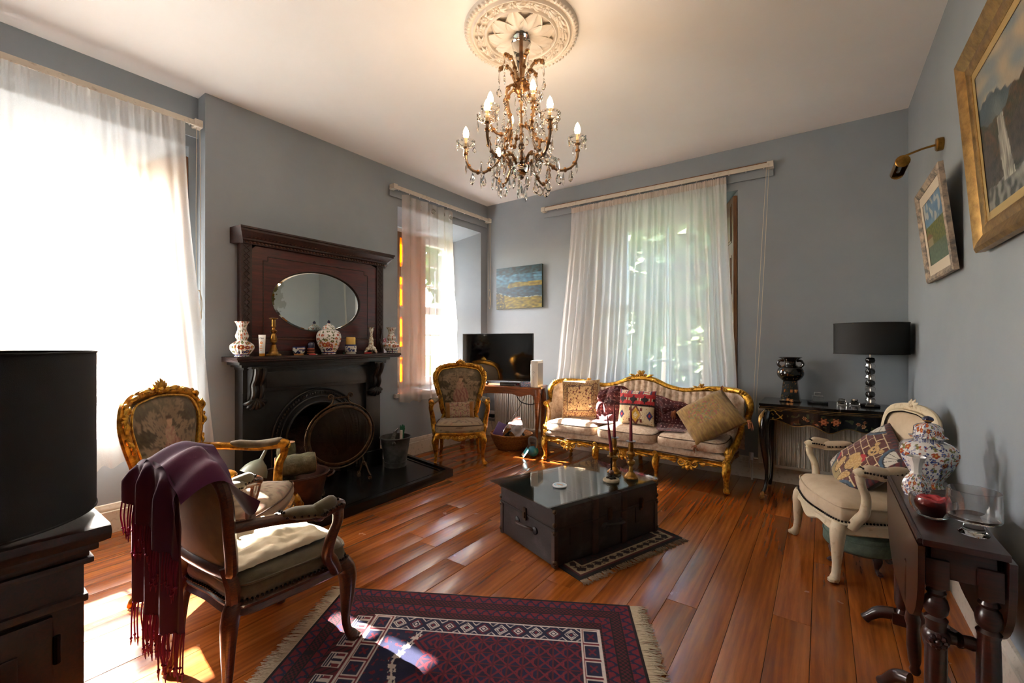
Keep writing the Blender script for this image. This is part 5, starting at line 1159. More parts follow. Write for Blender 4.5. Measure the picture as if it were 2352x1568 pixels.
def c_bear(u, v):
    a, b = (u-.5)*2, (v-.5)*2
    if max(abs(a), abs(b)) > .90: return srgb(92, 34, 34) if int((u+v)*40) % 3 else srgb(40, 30, 40)
    for sx in (-1, 1):
        for sy in (-1, 1):
            d = math.hypot(a-sx*.9, b-sy*.9)
            if d < .50:
                if d > .42: return srgb(54, 78, 96)
                ang = math.atan2(b-sy*.9, a-sx*.9); return srgb(30, 24, 26) if abs(math.sin(ang*8)) < .22 or d < .10 or d > .38 else srgb(196, 188, 172)
    FUR, LIN = srgb(196, 164, 106), srgb(58, 36, 24)
    def E(cx, cy, rx, ry, rot=0):
        x, y = a-cx, b-cy; x, y = x*math.cos(rot)+y*math.sin(rot), -x*math.sin(rot)+y*math.cos(rot); return math.hypot(x/rx, y/ry)
    for cx, cy, r in ((.10, .48, .018), (.24, .48, .018)):
        if E(cx, cy, .03, .035) < 1: return LIN
    if E(.17, .40, .05, .04) < 1: return LIN
    if E(.12, .16, .12, .055, .5) < 1 or E(.24, .13, .10, .05, -.6) < 1: return srgb(164, 30, 34)
    best = 9
    for e in (E(.17, .46, .21, .19), E(-.02, .62, .08, .08), E(.36, .62, .08, .08), E(.10, -.15, .24, .32), E(-.20, -.52, .14, .30, .55), E(.36, -.55, .13, .28, -.45), E(-.12, -.05, .09, .22, -.45), E(.34, -.05, .09, .22, .45)): best = min(best, e)
    if best < .88: return mixc(FUR, srgb(160, 122, 70), .5+N3(u*40, v*40))
    if best < 1.0: return LIN
    if E(-.62, -.52, .16, .12) < 1 or E(.60, -.66, .14, .10) < 1: return srgb(160, 40, 44)
    if b < -.62: return srgb(140, 122, 80)
    row = int((b+1)/.2); bx = ((a+1)/.42+(.5 if row % 2 else 0)) % 1; by = ((b+1)/.2) % 1
    return srgb(206, 184, 140) if bx < .07 or by < .12 else mixc(srgb(92, 38, 28), srgb(72, 28, 24), .5+N3(u*60, v*60))
cushion('bear_cushion', 'needlework cushion of a sitting teddy bear before a brick wall', (.205, 3.215, .550), tilt(math.radians(203), .66, -.45), .42, .42, .11, c_bear, M['vc_cloth'], 110, .03, seed=9, sideval=srgb(40, 28, 26))
# burgundy throw behind the kilim cushion
def c_throw(u, v):
    gx, gy = (u*26) % 1-.5, (v*15) % 1-.5
    c = mixc(srgb(84, 26, 32), srgb(62, 18, 26), .5+N3(u*8, v*5, 1))
    if min(u, 1-u) < .02 or min(v, 1-v) < .03: return srgb(120, 52, 46) if int((u*120+v*70)) % 2 else srgb(70, 22, 26)
    if gx*gx+gy*gy < .018: return srgb(178, 140, 136)
    h = (u*6.5) % 1-.5, (v*3.75) % 1-.5
    if .12 < abs(h[0])+abs(h[1]) < .17: return srgb(140, 72, 66)
    return c
def thr(u, v):
    x = lerp(-1.90, -.99, u)+.03*N3(u*4, v*3, 8)*min(1, u*8); km = math.exp(-((x+1.475)/.215)**6); gm = max(0, min(1, (x+1.22)/.14)); pk = .745+.05*math.exp(-((u-.2)/.12)**2)+.0*u-.16*max(0, u-.55)**1.0*1.3
    if v < .62: t = v/.62; z = lerp(pk, .475, t**.9); y = lerp(4.265, 4.17, t)-.018*math.sin(t*pi)
    else: t = (v-.62)/.38; z = lerp(.475, .437, min(1, t*2.5)); y = lerp(4.17, 4.02-.04*math.sin(u*9), t)
    cr = (.085*abs(N3(u*6, v*4, 2))+.035*abs(N3(u*13, v*9, 5)))*(1-.97*km)*(1-.9*gm)
    y = lerp(y, max(4.255+.04*min(1, max(0, (z-.45)/.25)), y), km); y = lerp(y, y+.035, gm*(v < .62))
    return (x, y-cr-.01, max(z+.02*N3(u*9, v*7, 7), .447)+.018*max(0, N3(u*5, v*6, 12)))
tw_ = MB().surf(thr, 150, 90, col=c_throw).build('throw_blanket', M['vc_cloth'], None, 180, fix=False); tag(tw_, 'crumpled burgundy throw with tiny pale dots spread along the sofa', 'blanket')
# purple shawl over the walnut chair (chair faces +y, its back is at y about .58)
sh_ = thing('purple_shawl', 'purple fringed shawl hanging over the back of the walnut armchair', 'shawl', (0, 0, 0))
pur = MAT('purple_wool', srgb(84, 16, 54), .9, vc=srgb(66, 26, 70), vscale=3, bscale=350, bst=.25, bdist=.002, sheen=.1); frg = MAT('crimson_fringe', srgb(112, 18, 58), .85)
def hang_pt(x, z, off): return .535+.02*(x+2.0)-off
def back_layer(u, v, zlow, off, x0, x1):
    x = lerp(x0, x1, u); zt = .845-.06*abs(2*u-1)**3; z = lerp(zt, zlow(u), v); fold = .016*math.sin(u*17+1)+.010*math.sin(u*33+v*2)
    y = hang_pt(x, z, off)-.012+.012*math.exp(-(v/.07)**2)-fold*min(1, v*3)
    return (x+.012*v*math.sin(u*9), y, z)
lay1 = lambda u, v: back_layer(u, v, lambda q: .305+.01*math.sin(q*7), .030, -2.03, -1.665)
lay2 = lambda u, v: back_layer(u, v, lambda q: .675-.115*q, .056, -2.04, -1.63)
def over(u, v):
    x = lerp(-2.045, -1.585, u); zt = .868-.075*abs(2*u-1)**3
    yr, yf = hang_pt(x, .8, .062), .632+.02*u; drop = .03+.21*math.sin(min(1, max(0, (u-.25)/.62))*pi/2)**2*(1-.7*(max(0, u-.78)/.22)**2)
    if v < .45: t = v/.45; y = lerp(yr, .585, t); z = lerp(zt-.03-.06*max(0, u-.7), zt+.012, math.sin(t*pi/2))
    else: t = (v-.45)/.55; y = lerp(.585, yf+.05*t, t**.6); z = zt+.012-drop*t**1.1
    return (x+.02*u*v, y, z+.010*math.sin(u*21+v*3))
MB().surf(lay1, 70, 40).build('long_panel', pur, sh_, 180, fix=False); MB().surf(lay2, 70, 24).build('folded_flap', pur, sh_, 180, fix=False); MB().surf(over, 50, 24).build('shoulder_fold', pur, sh_, 180, fix=False)
rb = random.Random(6)
for fn, L, nm in ((lay1, .13, 'long_fringe'), (lay2, .11, 'short_fringe')):
    m = MB()
    for k in range(46):
        u = (k+rb.uniform(.2, .8))/46; p = Vector(fn(u, 1)); l_ = L*rb.uniform(.75, 1.1); sx = rb.uniform(-.012, .012)
        pts = crom([p+Vector((0, 0, .004)), p+Vector((sx*.3, -.004, -l_*.45)), p+Vector((sx, -.002+rb.uniform(-.006, .006), -l_))], 5); m.tube(pts, .0026, 5); m.sph(pts[-2], .0052, 6, 4)
        m.tube([pts[-1], pts[-1]+Vector((rb.uniform(-.006, .006), 0, -.018))], [.003, .001], 4)
    tag(m.build(nm, frg, sh_, 60), kind='stuff')
# ---------------------------------------------------------------- trunk table, rugs
tr = thing('steamer_trunk', 'old dark leather trunk used as a coffee table on the small rug', 'trunk', (-1.19, 2.06, .0075), math.atan2(.809, .307))
# local: x along the long side, y to the left (towards the fireplace)
LX, LY, TZ = .86, .545, .318
lea = MAT('scuffed_leather', srgb(34, 24, 22), .5, vc=srgb(78, 68, 66), vscale=9, var=(.52, .85), bscale=70, bst=.4, bdist=.003)
lea2 = MAT('dark_leather', srgb(24, 18, 17), .5, vc=srgb(50, 42, 40), vscale=12, var=(.5, .85), bscale=90, bst=.3)
slat = MAT('trunk_batten', srgb(64, 38, 26), .55, vc=srgb(38, 24, 18), vscale=20)
MB().box(.0, LX, 0, LY, .004, .205, .008).build('body', lea, tr); ld = MB().box(-.004, LX+.004, -.004, LY+.004, .208, TZ, .012).build('lid', lea, tr)
MB().box(-.006, LX+.006, -.006, LY+.006, .198, .212, .003).build('lid_rim', lea2, tr)
for x in (.0, .30, .545, LX):
    w = .022
    if 0 < x < LX:
        m = MB().box(x-w, x+w, -.012, .0, .004, .20, .003).box(x-w, x+w, LY, LY+.012, .004, .20, .003).box(x-w, x+w, -.012, LY+.012, TZ-.002, TZ+.006, .003).box(x-w, x+w, -.014, -.002, .205, TZ+.004, .003); m.build('batten', slat, tr)
for x in (0, LX):
    for y in (0, LY):
        m = MB(); sx = -1 if x == 0 else 1; sy = -1 if y == 0 else 1
        m.box(x-.022 if sx > 0 else x-.006, x+.006 if sx > 0 else x+.022, y-.022 if sy > 0 else y-.006, y+.006 if sy > 0 else y+.022, .0, .195, .003); m.build('corner_strip', slat, tr)
        for z in (.03, .19, .235, TZ-.01):
            MB().sph((x, y, z), .014, 8, 5).build('corner_stud', M['bronze'], tr)
def handle(pts, r): m = MB(); m.tube(crom(pts, 7), r, 8, flat=.6); return m
hn = handle([(.335+.06, -.006, .145), (.41, -.026, .155), (.46, -.034, .15), (.51, -.03, .145), (.525, -.008, .14)], .014).build('handle', lea2, tr)
for x in (.385, .525): MB().sph((x, -.004, .143), (.03, .010, .022), 10, 6).build('handle_loop', lea2, hn)
hn = handle([(-.006, .19, .145), (-.028, .215, .155), (-.034, .27, .15), (-.028, .325, .145), (-.006, .35, .14)], .013).build('handle', slat, tr)
for y in (.18, .36): MB().sph((-.004, y, .143), (.010, .026, .024), 10, 6).build('handle_loop', lea2, hn)
for x, y, ax in ((.42, -.008, 'x'), (.70, -.008, 'x'), (-.008, .27, 'y')):
    m = MB()
    if ax == 'x': m.box(x-.014, x+.014, y-.006, y+.004, .175, .25, .003).box(x-.009, x+.009, y-.014, y, .19, .225, .003).tube([(x, y-.012, .215), (x, y-.014, .245)], .006, 6)
    else: m.box(x-.006, x+.004, y-.014, y+.014, .175, .25, .003).box(x-.014, x, y-.009, y+.009, .19, .225, .003)
    m.build('latch', M['bronze'], tr)
for x in (.155, .70): MB().box(x-.045, x+.045, -.004, .0, .10, .20, .001).build('lock_plate', lea2, tr)
m = MB()
for x in (.15, .72): m.box(x-.06, x+.06, .05, .13, TZ, TZ+.008, .002)
GZ = .3385
gt = MB().prism([(-1.215, 2.03), (-.875, 2.90), (-1.42, 3.075), (-1.765, 2.215)], GZ, GZ+.007, lambda a, b, t: Vector((a, b, t)))
tg = thin_glass('table_glass', .25, (.80, .86, .84, 1)); go = gt.build('glass_sheet', tg); tag(go, 'sheet of clear glass lying on top of the dark trunk', 'glass')
ZT = GZ+.0075
co = thing('coaster', 'round pale blue picture coaster on the glass sheet', 'coaster', (-1.335, 2.375, ZT))
MB().lathe([(.0, 0), (.044, 0), (.046, .003), (.044, .008), (.0, .008)], 32).build('tile', M['upvc'], co)
MB().surf(lambda u, v: (.038*v*math.cos(2*pi*u), .038*v*math.sin(2*pi*u), .0086), 32, 10, cu=True, col=lambda u, v: srgb(170, 110, 60) if (abs(math.sin(2*pi*u)*v) < .2 and abs(math.cos(2*pi*u)*v) < .6) else mixc(srgb(130, 176, 196), srgb(190, 206, 206), .5+N3(v*3*math.cos(6.28*u), v*3*math.sin(6.28*u)))).build('picture', M['vc_print'], co, fix=False)
bp2 = [(.040, .016), (.036, .022), (.026, .034), (.016, .045), (.014, .062), (.012, .08), (.020, .09), (.029, .104), (.026, .118), (.014, .126), (.018, .14), (.024, .15), (.028, .165), (.022, .172), (.015, .18), (.017, .20), (.018, .215), (.015, .228), (.016, .24)]
wax = MAT('burgundy_wax', srgb(108, 16, 32), .4)
def taper(label, loc, h, lean=(0, 0)):
    t = thing('taper_candle', label, 'candle', loc)
    m = MB(); pts = [Vector((lean[0]*k/8, lean[1]*k/8, h*k/8)) for k in range(9)]; m.tube(pts, interp([.0115, .0105, .009, .006, .0022], 9), 12); m.build('wax', wax, t)
    MB().tube([pts[-1], pts[-1]+Vector((0, 0, .008))], .001, 5).build('wick', M['soot'], t)
def atz(px, py, z):
    u, v = (px-1176)/993, -(py-784)/993; A = math.radians(35.64); d = (-math.sin(A)+u*math.cos(A), math.cos(A)+u*math.sin(A), v); t = (z-1.25)/v; return d[0]*t, d[1]*t
drip = MAT('pewter_pan', srgb(120, 124, 128), .3, .9)
cols = [('brass candlestick with eight-sided foot standing alone near the glass edge', (1449, 1098), 'burgundy taper candle in the brass candlestick near the glass edge'), ('brass candlestick standing behind the dark twisted one', (1411, 1086), 'burgundy taper candle in the rear brass candlestick')]
for lab, px, cl in cols:
    x, y = atz(px[0], px[1], ZT); t = candlestick('brass_candlestick', lab, (x, y, ZT), bp2, M['brass'], .050, .018, .3)
    MB().lathe([(.008, .240), (.030, .243), (.032, .247), (.008, .246)], 20).build('drip_pan', drip, t); taper(cl, (x, y, ZT+.2475), .25 if px[0] > 1430 else .245)
x, y = atz(1404, 1104, ZT)
t = thing('iron_candlestick', 'dark candlestick with wooden ball on a round stone base', 'candlestick', (x, y, ZT))
MB().lathe([(.0, 0), (.052, 0), (.054, .006), (.050, .014), (.030, .018), (.0, .018)], 28).build('stone_base', MAT('pale_stone', srgb(176, 160, 132), .7, vc=srgb(140, 126, 100), vscale=30), t)
m = MB(); m.tube([(0, 0, .016), (0, 0, .16)], .006, 8); m.build('rod', M['nail_dark'], t); MB().sph((0, 0, .055), .018, 14, 10).build('wooden_ball', M['walnut'], t)
m = MB()
for k in range(5): a = k*1.26; m.sph((.022*math.cos(a), .022*math.sin(a), .022), (.013, .011, .008), 8, 5)
m.tube([(.006, 0, .09), (-.008, 0, .12), (.006, 0, .15)], .004, 6); tag(m.build('leaf_ornament', M['nail_dark'], t), kind='stuff')
MB().lathe([(.0, .155), (.026, .158), (.028, .162), (.012, .164), (.015, .172), (.0155, .19), (.0, .19)], 18).build('candle_cup', M['brass'], t)
taper('burgundy taper candle leaning in the dark candlestick', (x, y, ZT+.1905), .235, (-.022, -.012))
# rugs, pattern in the pile colour
NV, RD, WT, DK, MR = srgb(24, 26, 60), srgb(112, 22, 38), srgb(206, 192, 184), srgb(22, 14, 20), srgb(84, 18, 32)
RL, RW = 1.40, .92
def rugcol(a, b):
    "a along the length from the fringe near the fireplace, b across from the edge facing the trunk"
    e = min(b, RW-b); er = RL-a; el = a; d = min(e, er, el)
    if d < .012: return DK
    s = b if d in (er, el) else a
    def vine(t, w): k = (s/.05) % 1; return NV if abs((t-.5)-.33*math.sin(k*2*pi)) < .17 or abs(k-.5) < .06 and t > .3 else RD
    def check(): return MR if (int(a/.0095)+int(b/.0095)) % 2 else DK
    if d < .055: return vine((d-.012)/.043, 0)
    if d < .062: return DK
    if d < .10: return check()
    if d < .104: return DK
    if d < .145: return vine((d-.104)/.041, 1)
    if d < .15: return DK
    left_w = .36; top = .195; rgt = .155
    if e < .19 and a > .20: return check() if e < .184 else DK
    if er < rgt: return check()
    if a < .24:
        k = ((b-.19)/.115); f = k-math.floor(k)
        if .15 < f < .85 and .165 < a < .235 and .19 < b < RW-.19:
            if f < .2 or f > .8 or a > .23: return WT
            if a < .185+.03*abs(f-.5)*2: return WT if int(a/.006) % 2 else NV
            return (RD, WT, NV, WT, RD)[int((f-.2)/.12) % 5]
        return check() if e < .19 else (MR if int(a/.012+b/.012) % 3 else DK)
    # framed field
    ia = a-.25; ib = e-.19
    if ib < .006 and a < RL-.155: return WT
    if abs(a-.25) < .004 or abs(a-.335) < .003 or abs(a-(RL-.235)) < .003 or abs(a-(RL-.16)) < .004: return WT
    if a < .335 or a > RL-.235:
        c0 = .292 if a < .335 else RL-.197; k = (b-.195)/.09; f = k-math.floor(k)-.5; q = (a-c0)/.075
        if max(abs(f), abs(q)) > .44: return RD
        if max(abs(f), abs(q)) > .38: return WT
        r = abs(f)+abs(q)
        return RD if (r < .09 or (abs(abs(f)-abs(q)) < .07 and r < .36)) else NV
    if ib < .09:
        if ib > .083: return WT
        k = ((a-.335)/.075); f = abs(k-math.floor(k)-.5)*2; q = abs(ib-.046)/.04; h = abs(f)*.75+q*.75
        odd = int(k) % 2
        if h < .16: return (RD, WT)[odd]
        if .30 < h < .42: return WT
        if .50 < h < .62: return RD if odd else WT
        if h > 1.05: return WT if h < 1.15 else NV
        return NV
    # inner field: mihrab arch at the fireplace end
    yy = abs(b-RW/2); arch = .42+.34*yy
    if a < arch+.10:
        w = .012*((int(a/.018)+int(yy/.018)) % 2)
        if abs(a-arch-w) < .010: return WT
        if a < arch: return RD if N3(a*60, b*60, 2) > .28 else NV
        t = abs(a-.56)+abs(yy-.12)
        return RD if (int(t/.016) % 2 and t < .11) else NV
    f1, f2 = ((a)/.058) % 1, ((b)/.062) % 1
    if f1 < .12 or f2 < .12: return MR
    r = abs(f1-.55)-abs(f2-.55)
    return RD if abs(r) < .09 or (f1 > .7 and abs(f2-.55) < .3 and f1 < .8) else (NV if (int(a/.058)+int(b/.062)) % 2 else srgb(30, 16, 44))
rug = thing('prayer_rug', 'red and navy knotted prayer rug with pale fringed ends', 'rug', (-1.955, 1.285, 0), math.atan2(.692, 1.222))
nu, nv = 420, 276
m = MB(); m.surf(lambda u, v: (u*RL, -v*RW, .009+.0012*N3(u*9, v*7, 3)), nu, nv, col=lambda u, v: rugcol(u*RL, v*RW)); m.build('pile', M['vc_rug'], rug, 180, fix=False)
MB().box(.0, RL, -RW, 0, .0005, .0082).build('backing', MAT('rug_backing', srgb(30, 18, 28), .95), rug)
frm = MAT('rug_fringe', srgb(200, 184, 158), .95)
def fringe(par, x, sgn, w, L, n, seed, mat, nm='fringe'):
    m = MB(); r_ = random.Random(seed)
    for k in range(n):
        y = -(k+r_.random())/n*w; l_ = L*r_.uniform(.7, 1.15); dy = r_.uniform(-.018, .018); p = Vector((x, y, .006)); z1 = .0025+r_.random()*.003
        m.tube(crom([p, p+Vector((sgn*l_*.5, dy*.3, .002)), p+Vector((sgn*l_, dy, z1-.006))], 3), [.0022, .002, .0012], 4)
    return tag(m.build(nm, mat, par, 180), kind='stuff')
fringe(rug, .004, -1, RW, .075, 420, 1, frm); fringe(rug, RL-.004, 1, RW, .075, 420, 2, frm)
ar_ = math.atan2(.781, .289)
rg2 = thing('small_rug', 'small dark brown rug with cream borders lying under the trunk', 'rug', (-1.02, 2.035, 0), ar_)
def rug2(u, v):
    b = v*.72; e = min(b, .72-b); el = min(u, 1-u)*.90
    if e < .03 or el < .03: return srgb(26, 18, 20)
    d = min(e, el)
    if .045 < d < .055 or .105 < d < .115: return srgb(170, 146, 116)
    if .055 <= d <= .105:
        k = ((u*.9)/.06) % 1 if d == e else (b/.06) % 1; return srgb(36, 22, 26) if abs(k-.5)*2+abs(d-.08)/.025 < .95 else (srgb(150, 130, 104) if N3(u*40, v*40) > -.2 else srgb(60, 28, 26))
    if .03 <= d < .045: return srgb(80, 24, 26)
    return srgb(52, 26, 28) if N3(u*30, v*20) > .1 else srgb(28, 20, 24)
MB().surf(lambda u, v: (u*.88-.0, v*.70, .006), 200, 150, col=rug2).build('pile', M['vc_rug'], rg2, 180, fix=False)
MB().box(0, .88, 0, .70, .0005, .0053).build('backing', M['soot'], rg2)
f_ = fringe(rg2, 0, 1, 0, 0, 1, 5, frm); bpy.data.objects.remove(f_)
m = MB(); r_ = random.Random(8)
for k in range(300):
    x_ = r_.random()*.88
    m.tube([(x_, .004, .005), (x_+r_.uniform(-.01, .01), -.022, .005), (x_+r_.uniform(-.02, .02), -.03-.02*r_.random(), .003)], [.002, .002, .001], 4)
tag(m.build('fringe', MAT('dark_fringe', srgb(120, 98, 76), .95), rg2, 180), kind='stuff')
# ---------------------------------------------------------------- television corner
ta = math.radians(18)
tt = thing('side_table', 'red oak side table with shaped apron under the television', 'table', (-3.06, 4.09, 0), ta)
MB().box(-.50, .50, -.17, .17, .715, .738, .006).build('table_top', M['oakred'], tt)
def apron(y0, y1, ax):
    L = y1-y0; pts = [(y0, .715), (y1, .715), (y1, .60)]; k = 24
    for i in range(k+1):
        t = 1-i/k; pts.append((y0+L*t, .655-.03*(math.exp(-((t-.22)/.07)**2)+math.exp(-((t-.78)/.07)**2))-.05*(math.exp(-(t/.05)**2)+math.exp(-((1-t)/.05)**2))))
    return pts
for y in (-.145, .13): MB().prism(apron(-.45, .45, 0), y, y+.016, lambda a, b, t: Vector((a, t, b))).build('apron', M['oakred'], tt)
for x in (-.455, .44): MB().prism(apron(-.135, .135, 0), x, x+.016, lambda a, b, t: Vector((t, a, b))).build('apron', M['oakred'], tt)
for x in (-.44, .44):
    for y in (-.125, .125):
        m = MB(); cabriole(m, (x, y, .70), (x+.012*(1 if x > 0 else -1), y+.012*(1 if y > 0 else -1), .006), .03, .034, .017, .03, (1 if x > 0 else -1, 1 if y > 0 else -1, 0)); m.box(x-.03, x+.03, y-.03, y+.03, .60, .715, .004); m.sph((x+(.02 if x > 0 else -.02), y+(.02 if y > 0 else -.02), .024), (.036, .036, .024), 10, 6); m.build('leg', M['oakred'], tt)
tv = thing('television', 'flat black television standing on the red oak side table', 'television', (-3.11, 4.04, .7385), math.radians(17))
MB().box(-.443, .443, -.012, .018, .052, .605, .004).build('bezel', M['black_plastic'], tv); MB().box(-.2, .2, .018, .05, .10, .40, .01).build('rear_housing', M['black_plastic'], tv)
scr = MAT('dark_screen', srgb(5, 5, 6), .06, spec=.6); MB().box(-.433, .433, -.0135, -.0118, .072, .597).build('screen', scr, tv)
MB().box(-.433, .433, -.0142, -.0118, .055, .070).build('lower_trim', M['black_lacq'], tv)
for s in (-1, 1): m = MB(); m.tube([(s*.30, .0, .056), (s*.31, -.06, .006), (s*.315, -.10, .006)], [.012, .010, .008], 6); m.tube([(s*.30, .0, .056), (s*.31, .07, .006)], [.012, .008], 6); m.build('stand_foot', M['black_plastic'], tv)
gcx = thing('games_console', 'white upright games console beside the television', 'games console', (-2.607, 4.125, .7385), math.radians(12))
wpl = MAT('off_white_plastic', srgb(206, 202, 192), .4); MB().box(-.042, .042, -.10, .075, .004, .30, .006).build('shell', wpl, gcx)
m = MB().box(-.036, .036, -.108, -.10, .004, .30, .003); m.build('front_panel', MAT('panel_white', srgb(214, 210, 202), .3), gcx)
m = MB(); m.tube([(-.002+.010*math.cos(a), -.109, .17+.010*math.sin(a)) for a in [2*pi*k/16 for k in range(16)]], .0012, 5, closed=True); m.build('power_ring', drip, gcx)
for k in range(9): MB().sph((-.004, -.108, .03+k*.012), (.003, .0015, .003), 6, 4).build('vent_hole', M['black_plastic'], gcx)
MB().box(.0425, .0435, -.09, .065, .03, .27).build('side_vent', MAT('grey_grille', srgb(120, 118, 114), .5), gcx)
MB().box(-.046, .046, -.105, .075, 0, .004).build('rubber_foot', M['rubber'], gcx)
tnb = thing('small_tin', 'small teal patterned tin in front of the games console', 'tin', (-2.708, 4.050, .7385), math.radians(18))
m = MB(); m.surf(lambda u, v: ((u-.5)*.115, -.02, v*.062), 30, 20, col=lambda u, v: mixc(srgb(50, 96, 110), srgb(90, 70, 110), .5+1.2*N3(u*9, v*6, 1)) if N3(u*20, v*12, 5) < .3 else srgb(190, 150, 120)); m.build('printed_front', M['vc_print'], tnb, fix=False)
MB().box(-.0575, .0575, -.0195, .03, .0, .0615, .003).build('tin_body', MAT('teal_tin', srgb(40, 84, 96), .3, .3), tnb)
rem = thing('remote_control', 'black remote control lying before the television', 'remote control', (-2.94, 4.02, .7385), math.radians(18)); MB().box(-.09, .09, -.02, .02, .002, .018, .005).build('case', M['black_plastic'], rem)
for k in range(10): MB().box(-.07+k*.014, -.064+k*.014, -.008, .008, .018, .0195).build('button', M['rubber'], rem)
stb = thing('set_top_box', 'low black set-top box under the television screen', 'set-top box', (-2.98, 4.13, .7385), ta); MB().box(-.12, .12, -.045, .06, .003, .034, .004).build('case', M['black_plastic'], stb); MB().box(.10, .108, -.047, -.045, .014, .02).build('red_light', MAT('red_led', srgb(200, 30, 30), .3), stb)
ctl = thing('game_controller', 'black game controller lying at the end of the side table', 'controller', (-3.245, 3.925, .7385), .35)
m = MB(); m.tube(crom([(-.07, -.03, .02), (-.055, .01, .03), (0, .02, .032), (.055, .01, .03), (.07, -.03, .02)], 6), [.014, .024, .02, .024, .014], 10); m.build('grip', M['black_plastic'], ctl); MB().sph((-.025, .005, .052), .008, 8, 5).build('thumb_stick', M['rubber'], ctl)
def cable(label, pts, r=.0035, mat=None, nm='cable'):
    o = MB().tube(crom(pts, 8), r, 6).build(nm, mat or M['rubber']); return tag(o, label, 'cable')
cable('thick black cable looping under the side table', [(-2.98, 4.21, .71), (-2.93, 4.19, .60), (-2.86, 4.19, .535), (-2.72, 4.19, .525), (-2.62, 4.205, .58), (-2.59, 4.195, .713)], .006)
cable('thin black cable falling straight from the television to the basket', [(-3.14, 4.31, .76), (-3.14, 4.30, .60), (-3.11, 4.25, .40), (-3.10, 4.20, .20)])
cable('thin black cable slanting from the apron down towards the floor', [(-2.80, 4.20, .66), (-2.90, 4.20, .48), (-3.02, 4.22, .34), (-3.16, 4.26, .22)])
cable('grey lead trailing along the skirting under the radiator', [(-3.525, 4.455, .24), (-3.47, 4.41, .12), (-3.30, 4.41, .012), (-2.9, 4.43, .006), (-2.45, 4.44, .006)], .003, drip)
pw = thing('power_socket', 'white power socket with black plugs in the corner behind the table', 'socket', (-3.56, 4.50, .28)); MB().box(-.075, .075, -.0, .028, -.05, .05, .004).build('plate', M['upvc'], pw)
for x in (-.03, .035): MB().box(x-.024, x+.024, -.04, .0, -.03, .015, .006).build('plug', M['black_plastic'], pw)
wick = MAT('woven_straw', srgb(166, 112, 54), .8, vc=srgb(110, 68, 30), vscale=60, bscale=160, bst=.5)
bsk = thing('straw_basket', 'round coiled straw basket of cables under the side table', 'basket', (-2.965, 4.12, 0))
for k in range(11):
    t = k/10; R_ = .165+.085*t**.8; z = .012+k*.0165; pts = [(R_*math.cos(a), R_*math.sin(a)*.9, z+.002*math.sin(a*9+k)) for a in [2*pi*j/40 for j in range(40)]]; MB().tube(pts, .0105, 8, closed=True).build('coil', wick, bsk)
MB().lathe([(.0, .004), (.16, .004), (.165, .012), (.0, .012)], 28).build('base', wick, bsk)
bz = .10
bo = thing('black_headset', 'black plastic headset lying in the straw basket', 'headset', (-2.91, 4.12, .115)); MB().tube([(.13*math.cos(a), .02, .13*math.sin(a)*.75) for a in [pi*k/16 for k in range(17)]], .014, 8).build('headband', M['black_plastic'], bo)
for s in (-1, 1): MB().sph((s*.13, .02, .0), (.03, .045, .05), 10, 6).build('ear_cup', M['rubber'], bo)
o = MB().box(-.06, .06, -.008, .008, -.08, .08, .003).build('purple_book', MAT('purple_cover', srgb(98, 80, 140), .5)); o.location = (-3.085, 4.06, .215); o.rotation_euler = (.1, .45, 1.0); tag(o, 'slim purple book leaning out of the straw basket', 'book')
o = MB().surf(lambda u, v: ((u-.5)*.14, (v-.5)*.16, .02*math.sin(u*7)+.012*N3(u*5, v*5)), 14, 14).build('crumpled_bag', MAT('clear_plastic_bag', srgb(190, 190, 196), .2, alpha=.55)); o.location = (-2.84, 4.07, .23); o.rotation_euler = (.5, .4, .3); tag(o, 'crumpled clear plastic bag on top of the straw basket', 'bag')
o = MB().surf(lambda u, v: ((u-.5)*.16, (v-.5)*.12, .02*math.sin(u*5+v*4)), 12, 12).build('pink_leaflet', MAT('pink_paper', srgb(206, 170, 164), .7)); o.location = (-2.96, 4.19, .29); o.rotation_euler = (.6, -.4, .5); tag(o, 'curled pink leaflet on top of the straw basket', 'leaflet')
cable('white lead looped over the black headset', [(-2.99, 3.99, .20), (-2.96, 4.01, .27), (-2.94, 4.05, .29), (-2.93, 4.08, .24), (-2.90, 4.10, .20)], .004, M['upvc'])
kb = thing('kettlebell', 'teal kettlebell with grey handle and paper tag on the floor', 'kettlebell', (-2.555, 3.955, 0))
tealm = MAT('teal_vinyl', srgb(18, 104, 122), .4); MB().sph((0, 0, .058), (.062, .062, .056), 18, 12).build('bell', tealm, kb)
MB().tube(crom([(-.036, 0, .10), (-.05, 0, .15), (-.035, 0, .20), (.035, 0, .20), (.05, 0, .15), (.036, 0, .10)], 6), .013, 10).build('handle', MAT('grey_iron', srgb(90, 90, 88), .5, .3), kb)
m = MB().box(-.032, .032, -.001, .001, -.10, 0); t_ = m.build('tag', MAT('tag_card', srgb(60, 160, 176), .6), kb); t_.location = (-.02, -.07, .095); t_.rotation_euler = (-.55, .3, -.55)
q = MB().box(-.028, .028, -.0018, -.0011, -.096, -.068).build('tag_label', M['upvc'], t_)
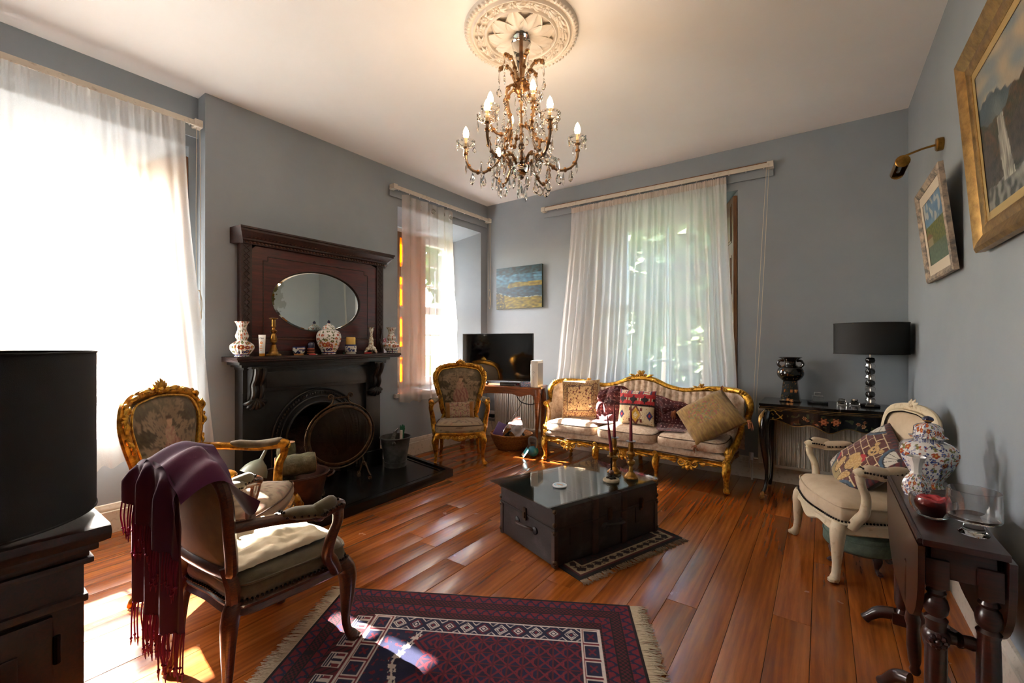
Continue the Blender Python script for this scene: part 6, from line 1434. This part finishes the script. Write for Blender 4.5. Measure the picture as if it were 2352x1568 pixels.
# radiators
def radiator(label, x0, x1, z0, z1, ydepth=.07):
    t = thing('radiator', label, 'radiator', ((x0+x1)/2, YB, 0)); w = (x1-x0); n = int(w/.033); yb_ = -.045-ydepth
    vs = []; prof = []
    for i in range(n):
        a = -w/2+w*i/n; st = w/n
        prof += [(a, 0), (a+st*.30, 0), (a+st*.42, .010), (a+st*.88, .010)]
    prof.append((w/2, 0)); k = len(prof); L = [z0+.02, z0+.05, z1-.05, z1-.02]
    for (a, d) in prof:
        for j, z in enumerate(L): vs.append((a, yb_+(d if j in (1, 2) else 0)+(.006 if j in (0, 3) else 0), z))
    m = MB().add(vs, [(i*4+j, (i+1)*4+j, (i+1)*4+j+1, i*4+j+1) for i in range(k-1) for j in range(3)]); m.build('ribbed_panel', M['radiator'], t, 30)
    for q0 in (z0, z1-.024): MB().box(-w/2, w/2, yb_, yb_+.012, q0, q0+.024, .003).build('edge_seam', M['radiator'], t)
    MB().box(-w/2, w/2, yb_+.015, -.045, z0+.004, z1-.004, .002).build('core', M['radiator'], t)
    for s in (-1, 1): MB().box(s*w/2-.004, s*w/2+.004, yb_, -.045, z0, z1, .002).build('side_cover', M['radiator'], t)
    for x in (-w*.35, w*.35): MB().box(x-.01, x+.01, -.05, -.0015, z0+.05, z1-.1).build('bracket', M['pipe'], t)
    return t, w, yb_
r_a, w_, yb_ = radiator('ribbed cream radiator behind the television table', -3.44, -2.70, .16, .70)
r_b, w_, yb_ = radiator('ribbed cream radiator behind the black console table', -.46, .44, .15, .66)
m = MB(); m.tube([(-w_/2-.055, yb_+.03, .001), (-w_/2-.055, yb_+.03, .20)], .0085, 10); m.tube([(-w_/2-.075, yb_+.05, .10), (-w_/2-.075, yb_+.05, .24)], .007, 8); m.build('pipe', M['pipe'], r_b)
m = MB(); m.tube([(-w_/2-.055, yb_+.03, .18), (-w_/2-.055, yb_+.03, .245)], .013, 12); m.build('valve_cap', M['upvc'], r_b); MB().tube([(-w_/2-.055, yb_+.03, .195), (-w_/2, yb_+.03, .195)], .009, 10).build('valve_tail', eye, r_b)
# ---------------------------------------------------------------- console table with lamp, urn, inkwells
cn_ = thing('console_table', 'black lacquer console table painted with roses and gilt edges', 'table', (.045, 4.24, 0))
def cfront(t): # serpentine front, t in -1..1
    return -.245-.022*math.cos(t*pi)-.012*math.cos(t*2*pi)
pl_ = [(-.46, .245)]+[(x, cfront(x/.46)) for x in [lerp(-.46, .46, k/32) for k in range(33)]]+[(.46, .245)]
for z0_, z1_, sc_ in ((.735, .752, 1.0), (.722, .735, .985), (.712, .722, 1.0)): MB().prism([(a*sc_, b*sc_ if b < 0 else b) for a, b in pl_], z0_, z1_, lambda a, b, t: Vector((a, b, t))).build('table_top' if z0_ > .73 else 'edge_moulding', M['black_lacq'], cn_)
for z in (.7285, .717):
    MB().tube([(x, cfront(x/.46)*.992-.002, z) for x in [lerp(-.455, .455, k/40) for k in range(41)]], .002, 5).build('gilt_line', M['gilt_dull'], cn_)
def aplow(x): return .60-.022*math.cos(x*2*pi/.23)*(1-abs(x)/.5)-.045*(1-(abs(x)/.43)**2)+.03
def acol(x, z):
    c = srgb(13, 12, 14)
    for cx, cz_, r, cc in ((-.035, .645, .030, srgb(176, 104, 66)), (.04, .650, .030, srgb(180, 112, 74)), (-.155, .655, .016, srgb(184, 132, 84)), (-.135, .64, .012, srgb(186, 130, 84)), (.17, .645, .014, srgb(184, 132, 84)), (.20, .630, .016, srgb(188, 140, 92)), (.21, .66, .012, srgb(184, 132, 84)), (-.08, .618, .010, srgb(190, 120, 90))):
        d = math.hypot(x-cx, z-cz_)
        if d < r*(.8+.2*math.cos(6*math.atan2(z-cz_, x-cx))): return mixc(cc, srgb(96, 44, 24), .5+.5*math.sin(d*400))
    if abs(x) < .27 and abs(z-.645) < .045 and N3(x*34, z*34, 2) > .25: return srgb(52, 56, 34)
    if .30 < abs(x) < .40 and abs(N3(x*30, z*30, 6)) < .10 and .60 < z < .70: return srgb(176, 136, 60)
    return c
def apf(u, v): x = lerp(-.42, .42, u); return (x, cfront(x/.46)+.035, lerp(aplow(x), .712, v))
MB().surf(apf, 150, 30, col=lambda u, v: acol(apf(u, v)[0], apf(u, v)[2])).build('apron', M['vc_lacq'], cn_, 180, fix=False)
MB().surf(lambda u, v: Vector(apf(u, v))+Vector((0, .014, 0)), 60, 4).build('apron_lining', M['black_lacq'], cn_, 180, fix=False)
MB().tube([Vector(apf(k/80, 0))+Vector((0, -.001, 0)) for k in range(81)], .003, 6).build('gilt_edge', M['gilt_dull'], cn_); MB().tube([Vector(apf(k/80, .93))+Vector((0, -.002, 0)) for k in range(81)], .0016, 5).build('gilt_line', M['gilt_dull'], cn_)
for s in (-1, 1):
    MB().box(s*.41-.008, s*.41+.008, -.20, .165, .60, .712, .002).build('side_apron', M['black_lacq'], cn_)
    m = MB(); cabriole(m, (s*.405, -.215, .69), (s*.425, -.265, .006), .07, .034, .013, .016, (s*.6, -1, 0)); lg = m.build('leg', M['black_lacq'], cn_)
    c = MB(); leaf(c, (s*.42, -.262, .70), (s*.1, -.3, -1), (s*.5, -1, 0), .14, .016, .006); scroll(c, (s*.43, -.275, .66), (s*.5, -1, 0), (0, 0, 1), .018, 1.2, .005); leaf(c, (s*.425, -.285, .06), (0, .1, -1), (s*.5, -1, 0), .05, .018, .008); c.sph((s*.43, -.295, .016), (.02, .026, .014), 8, 5); tag(c.build('ormolu_mount', M['gilt_dull'], lg), kind='stuff')
    m = MB(); cabriole(m, (s*.40, .130, .69), (s*.41, .140, .006), .02, .03, .013, .016, (s, .3, 0)); m.build('leg', M['black_lacq'], cn_)
CT = .7525
lp = thing('table_lamp', 'table lamp with black drum shade and stacked black and clear balls', 'lamp', (.300, 4.285, CT))
MB().lathe([(.0, 0), (.062, 0), (.066, .006), (.060, .018), (.032, .028), (.0, .028)], 8, M=Matrix.Rotation(.3, 4, 'Z')).build('base', M['black_lacq'], lp, 25)
z = .028
for k in range(8):
    if k % 2 == 0: MB().lathe([(.012, z), (.028, z+.006), (.031, z+.021), (.028, z+.037), (.012, z+.043)], 12, lobes=12, amp=.05).build('clear_ball', M['crystal'], lp, 20)
    else: MB().lathe([(.012, z), (.026, z+.004), (.031, z+.0215), (.026, z+.039), (.012, z+.043)], 20).build('black_ball', M['black_lacq'], lp)
    z += .0435
MB().tube([(0, 0, .0), (0, 0, .52)], .005, 8).build('rod', eye, lp)
shd = MAT('black_silk_shade', srgb(10, 9, 10), .75, bscale=300, bst=.15)
def drum(par, r, z0, z1, mat):
    o = MB().lathe([(r-.003, z0), (r, z0), (r, z1), (r-.003, z1), (r-.003, z0)], 64); del o.f[-1]; del o.f[-1]; so_ = o.build('shade', mat, par)
    for z_ in (z0, z1): MB().tube([(r*math.cos(a), r*math.sin(a), z_) for a in [2*pi*k/64 for k in range(64)]], .003, 6, closed=True).build('shade_rim', mat, so_)
    m = MB()
    for a in (0, 2.09, 4.19): m.tube([(0, 0, z1-.03), (r*math.cos(a), r*math.sin(a), z1-.004)], .002, 5)
    m.tube([(.02*math.cos(a), .02*math.sin(a), z1-.03) for a in [2*pi*k/16 for k in range(16)]], .002, 5, closed=True); m.build('shade_spider', M['brass'], so_); return so_
drum(lp, .226, .405, .635, shd)
ur = thing('lacquer_urn', 'black lacquer urn with two small handles and gold flowers', 'vase', (-.215, 4.295, CT))
def ucol(a, z, r): q = sprigs(a*.08, z, .034, 3, (srgb(150, 92, 50), srgb(70, 58, 30), srgb(96, 70, 34))) if hsh(math.floor(a*2.2), math.floor(z*28), 4) > .45 else None; return q or srgb(12, 11, 11)
glazed('base', [(.078, 0), (.078, .008), (.070, .03), (.056, .14), (.052, .17)], ucol, ur, 96, 0, 0, 12, 'vc_lacq', .75)
glazed('body', [(.045, .165), (.070, .182), (.092, .21), (.097, .24), (.085, .275), (.055, .295), (.042, .305), (.042, .33), (.060, .35), (.082, .362), (.080, .366), (.04, .345)], ucol, ur, 120, sub=10, mat='vc_lacq')
for s in (-1, 1): MB().tube(crom([(s*.045, 0, .335), (s*.078, 0, .335), (s*.088, 0, .305), (s*.070, 0, .285)], 6), .010, 8).build('handle', M['black_lacq'], ur)
iw = thing('inkwell_stand', 'square glass inkwell on a low black tray', 'inkwell', (-.03, 4.27, CT), .15); MB().box(-.066, .066, -.04, .04, 0, .018, .004).build('tray', M['black_lacq'], iw); MB().box(-.036, .036, -.028, .028, .0185, .062, .006).build('glass_block', M['crystal'], iw); MB().box(-.022, .022, -.018, .018, .0625, .088, .005).build('stopper', M['crystal'], iw)
for lab, x, y in (('small glass inkwell with round stopper nearer the tray', .125, 4.255), ('small glass inkwell with silver cap nearer the lamp', .205, 4.265)):
    t = thing('glass_inkwell', lab, 'inkwell', (x, y, CT)); MB().lathe([(.0, 0), (.030, 0), (.032, .006), (.030, .03), (.022, .036), (.018, .036), (.016, .010), (.0, .008)], 8).build('bottle', M['crystal'], t, 20); MB().lathe([(.0, .037), (.020, .037), (.022, .044), (.018, .052), (.0, .055)], 16).build('stopper', M['crystal'] if x < .18 else eye, t)
    MB().lathe([(.0, .0085), (.015, .0085), (.015, .02), (.0, .02)], 12).build('ink', M['soot'], t)
# ---------------------------------------------------------------- right side: drop-leaf table and what stands on it
TX0, TX1, TY0, TY1, TT = .245, .425, 1.765, 2.535, .66
dt = thing('drop_leaf_table', 'narrow dark mahogany drop-leaf table with turned legs at the right wall', 'table', (0, 0, 0))
def edge_top(x0, x1, y0, y1, z0, z1): return MB().box(x0, x1, y0, y1, z0, z1, .005)
edge_top(TX0, TX1, TY0, TY1, TT-.020, TT).build('table_top', M['dark_mahog'], dt)
def leafp(x, nm):
    yc = (TY0+TY1)/2; hl = (TY1-TY0)/2; pts = [(TY0+.004, TT-.024), (TY1-.004, TT-.024)]
    for k in range(25): a = pi*k/24; pts.append((yc+hl*math.copysign(abs(math.cos(a))**.75, math.cos(a))*.985, TT-.05-.285*abs(math.sin(a))**.7))
    pr = MB().prism(pts, x, x+.016, lambda a, b, t: Vector((t, a, b)))
    return pr.build(nm, M['dark_mahog'], dt)
lf_ = leafp(TX0-.010, 'drop_leaf'); leafp(TX1-.004, 'drop_leaf')
MB().tube([(TX0-.004, TY0+.01, TT-.010), (TX0-.004, TY1-.01, TT-.010)], .008, 8).build('hinge_moulding', M['dark_mahog'], dt)
m = MB().box(TX0+.012, TX1-.012, TY0+.03, TY0+.045, TT-.115, TT-.021, .002).box(TX0+.012, TX1-.012, TY1-.045, TY1-.03, TT-.115, TT-.021, .002).box(TX0+.012, TX0+.024, TY0+.03, TY1-.03, TT-.09, TT-.021, .002).box(TX1-.024, TX1-.012, TY0+.03, TY1-.03, TT-.09, TT-.021, .002); m.build('frieze', M['dark_mahog'], dt)
lprof = [(.012, .075), (.024, .085), (.017, .10), (.023, .115), (.026, .135), (.0265, .30), (.024, .40), (.028, .415), (.020, .425), (.027, .435), (.030, .455), (.026, .475), (.018, .485), (.024, .495), (.020, .505), (.025, .515), (.025, .57)]
for x in (TX0+.035, TX1-.035):
    for y in (TY0+.045, TY1-.045):
        m = MB().lathe(lprof, 20, (x, y, 0)); m.box(x-.026, x+.026, y-.026, y+.026, .515, .60, .003); m.build('leg', M['dark_mahog'], dt)
for y, d in ((TY0+.045, -1), (TY1-.045, 1)):
    yc_ = y
    m = MB().box(TX0+.0, TX1-.0, y-.028, y+.028, .035, .085, .008); m.build('foot_rail', M['dark_mahog'], dt)
    for s, x in ((-1, TX0+.01), (1, TX1-.01)):
        m = MB(); m.tube(crom([(x, y, .07), (x+s*.05, y, .06), (x+s*.085, y, .03), (x+s*.10, y, .014)], 5), [.026, .024, .018, .020], 10) if s < 0 else m.tube(crom([(x, y, .06), (x+.03, y, .045), (x+.05, y, .016)], 5), [.026, .022, .02], 10); m.build('foot', M['dark_mahog'], dt)
st = [(.012, 0), (.016, .02), (.012, .04), (.018, .08), (.020, .16), (.017, .26), (.022, .30), (.017, .34), (.020, .44), (.016, .54), (.012, .60), (.014, .62)]
def turnedbar(p, q, nm):
    p, q = Vector(p), Vector(q); d = q-p; L = d.length; Q = d.to_track_quat('Z', 'Y').to_matrix().to_4x4(); Q.translation = p; MB().lathe([(r, z*L/.62) for r, z in st], 14, M=Q).build(nm, M['dark_mahog'], dt)
xm = (TX0+TX1)/2
turnedbar((xm, TY0+.05, .10), (xm, TY1-.05, .10), 'stretcher'); turnedbar((TX0+.02, 2.05, .09), (TX0-.0, 2.0, .50), 'gate_leg'); turnedbar((TX0+.035, TY0+.06, .36), (TX1-.035, TY0+.06, .36), 'cross_rail')
for x in (TX0+.035,): rosette(m := MB(), (x, TY0+.012, .36), (0, -1, 0), .026, 8); m.sph((x, TY0+.045, .36), .034, 12, 8); m.build('carved_boss', M['dark_mahog'], dt)
m = MB(); m.tube(crom([(TX0-.0, 2.0, .09), (TX0-.03, 2.02, .08), (TX0-.06, 2.05, .03), (TX0-.07, 2.06, .014)], 5), [.022, .02, .016, .018], 10); m.build('gate_foot', M['dark_mahog'], dt)
# big covered jar and small vase
def imari(a, z, r):
    if .184 < z < .2: return BLU if int(a*20) % 2 else (.74, .72, .68, 1)
    q = sprigs(a*.09, z, .030, 2, (RUS, srgb(110, 112, 60), BLU))
    if q: return q
    return sprigs(a*.09+.011, z+.013, .021, 7, (srgb(70, 84, 140), RUS, srgb(70, 84, 140))) or (.76, .74, .70, 1)
bj = thing('covered_jar', 'large eight-sided blue and rust painted covered jar on the drop-leaf table', 'jar', (.352, 2.425, TT+.0005), .35)
def oct_(name, prof, col, par, mat='vc_glaze', sub=14):
    P = [(max(p.x, 0), p.y) for p in crom([(r, z, 0) for r, z in prof], sub)]; m = MB(); seg = 200
    vs = []; cs = []
    for r, z in P:
        for k in range(seg):
            a = 2*pi*k/seg; oc_ = math.cos(pi/8)/math.cos((a % (pi/4))-pi/8); rr = r*lerp(1, oc_, .8); vs.append((rr*math.cos(a), rr*math.sin(a), z)); cs.append(col(a, z, r))
    fs = [(i*seg+k, i*seg+(k+1) % seg, (i+1)*seg+(k+1) % seg, (i+1)*seg+k) for i in range(len(P)-1) for k in range(seg)]
    m.add(vs, fs, cs); return m.build(name, M[mat], par, 30)
oct_('body', [(.0, 0), (.050, 0), (.052, .004), (.044, .016), (.048, .03), (.070, .07), (.090, .115), (.095, .145), (.085, .168), (.058, .182), (.046, .186), (.046, .198), (.0, .198)], imari, bj)
oct_('lid', [(.060, .199), (.062, .203), (.050, .206), (.048, .225), (.046, .24), (.030, .252), (.012, .257), (.0, .258)], imari, bj)
glazed('finial', [(.008, .256), (.012, .262), (.018, .270), (.014, .280), (.0, .286)], lambda a, z, r: srgb(22, 22, 56) if not .265 < z < .269 else srgb(180, 140, 60), bj, 24)
sv = thing('flared_vase', 'small waisted white vase with blue and rust sprigs before the covered jar', 'vase', (.295, 2.255, TT+.0005), .2)
oct_('body', [(.0, 0), (.034, 0), (.037, .004), (.045, .03), (.038, .06), (.020, .085), (.017, .10), (.021, .125), (.030, .145), (.027, .145), (.015, .11)], lambda a, z, r: imari(a, z*1.4+.3, r) if z < .085 else (.74, .72, .68, 1), sv)
gbw = thing('glass_bowl', 'low round glass bowl holding the red candle', 'bowl', (.300, 2.000, TT+.0005))
MB().lathe([(.0, 0), (.026, 0), (.042, .010), (.056, .032), (.060, .055), (.056, .070), (.0535, .070), (.057, .055), (.053, .034), (.040, .014), (.0, .008)], 36).build('bowl', M['glass'], gbw)
rw = MAT('red_wax', srgb(176, 36, 42), .35, sss=.15)
rc = thing('red_candle', 'melted red candle inside the glass bowl', 'candle', (.300, 2.000, TT+.012))
m = MB(); m.lathe([(.0, 0), (.028, .0), (.044, .018), (.047, .035), (.043, .05), (.034, .058), (.022, .052), (.016, .04), (.0, .036)], 30); m.v = [(x*(1+.14*N3(x*40, y*40, z*60)), y*(1+.14*N3(x*40+3, y*40, z*60)), z+.008*N3(x*50, y*50, 4)*(z > .02)) for x, y, z in [(q[0]*.93, q[1]*.93, q[2]) for q in m.v]]; m.build('wax', rw, rc)
MB().tube([(0, 0, .037), (.001, 0, .048)], .0012, 5).build('wick', M['soot'], rc)
gp = thing('pedestal_glass', 'empty clear pedestal glass bowl at the table end', 'glass bowl', (.378, 1.900, TT+.0005))
MB().lathe([(.0, 0), (.034, 0), (.036, .004), (.026, .012), (.022, .03), (.024, .040), (.056, .044), (.061, .052), (.062, .09), (.060, .135), (.0575, .135), (.059, .09), (.057, .056), (.050, .049), (.0, .046)], 40).build('glass', M['glass'], gp)
# footstool under the cream chair
ft = thing('footstool', 'round green upholstered footstool under the cream armchair', 'footstool', (.175, 3.14, 0))
grn = MAT('green_damask', srgb(96, 110, 94), .85, vc=srgb(72, 86, 72), vscale=40, bscale=200, bst=.3)
MB().lathe([(.0, .10), (.165, .10), (.172, .11), (.170, .16), (.160, .185), (.12, .20), (.0, .205)], 40).build('cushion', grn, ft); MB().tube([(.171*math.cos(a), .171*math.sin(a), .165) for a in [2*pi*k/40 for k in range(40)]], .004, 6, closed=True).build('piping', grn, ft)
MB().lathe([(.0, .088), (.150, .088), (.158, .094), (.158, .102), (.0, .102)], 36).build('frame', M['dark_mahog'], ft)
for k in range(4):
    a = .5+k*pi/2; m = MB(); cabriole(m, (.125*math.cos(a), .125*math.sin(a), .095), (.15*math.cos(a), .15*math.sin(a), .006), .025, .02, .010, .014, (math.cos(a), math.sin(a), 0)); m.sph((.158*math.cos(a), .158*math.sin(a), .010), (.015, .015, .010), 8, 5); m.build('leg', M['dark_mahog'], ft)
# ---------------------------------------------------------------- pictures
cv = thing('seascape_canvas', 'unframed painting of a blue bay and yellow shore on the back wall', 'painting', (-3.125, YB-.002, 1.935))
def seac(u, v):
    n = N3(u*5, v*16, 2); n2 = N3(u*14, v*30, 5); t = v+.04*n
    yel, teal, blu, drk = srgb(176, 150, 26), srgb(38, 92, 112), srgb(54, 120, 150), srgb(20, 54, 62)
    if t > .82: return mixc(drk, srgb(36, 96, 112), .5+1.4*n2)
    if t > .62: return mixc(srgb(96, 156, 184), blu, .5+1.5*n)
    if t > .52: return mixc(yel, srgb(110, 120, 70), abs(u-.85)*1.1+.3*n2) if u > .25+.5*(t-.52) else mixc(srgb(90, 130, 140), blu, .5+n)
    sh = .30-.05*u+.1*(u < .3)*(1-u/.3)+.03*n
    if v > sh:
        c = mixc(teal, srgb(24, 62, 84), .5+1.2*n2); 
        if u > .45 and abs(v-.24-.03*math.sin(u*9)) < .012 or (v-sh) < .02 and n2 > 0: c = srgb(170, 196, 200)
        return c
    if u < .22 and N3(u*22, v*22, 7) > -.1: return mixc(srgb(96, 74, 24), srgb(44, 58, 30), .5+N3(u*40, v*40))
    return mixc(yel, srgb(120, 110, 20), .5+1.2*n2)
MB().surf(lambda u, v: ((u-.5)*.70, -.0325, (v-.5)*.53), 160, 120, col=lambda u, v: tuple(max(0, c*.40*(1+.9*N3(u*13, v*22, 21))) for c in seac(u, v)[:3])+(1,)).build('painted_face', M['vc_paint'], cv, 180, fix=False); MB().box(-.35, .35, -.032, -.001, -.265, .265).build('canvas_edge', MAT('canvas', srgb(70, 80, 70), .9), cv)
def frame_pic(name, label, yc, zc, w, h, tiltd, xw, colf, fm, fw, mat_w, mountc, gold=False):
    t = thing(name, label, 'painting', (xw, yc, zc-h/2)); t.rotation_euler = (0, -tiltd, 0)
    # local: -x faces the room, y along the wall, z up from the lower edge
    prof = [(0, 0), (.0, .028), (fw*.15, .036), (fw*.35, .030), (fw*.6, .016), (fw*.8, .018), (fw, .010), (fw, 0)] if gold else [(0, 0), (0, .020), (fw*.3, .026), (fw*.7, .020), (fw, .012), (fw, 0)]
    for k in range(4):
        m = MB(); W2, H2 = w/2, h/2
        def P(i, d, s): # side k, inset i, height d
            cs = [(-W2+i, -H2+i), (W2-i, -H2+i), (W2-i, H2-i), (-W2+i, H2-i)]; a = cs[(k+s) % 4]; return Vector((-d, a[0], H2+a[1]))
        n = len(prof); m.add([P(i, d, 0) for i, d in prof]+[P(i, d, 1) for i, d in prof], [(j, (j+1) % n, n+(j+1) % n, n+j) for j in range(n)]+[tuple(range(n)), tuple(range(n, 2*n))]); m.build('frame_rail', fm, t, 30)
    iw_ = fw
    def mnt(a, b): return Vector((-.008, -w/2+a, b))
    m = MB(); ii = iw_+mat_w
    ring_faces(m, lambda s, z, d: Vector((-.0085, s, z)), -w/2+iw_-.002, w/2-iw_+.002, iw_-.002, h-iw_+.002, (-w/2+ii, w/2-ii, ii, h-ii), 0); m.build('mount', mountc, t, fix=False)
    MB().surf(lambda u, v: (-.0065, (.5-u)*(w-2*ii), ii+v*(h-2*ii)), 150, 130, col=lambda u, v: tuple(c*.62 for c in colf(u, v)[:3])+(1,)).build('picture', M['vc_paint'], t, 180, fix=False)
    MB().box(-.005, .0, -w/2+.01, w/2-.01, .01, h-.01).build('backing', M['shutter'], t); return t
def cottage(u, v):
    n = N3(u*8, v*8, 3); n2 = N3(u*22, v*22, 6)
    if v > .62: return srgb(206, 206, 200) if n > .12 else mixc(srgb(92, 138, 178), srgb(140, 170, 192), .5+n)
    if v > .30:
        if u < .3 and v < .52-.4*abs(u-.12): return srgb(150, 100, 70) if v > .42 else srgb(190, 176, 140)
        return mixc(srgb(84, 100, 44), srgb(140, 138, 60), .5+1.3*n2)
    return mixc(srgb(92, 112, 96), srgb(120, 140, 116), .5+n2)
def fall(u, v):
    x = u*1.5; n = N3(x*5, v*5, 3); n2 = N3(x*16, v*16, 6); n3 = N3(x*45, v*7, 2); n4 = N3(x*34, v*34, 8)
    mt = .70+.07*math.sin(x*6.0+.6)+.025*n2
    tr_ = .60+.06*math.sin(x*9+2)+.05*n+.02*n2
    if v > mt: return mixc(srgb(138, 152, 156), srgb(206, 184, 150), .5+1.5*N3(x*4+v*5, v*8, 9))
    if v > tr_: return mixc(srgb(70, 88, 100), srgb(110, 122, 124), .5+n+(mt-v))
    cx = .34+.12*(.55-v)+.02*n
    if v < .56 and v > .13 and abs(x-cx) < .055+.09*max(0, .5-v)+.01*n4: return mixc(srgb(214, 208, 192), srgb(128, 124, 116), .5+1.6*n3)
    if v > tr_-.20+.05*n: return mixc(mixc(srgb(52, 60, 30), srgb(112, 76, 40), .5+1.6*n2), srgb(30, 32, 22), .4+n4)
    if v < .15+.03*n: return mixc(srgb(160, 158, 148), srgb(70, 72, 70), .5+1.8*n2)
    return mixc(srgb(84, 70, 58), srgb(34, 30, 30), .5+1.5*n2+.5*n4)
drift = MAT('whitewashed_frame', srgb(168, 150, 130), .7, vc=srgb(96, 92, 88), vscale=24, var=(.4, .6), stretch=(1, 1, 1), bscale=60, bst=.4)
cardm = MAT('pale_mount', srgb(196, 184, 166), .8)
frame_pic('cottage_picture', 'small landscape in a whitewashed frame hanging tilted below the brass light', 3.215, 1.86, .63, .53, .105, .530, cottage, drift, .035, .055, cardm)
frame_pic('waterfall_painting', 'large waterfall painting in a heavy gilt frame on the right wall', 1.94, 2.0, 1.16, .78, .075, .534, fall, M['gilt_dull'], .10, .03, MAT('gold_slip', srgb(190, 160, 100), .4, .5), True)
plt = thing('picture_light', 'brass picture light with trough shade fixed to the right wall', 'wall light', (XR, 3.335, 2.345))
MB().lathe([(.0, 0), (.034, 0), (.036, .006), (.036, .026), (.030, .032), (.0, .034)], 24, M=Matrix.Rotation(-pi/2, 4, 'Y')).build('wall_plate', M['brass'], plt)
MB().tube(crom([(-.03, 0, 0), (-.09, -.02, -.015), (-.165, -.05, -.045)], 6), .006, 8).build('arm', M['brass'], plt)
m = MB(); R_ = .034
m.surf(lambda u, v: (-.175+R_*math.cos(lerp(-.6, pi+.6, u)), lerp(-.06, .17, v), -.075+R_*math.sin(lerp(-.6, pi+.6, u))), 20, 4); m.surf(lambda u, v: (-.175+(R_-.003)*math.cos(lerp(-.6, pi+.6, u)), lerp(-.06, .17, v), -.075+(R_-.003)*math.sin(lerp(-.6, pi+.6, u))), 20, 4); m.build('trough_shade', M['brass'], plt, fix=False)
for y in (-.06, .17): MB().sph((-.175, y, -.075), (R_, .006, R_), 16, 8).build('end_disc', M['brass'], plt)
MB().tube([(-.175, -.03, -.078), (-.175, .0, -.078)], .011, 10).build('bulb_holder', M['upvc'], plt); MB().tube([(-.175, .0, -.078), (-.175, .12, -.078)], .010, 10).build('tube_bulb', M['glass'], plt)
# ---------------------------------------------------------------- cabinet, lamp and mirror at the left edge
cb = thing('mahogany_cabinet', 'dark mahogany cabinet with moulded top and panelled door', 'cabinet', (-1.86, -.24, 0))
# local box: x -.24..(+.26 front), y -.55..+.52
MB().box(-.24, .245, -.55, .515, .06, .66, .003).build('body', M['dark_mahog'], cb); MB().box(-.25, .26, -.56, .53, .0, .07, .006).build('plinth', M['dark_mahog'], cb)
for z0_, z1_, e in ((.655, .672, .018), (.672, .69, .010), (.690, .712, .026), (.712, .757, .05)): MB().box(-.25, .245+e, -.55-e, .515+e, z0_, z1_, .008 if z1_ < .75 else .02).build('cornice' if z1_ < .75 else 'top', M['dark_mahog'], cb)
MB().box(-.25, .258, -.556, .522, .555, .575, .006).build('frieze_moulding', M['dark_mahog'], cb)
for y0, y1 in ((-.50, -.02), (.0, .455)):
    d = MB().box(.245, .262, y0, y1, .085, .545, .003).build('door', M['dark_mahog'], cb); MB().box(.258, .268, y0+.06, y1-.06, .15, .48, .005).build('door_panel', M['dark_mahog'], d)
    for z in (.17, .46): MB().tube([(.264, y1+.006, z-.035), (.264, y1+.006, z+.035)], .007, 8).build('hinge', M['nail_dark'], d)
    MB().sph((.275, y0+.04, .32), .014, 10, 8).build('knob', M['brass'], d)
bl = thing('drum_lamp', 'table lamp with large charcoal drum shade on the mahogany cabinet', 'lamp', (-1.80, .085, .7575))
MB().lathe([(.0, 0), (.075, 0), (.078, .008), (.05, .02), (.03, .03), (.045, .08), (.05, .14), (.03, .20), (.012, .22), (.01, .36), (.0, .36)], 28).build('base', M['black_lacq'], bl); sh2 = MAT('charcoal_linen_shade', srgb(34, 33, 36), .85, bscale=500, bst=.25)
drum(bl, .245, .018, .462, sh2)
mi = thing('tall_mirror', 'tall dark framed mirror standing on the mahogany cabinet', 'mirror', (-2.095, -.24, .7575))
for y0, y1, z0_, z1_ in ((-.42, -.35, 0, 1.48), (.335, .405, 0, 1.48), (-.42, .405, 0, .07), (-.42, .405, 1.41, 1.48)): MB().box(-.02, .02, y0, y1, z0_, z1_, .004).build('frame_rail', M['dark_mahog'], mi)
MB().box(-.012, .004, -.36, .345, .06, 1.42).build('mirror_glass', MAT('plain_mirror', (.8, .82, .82, 1), .02, 1), mi)
po = thing('round_stool', 'small round stool with beige top standing by the rug', 'stool', (-1.27, .165, 0))
MB().lathe([(.0, .34), (.14, .34), (.148, .35), (.145, .385), (.12, .40), (.0, .405)], 32).build('seat', M['hide'], po); 
for k in range(3): a = k*2.09+.4; MB().tube([(.09*math.cos(a), .09*math.sin(a), .345), (.13*math.cos(a), .13*math.sin(a), .004)], [.016, .012], 10).build('leg', M['walnut'], po)
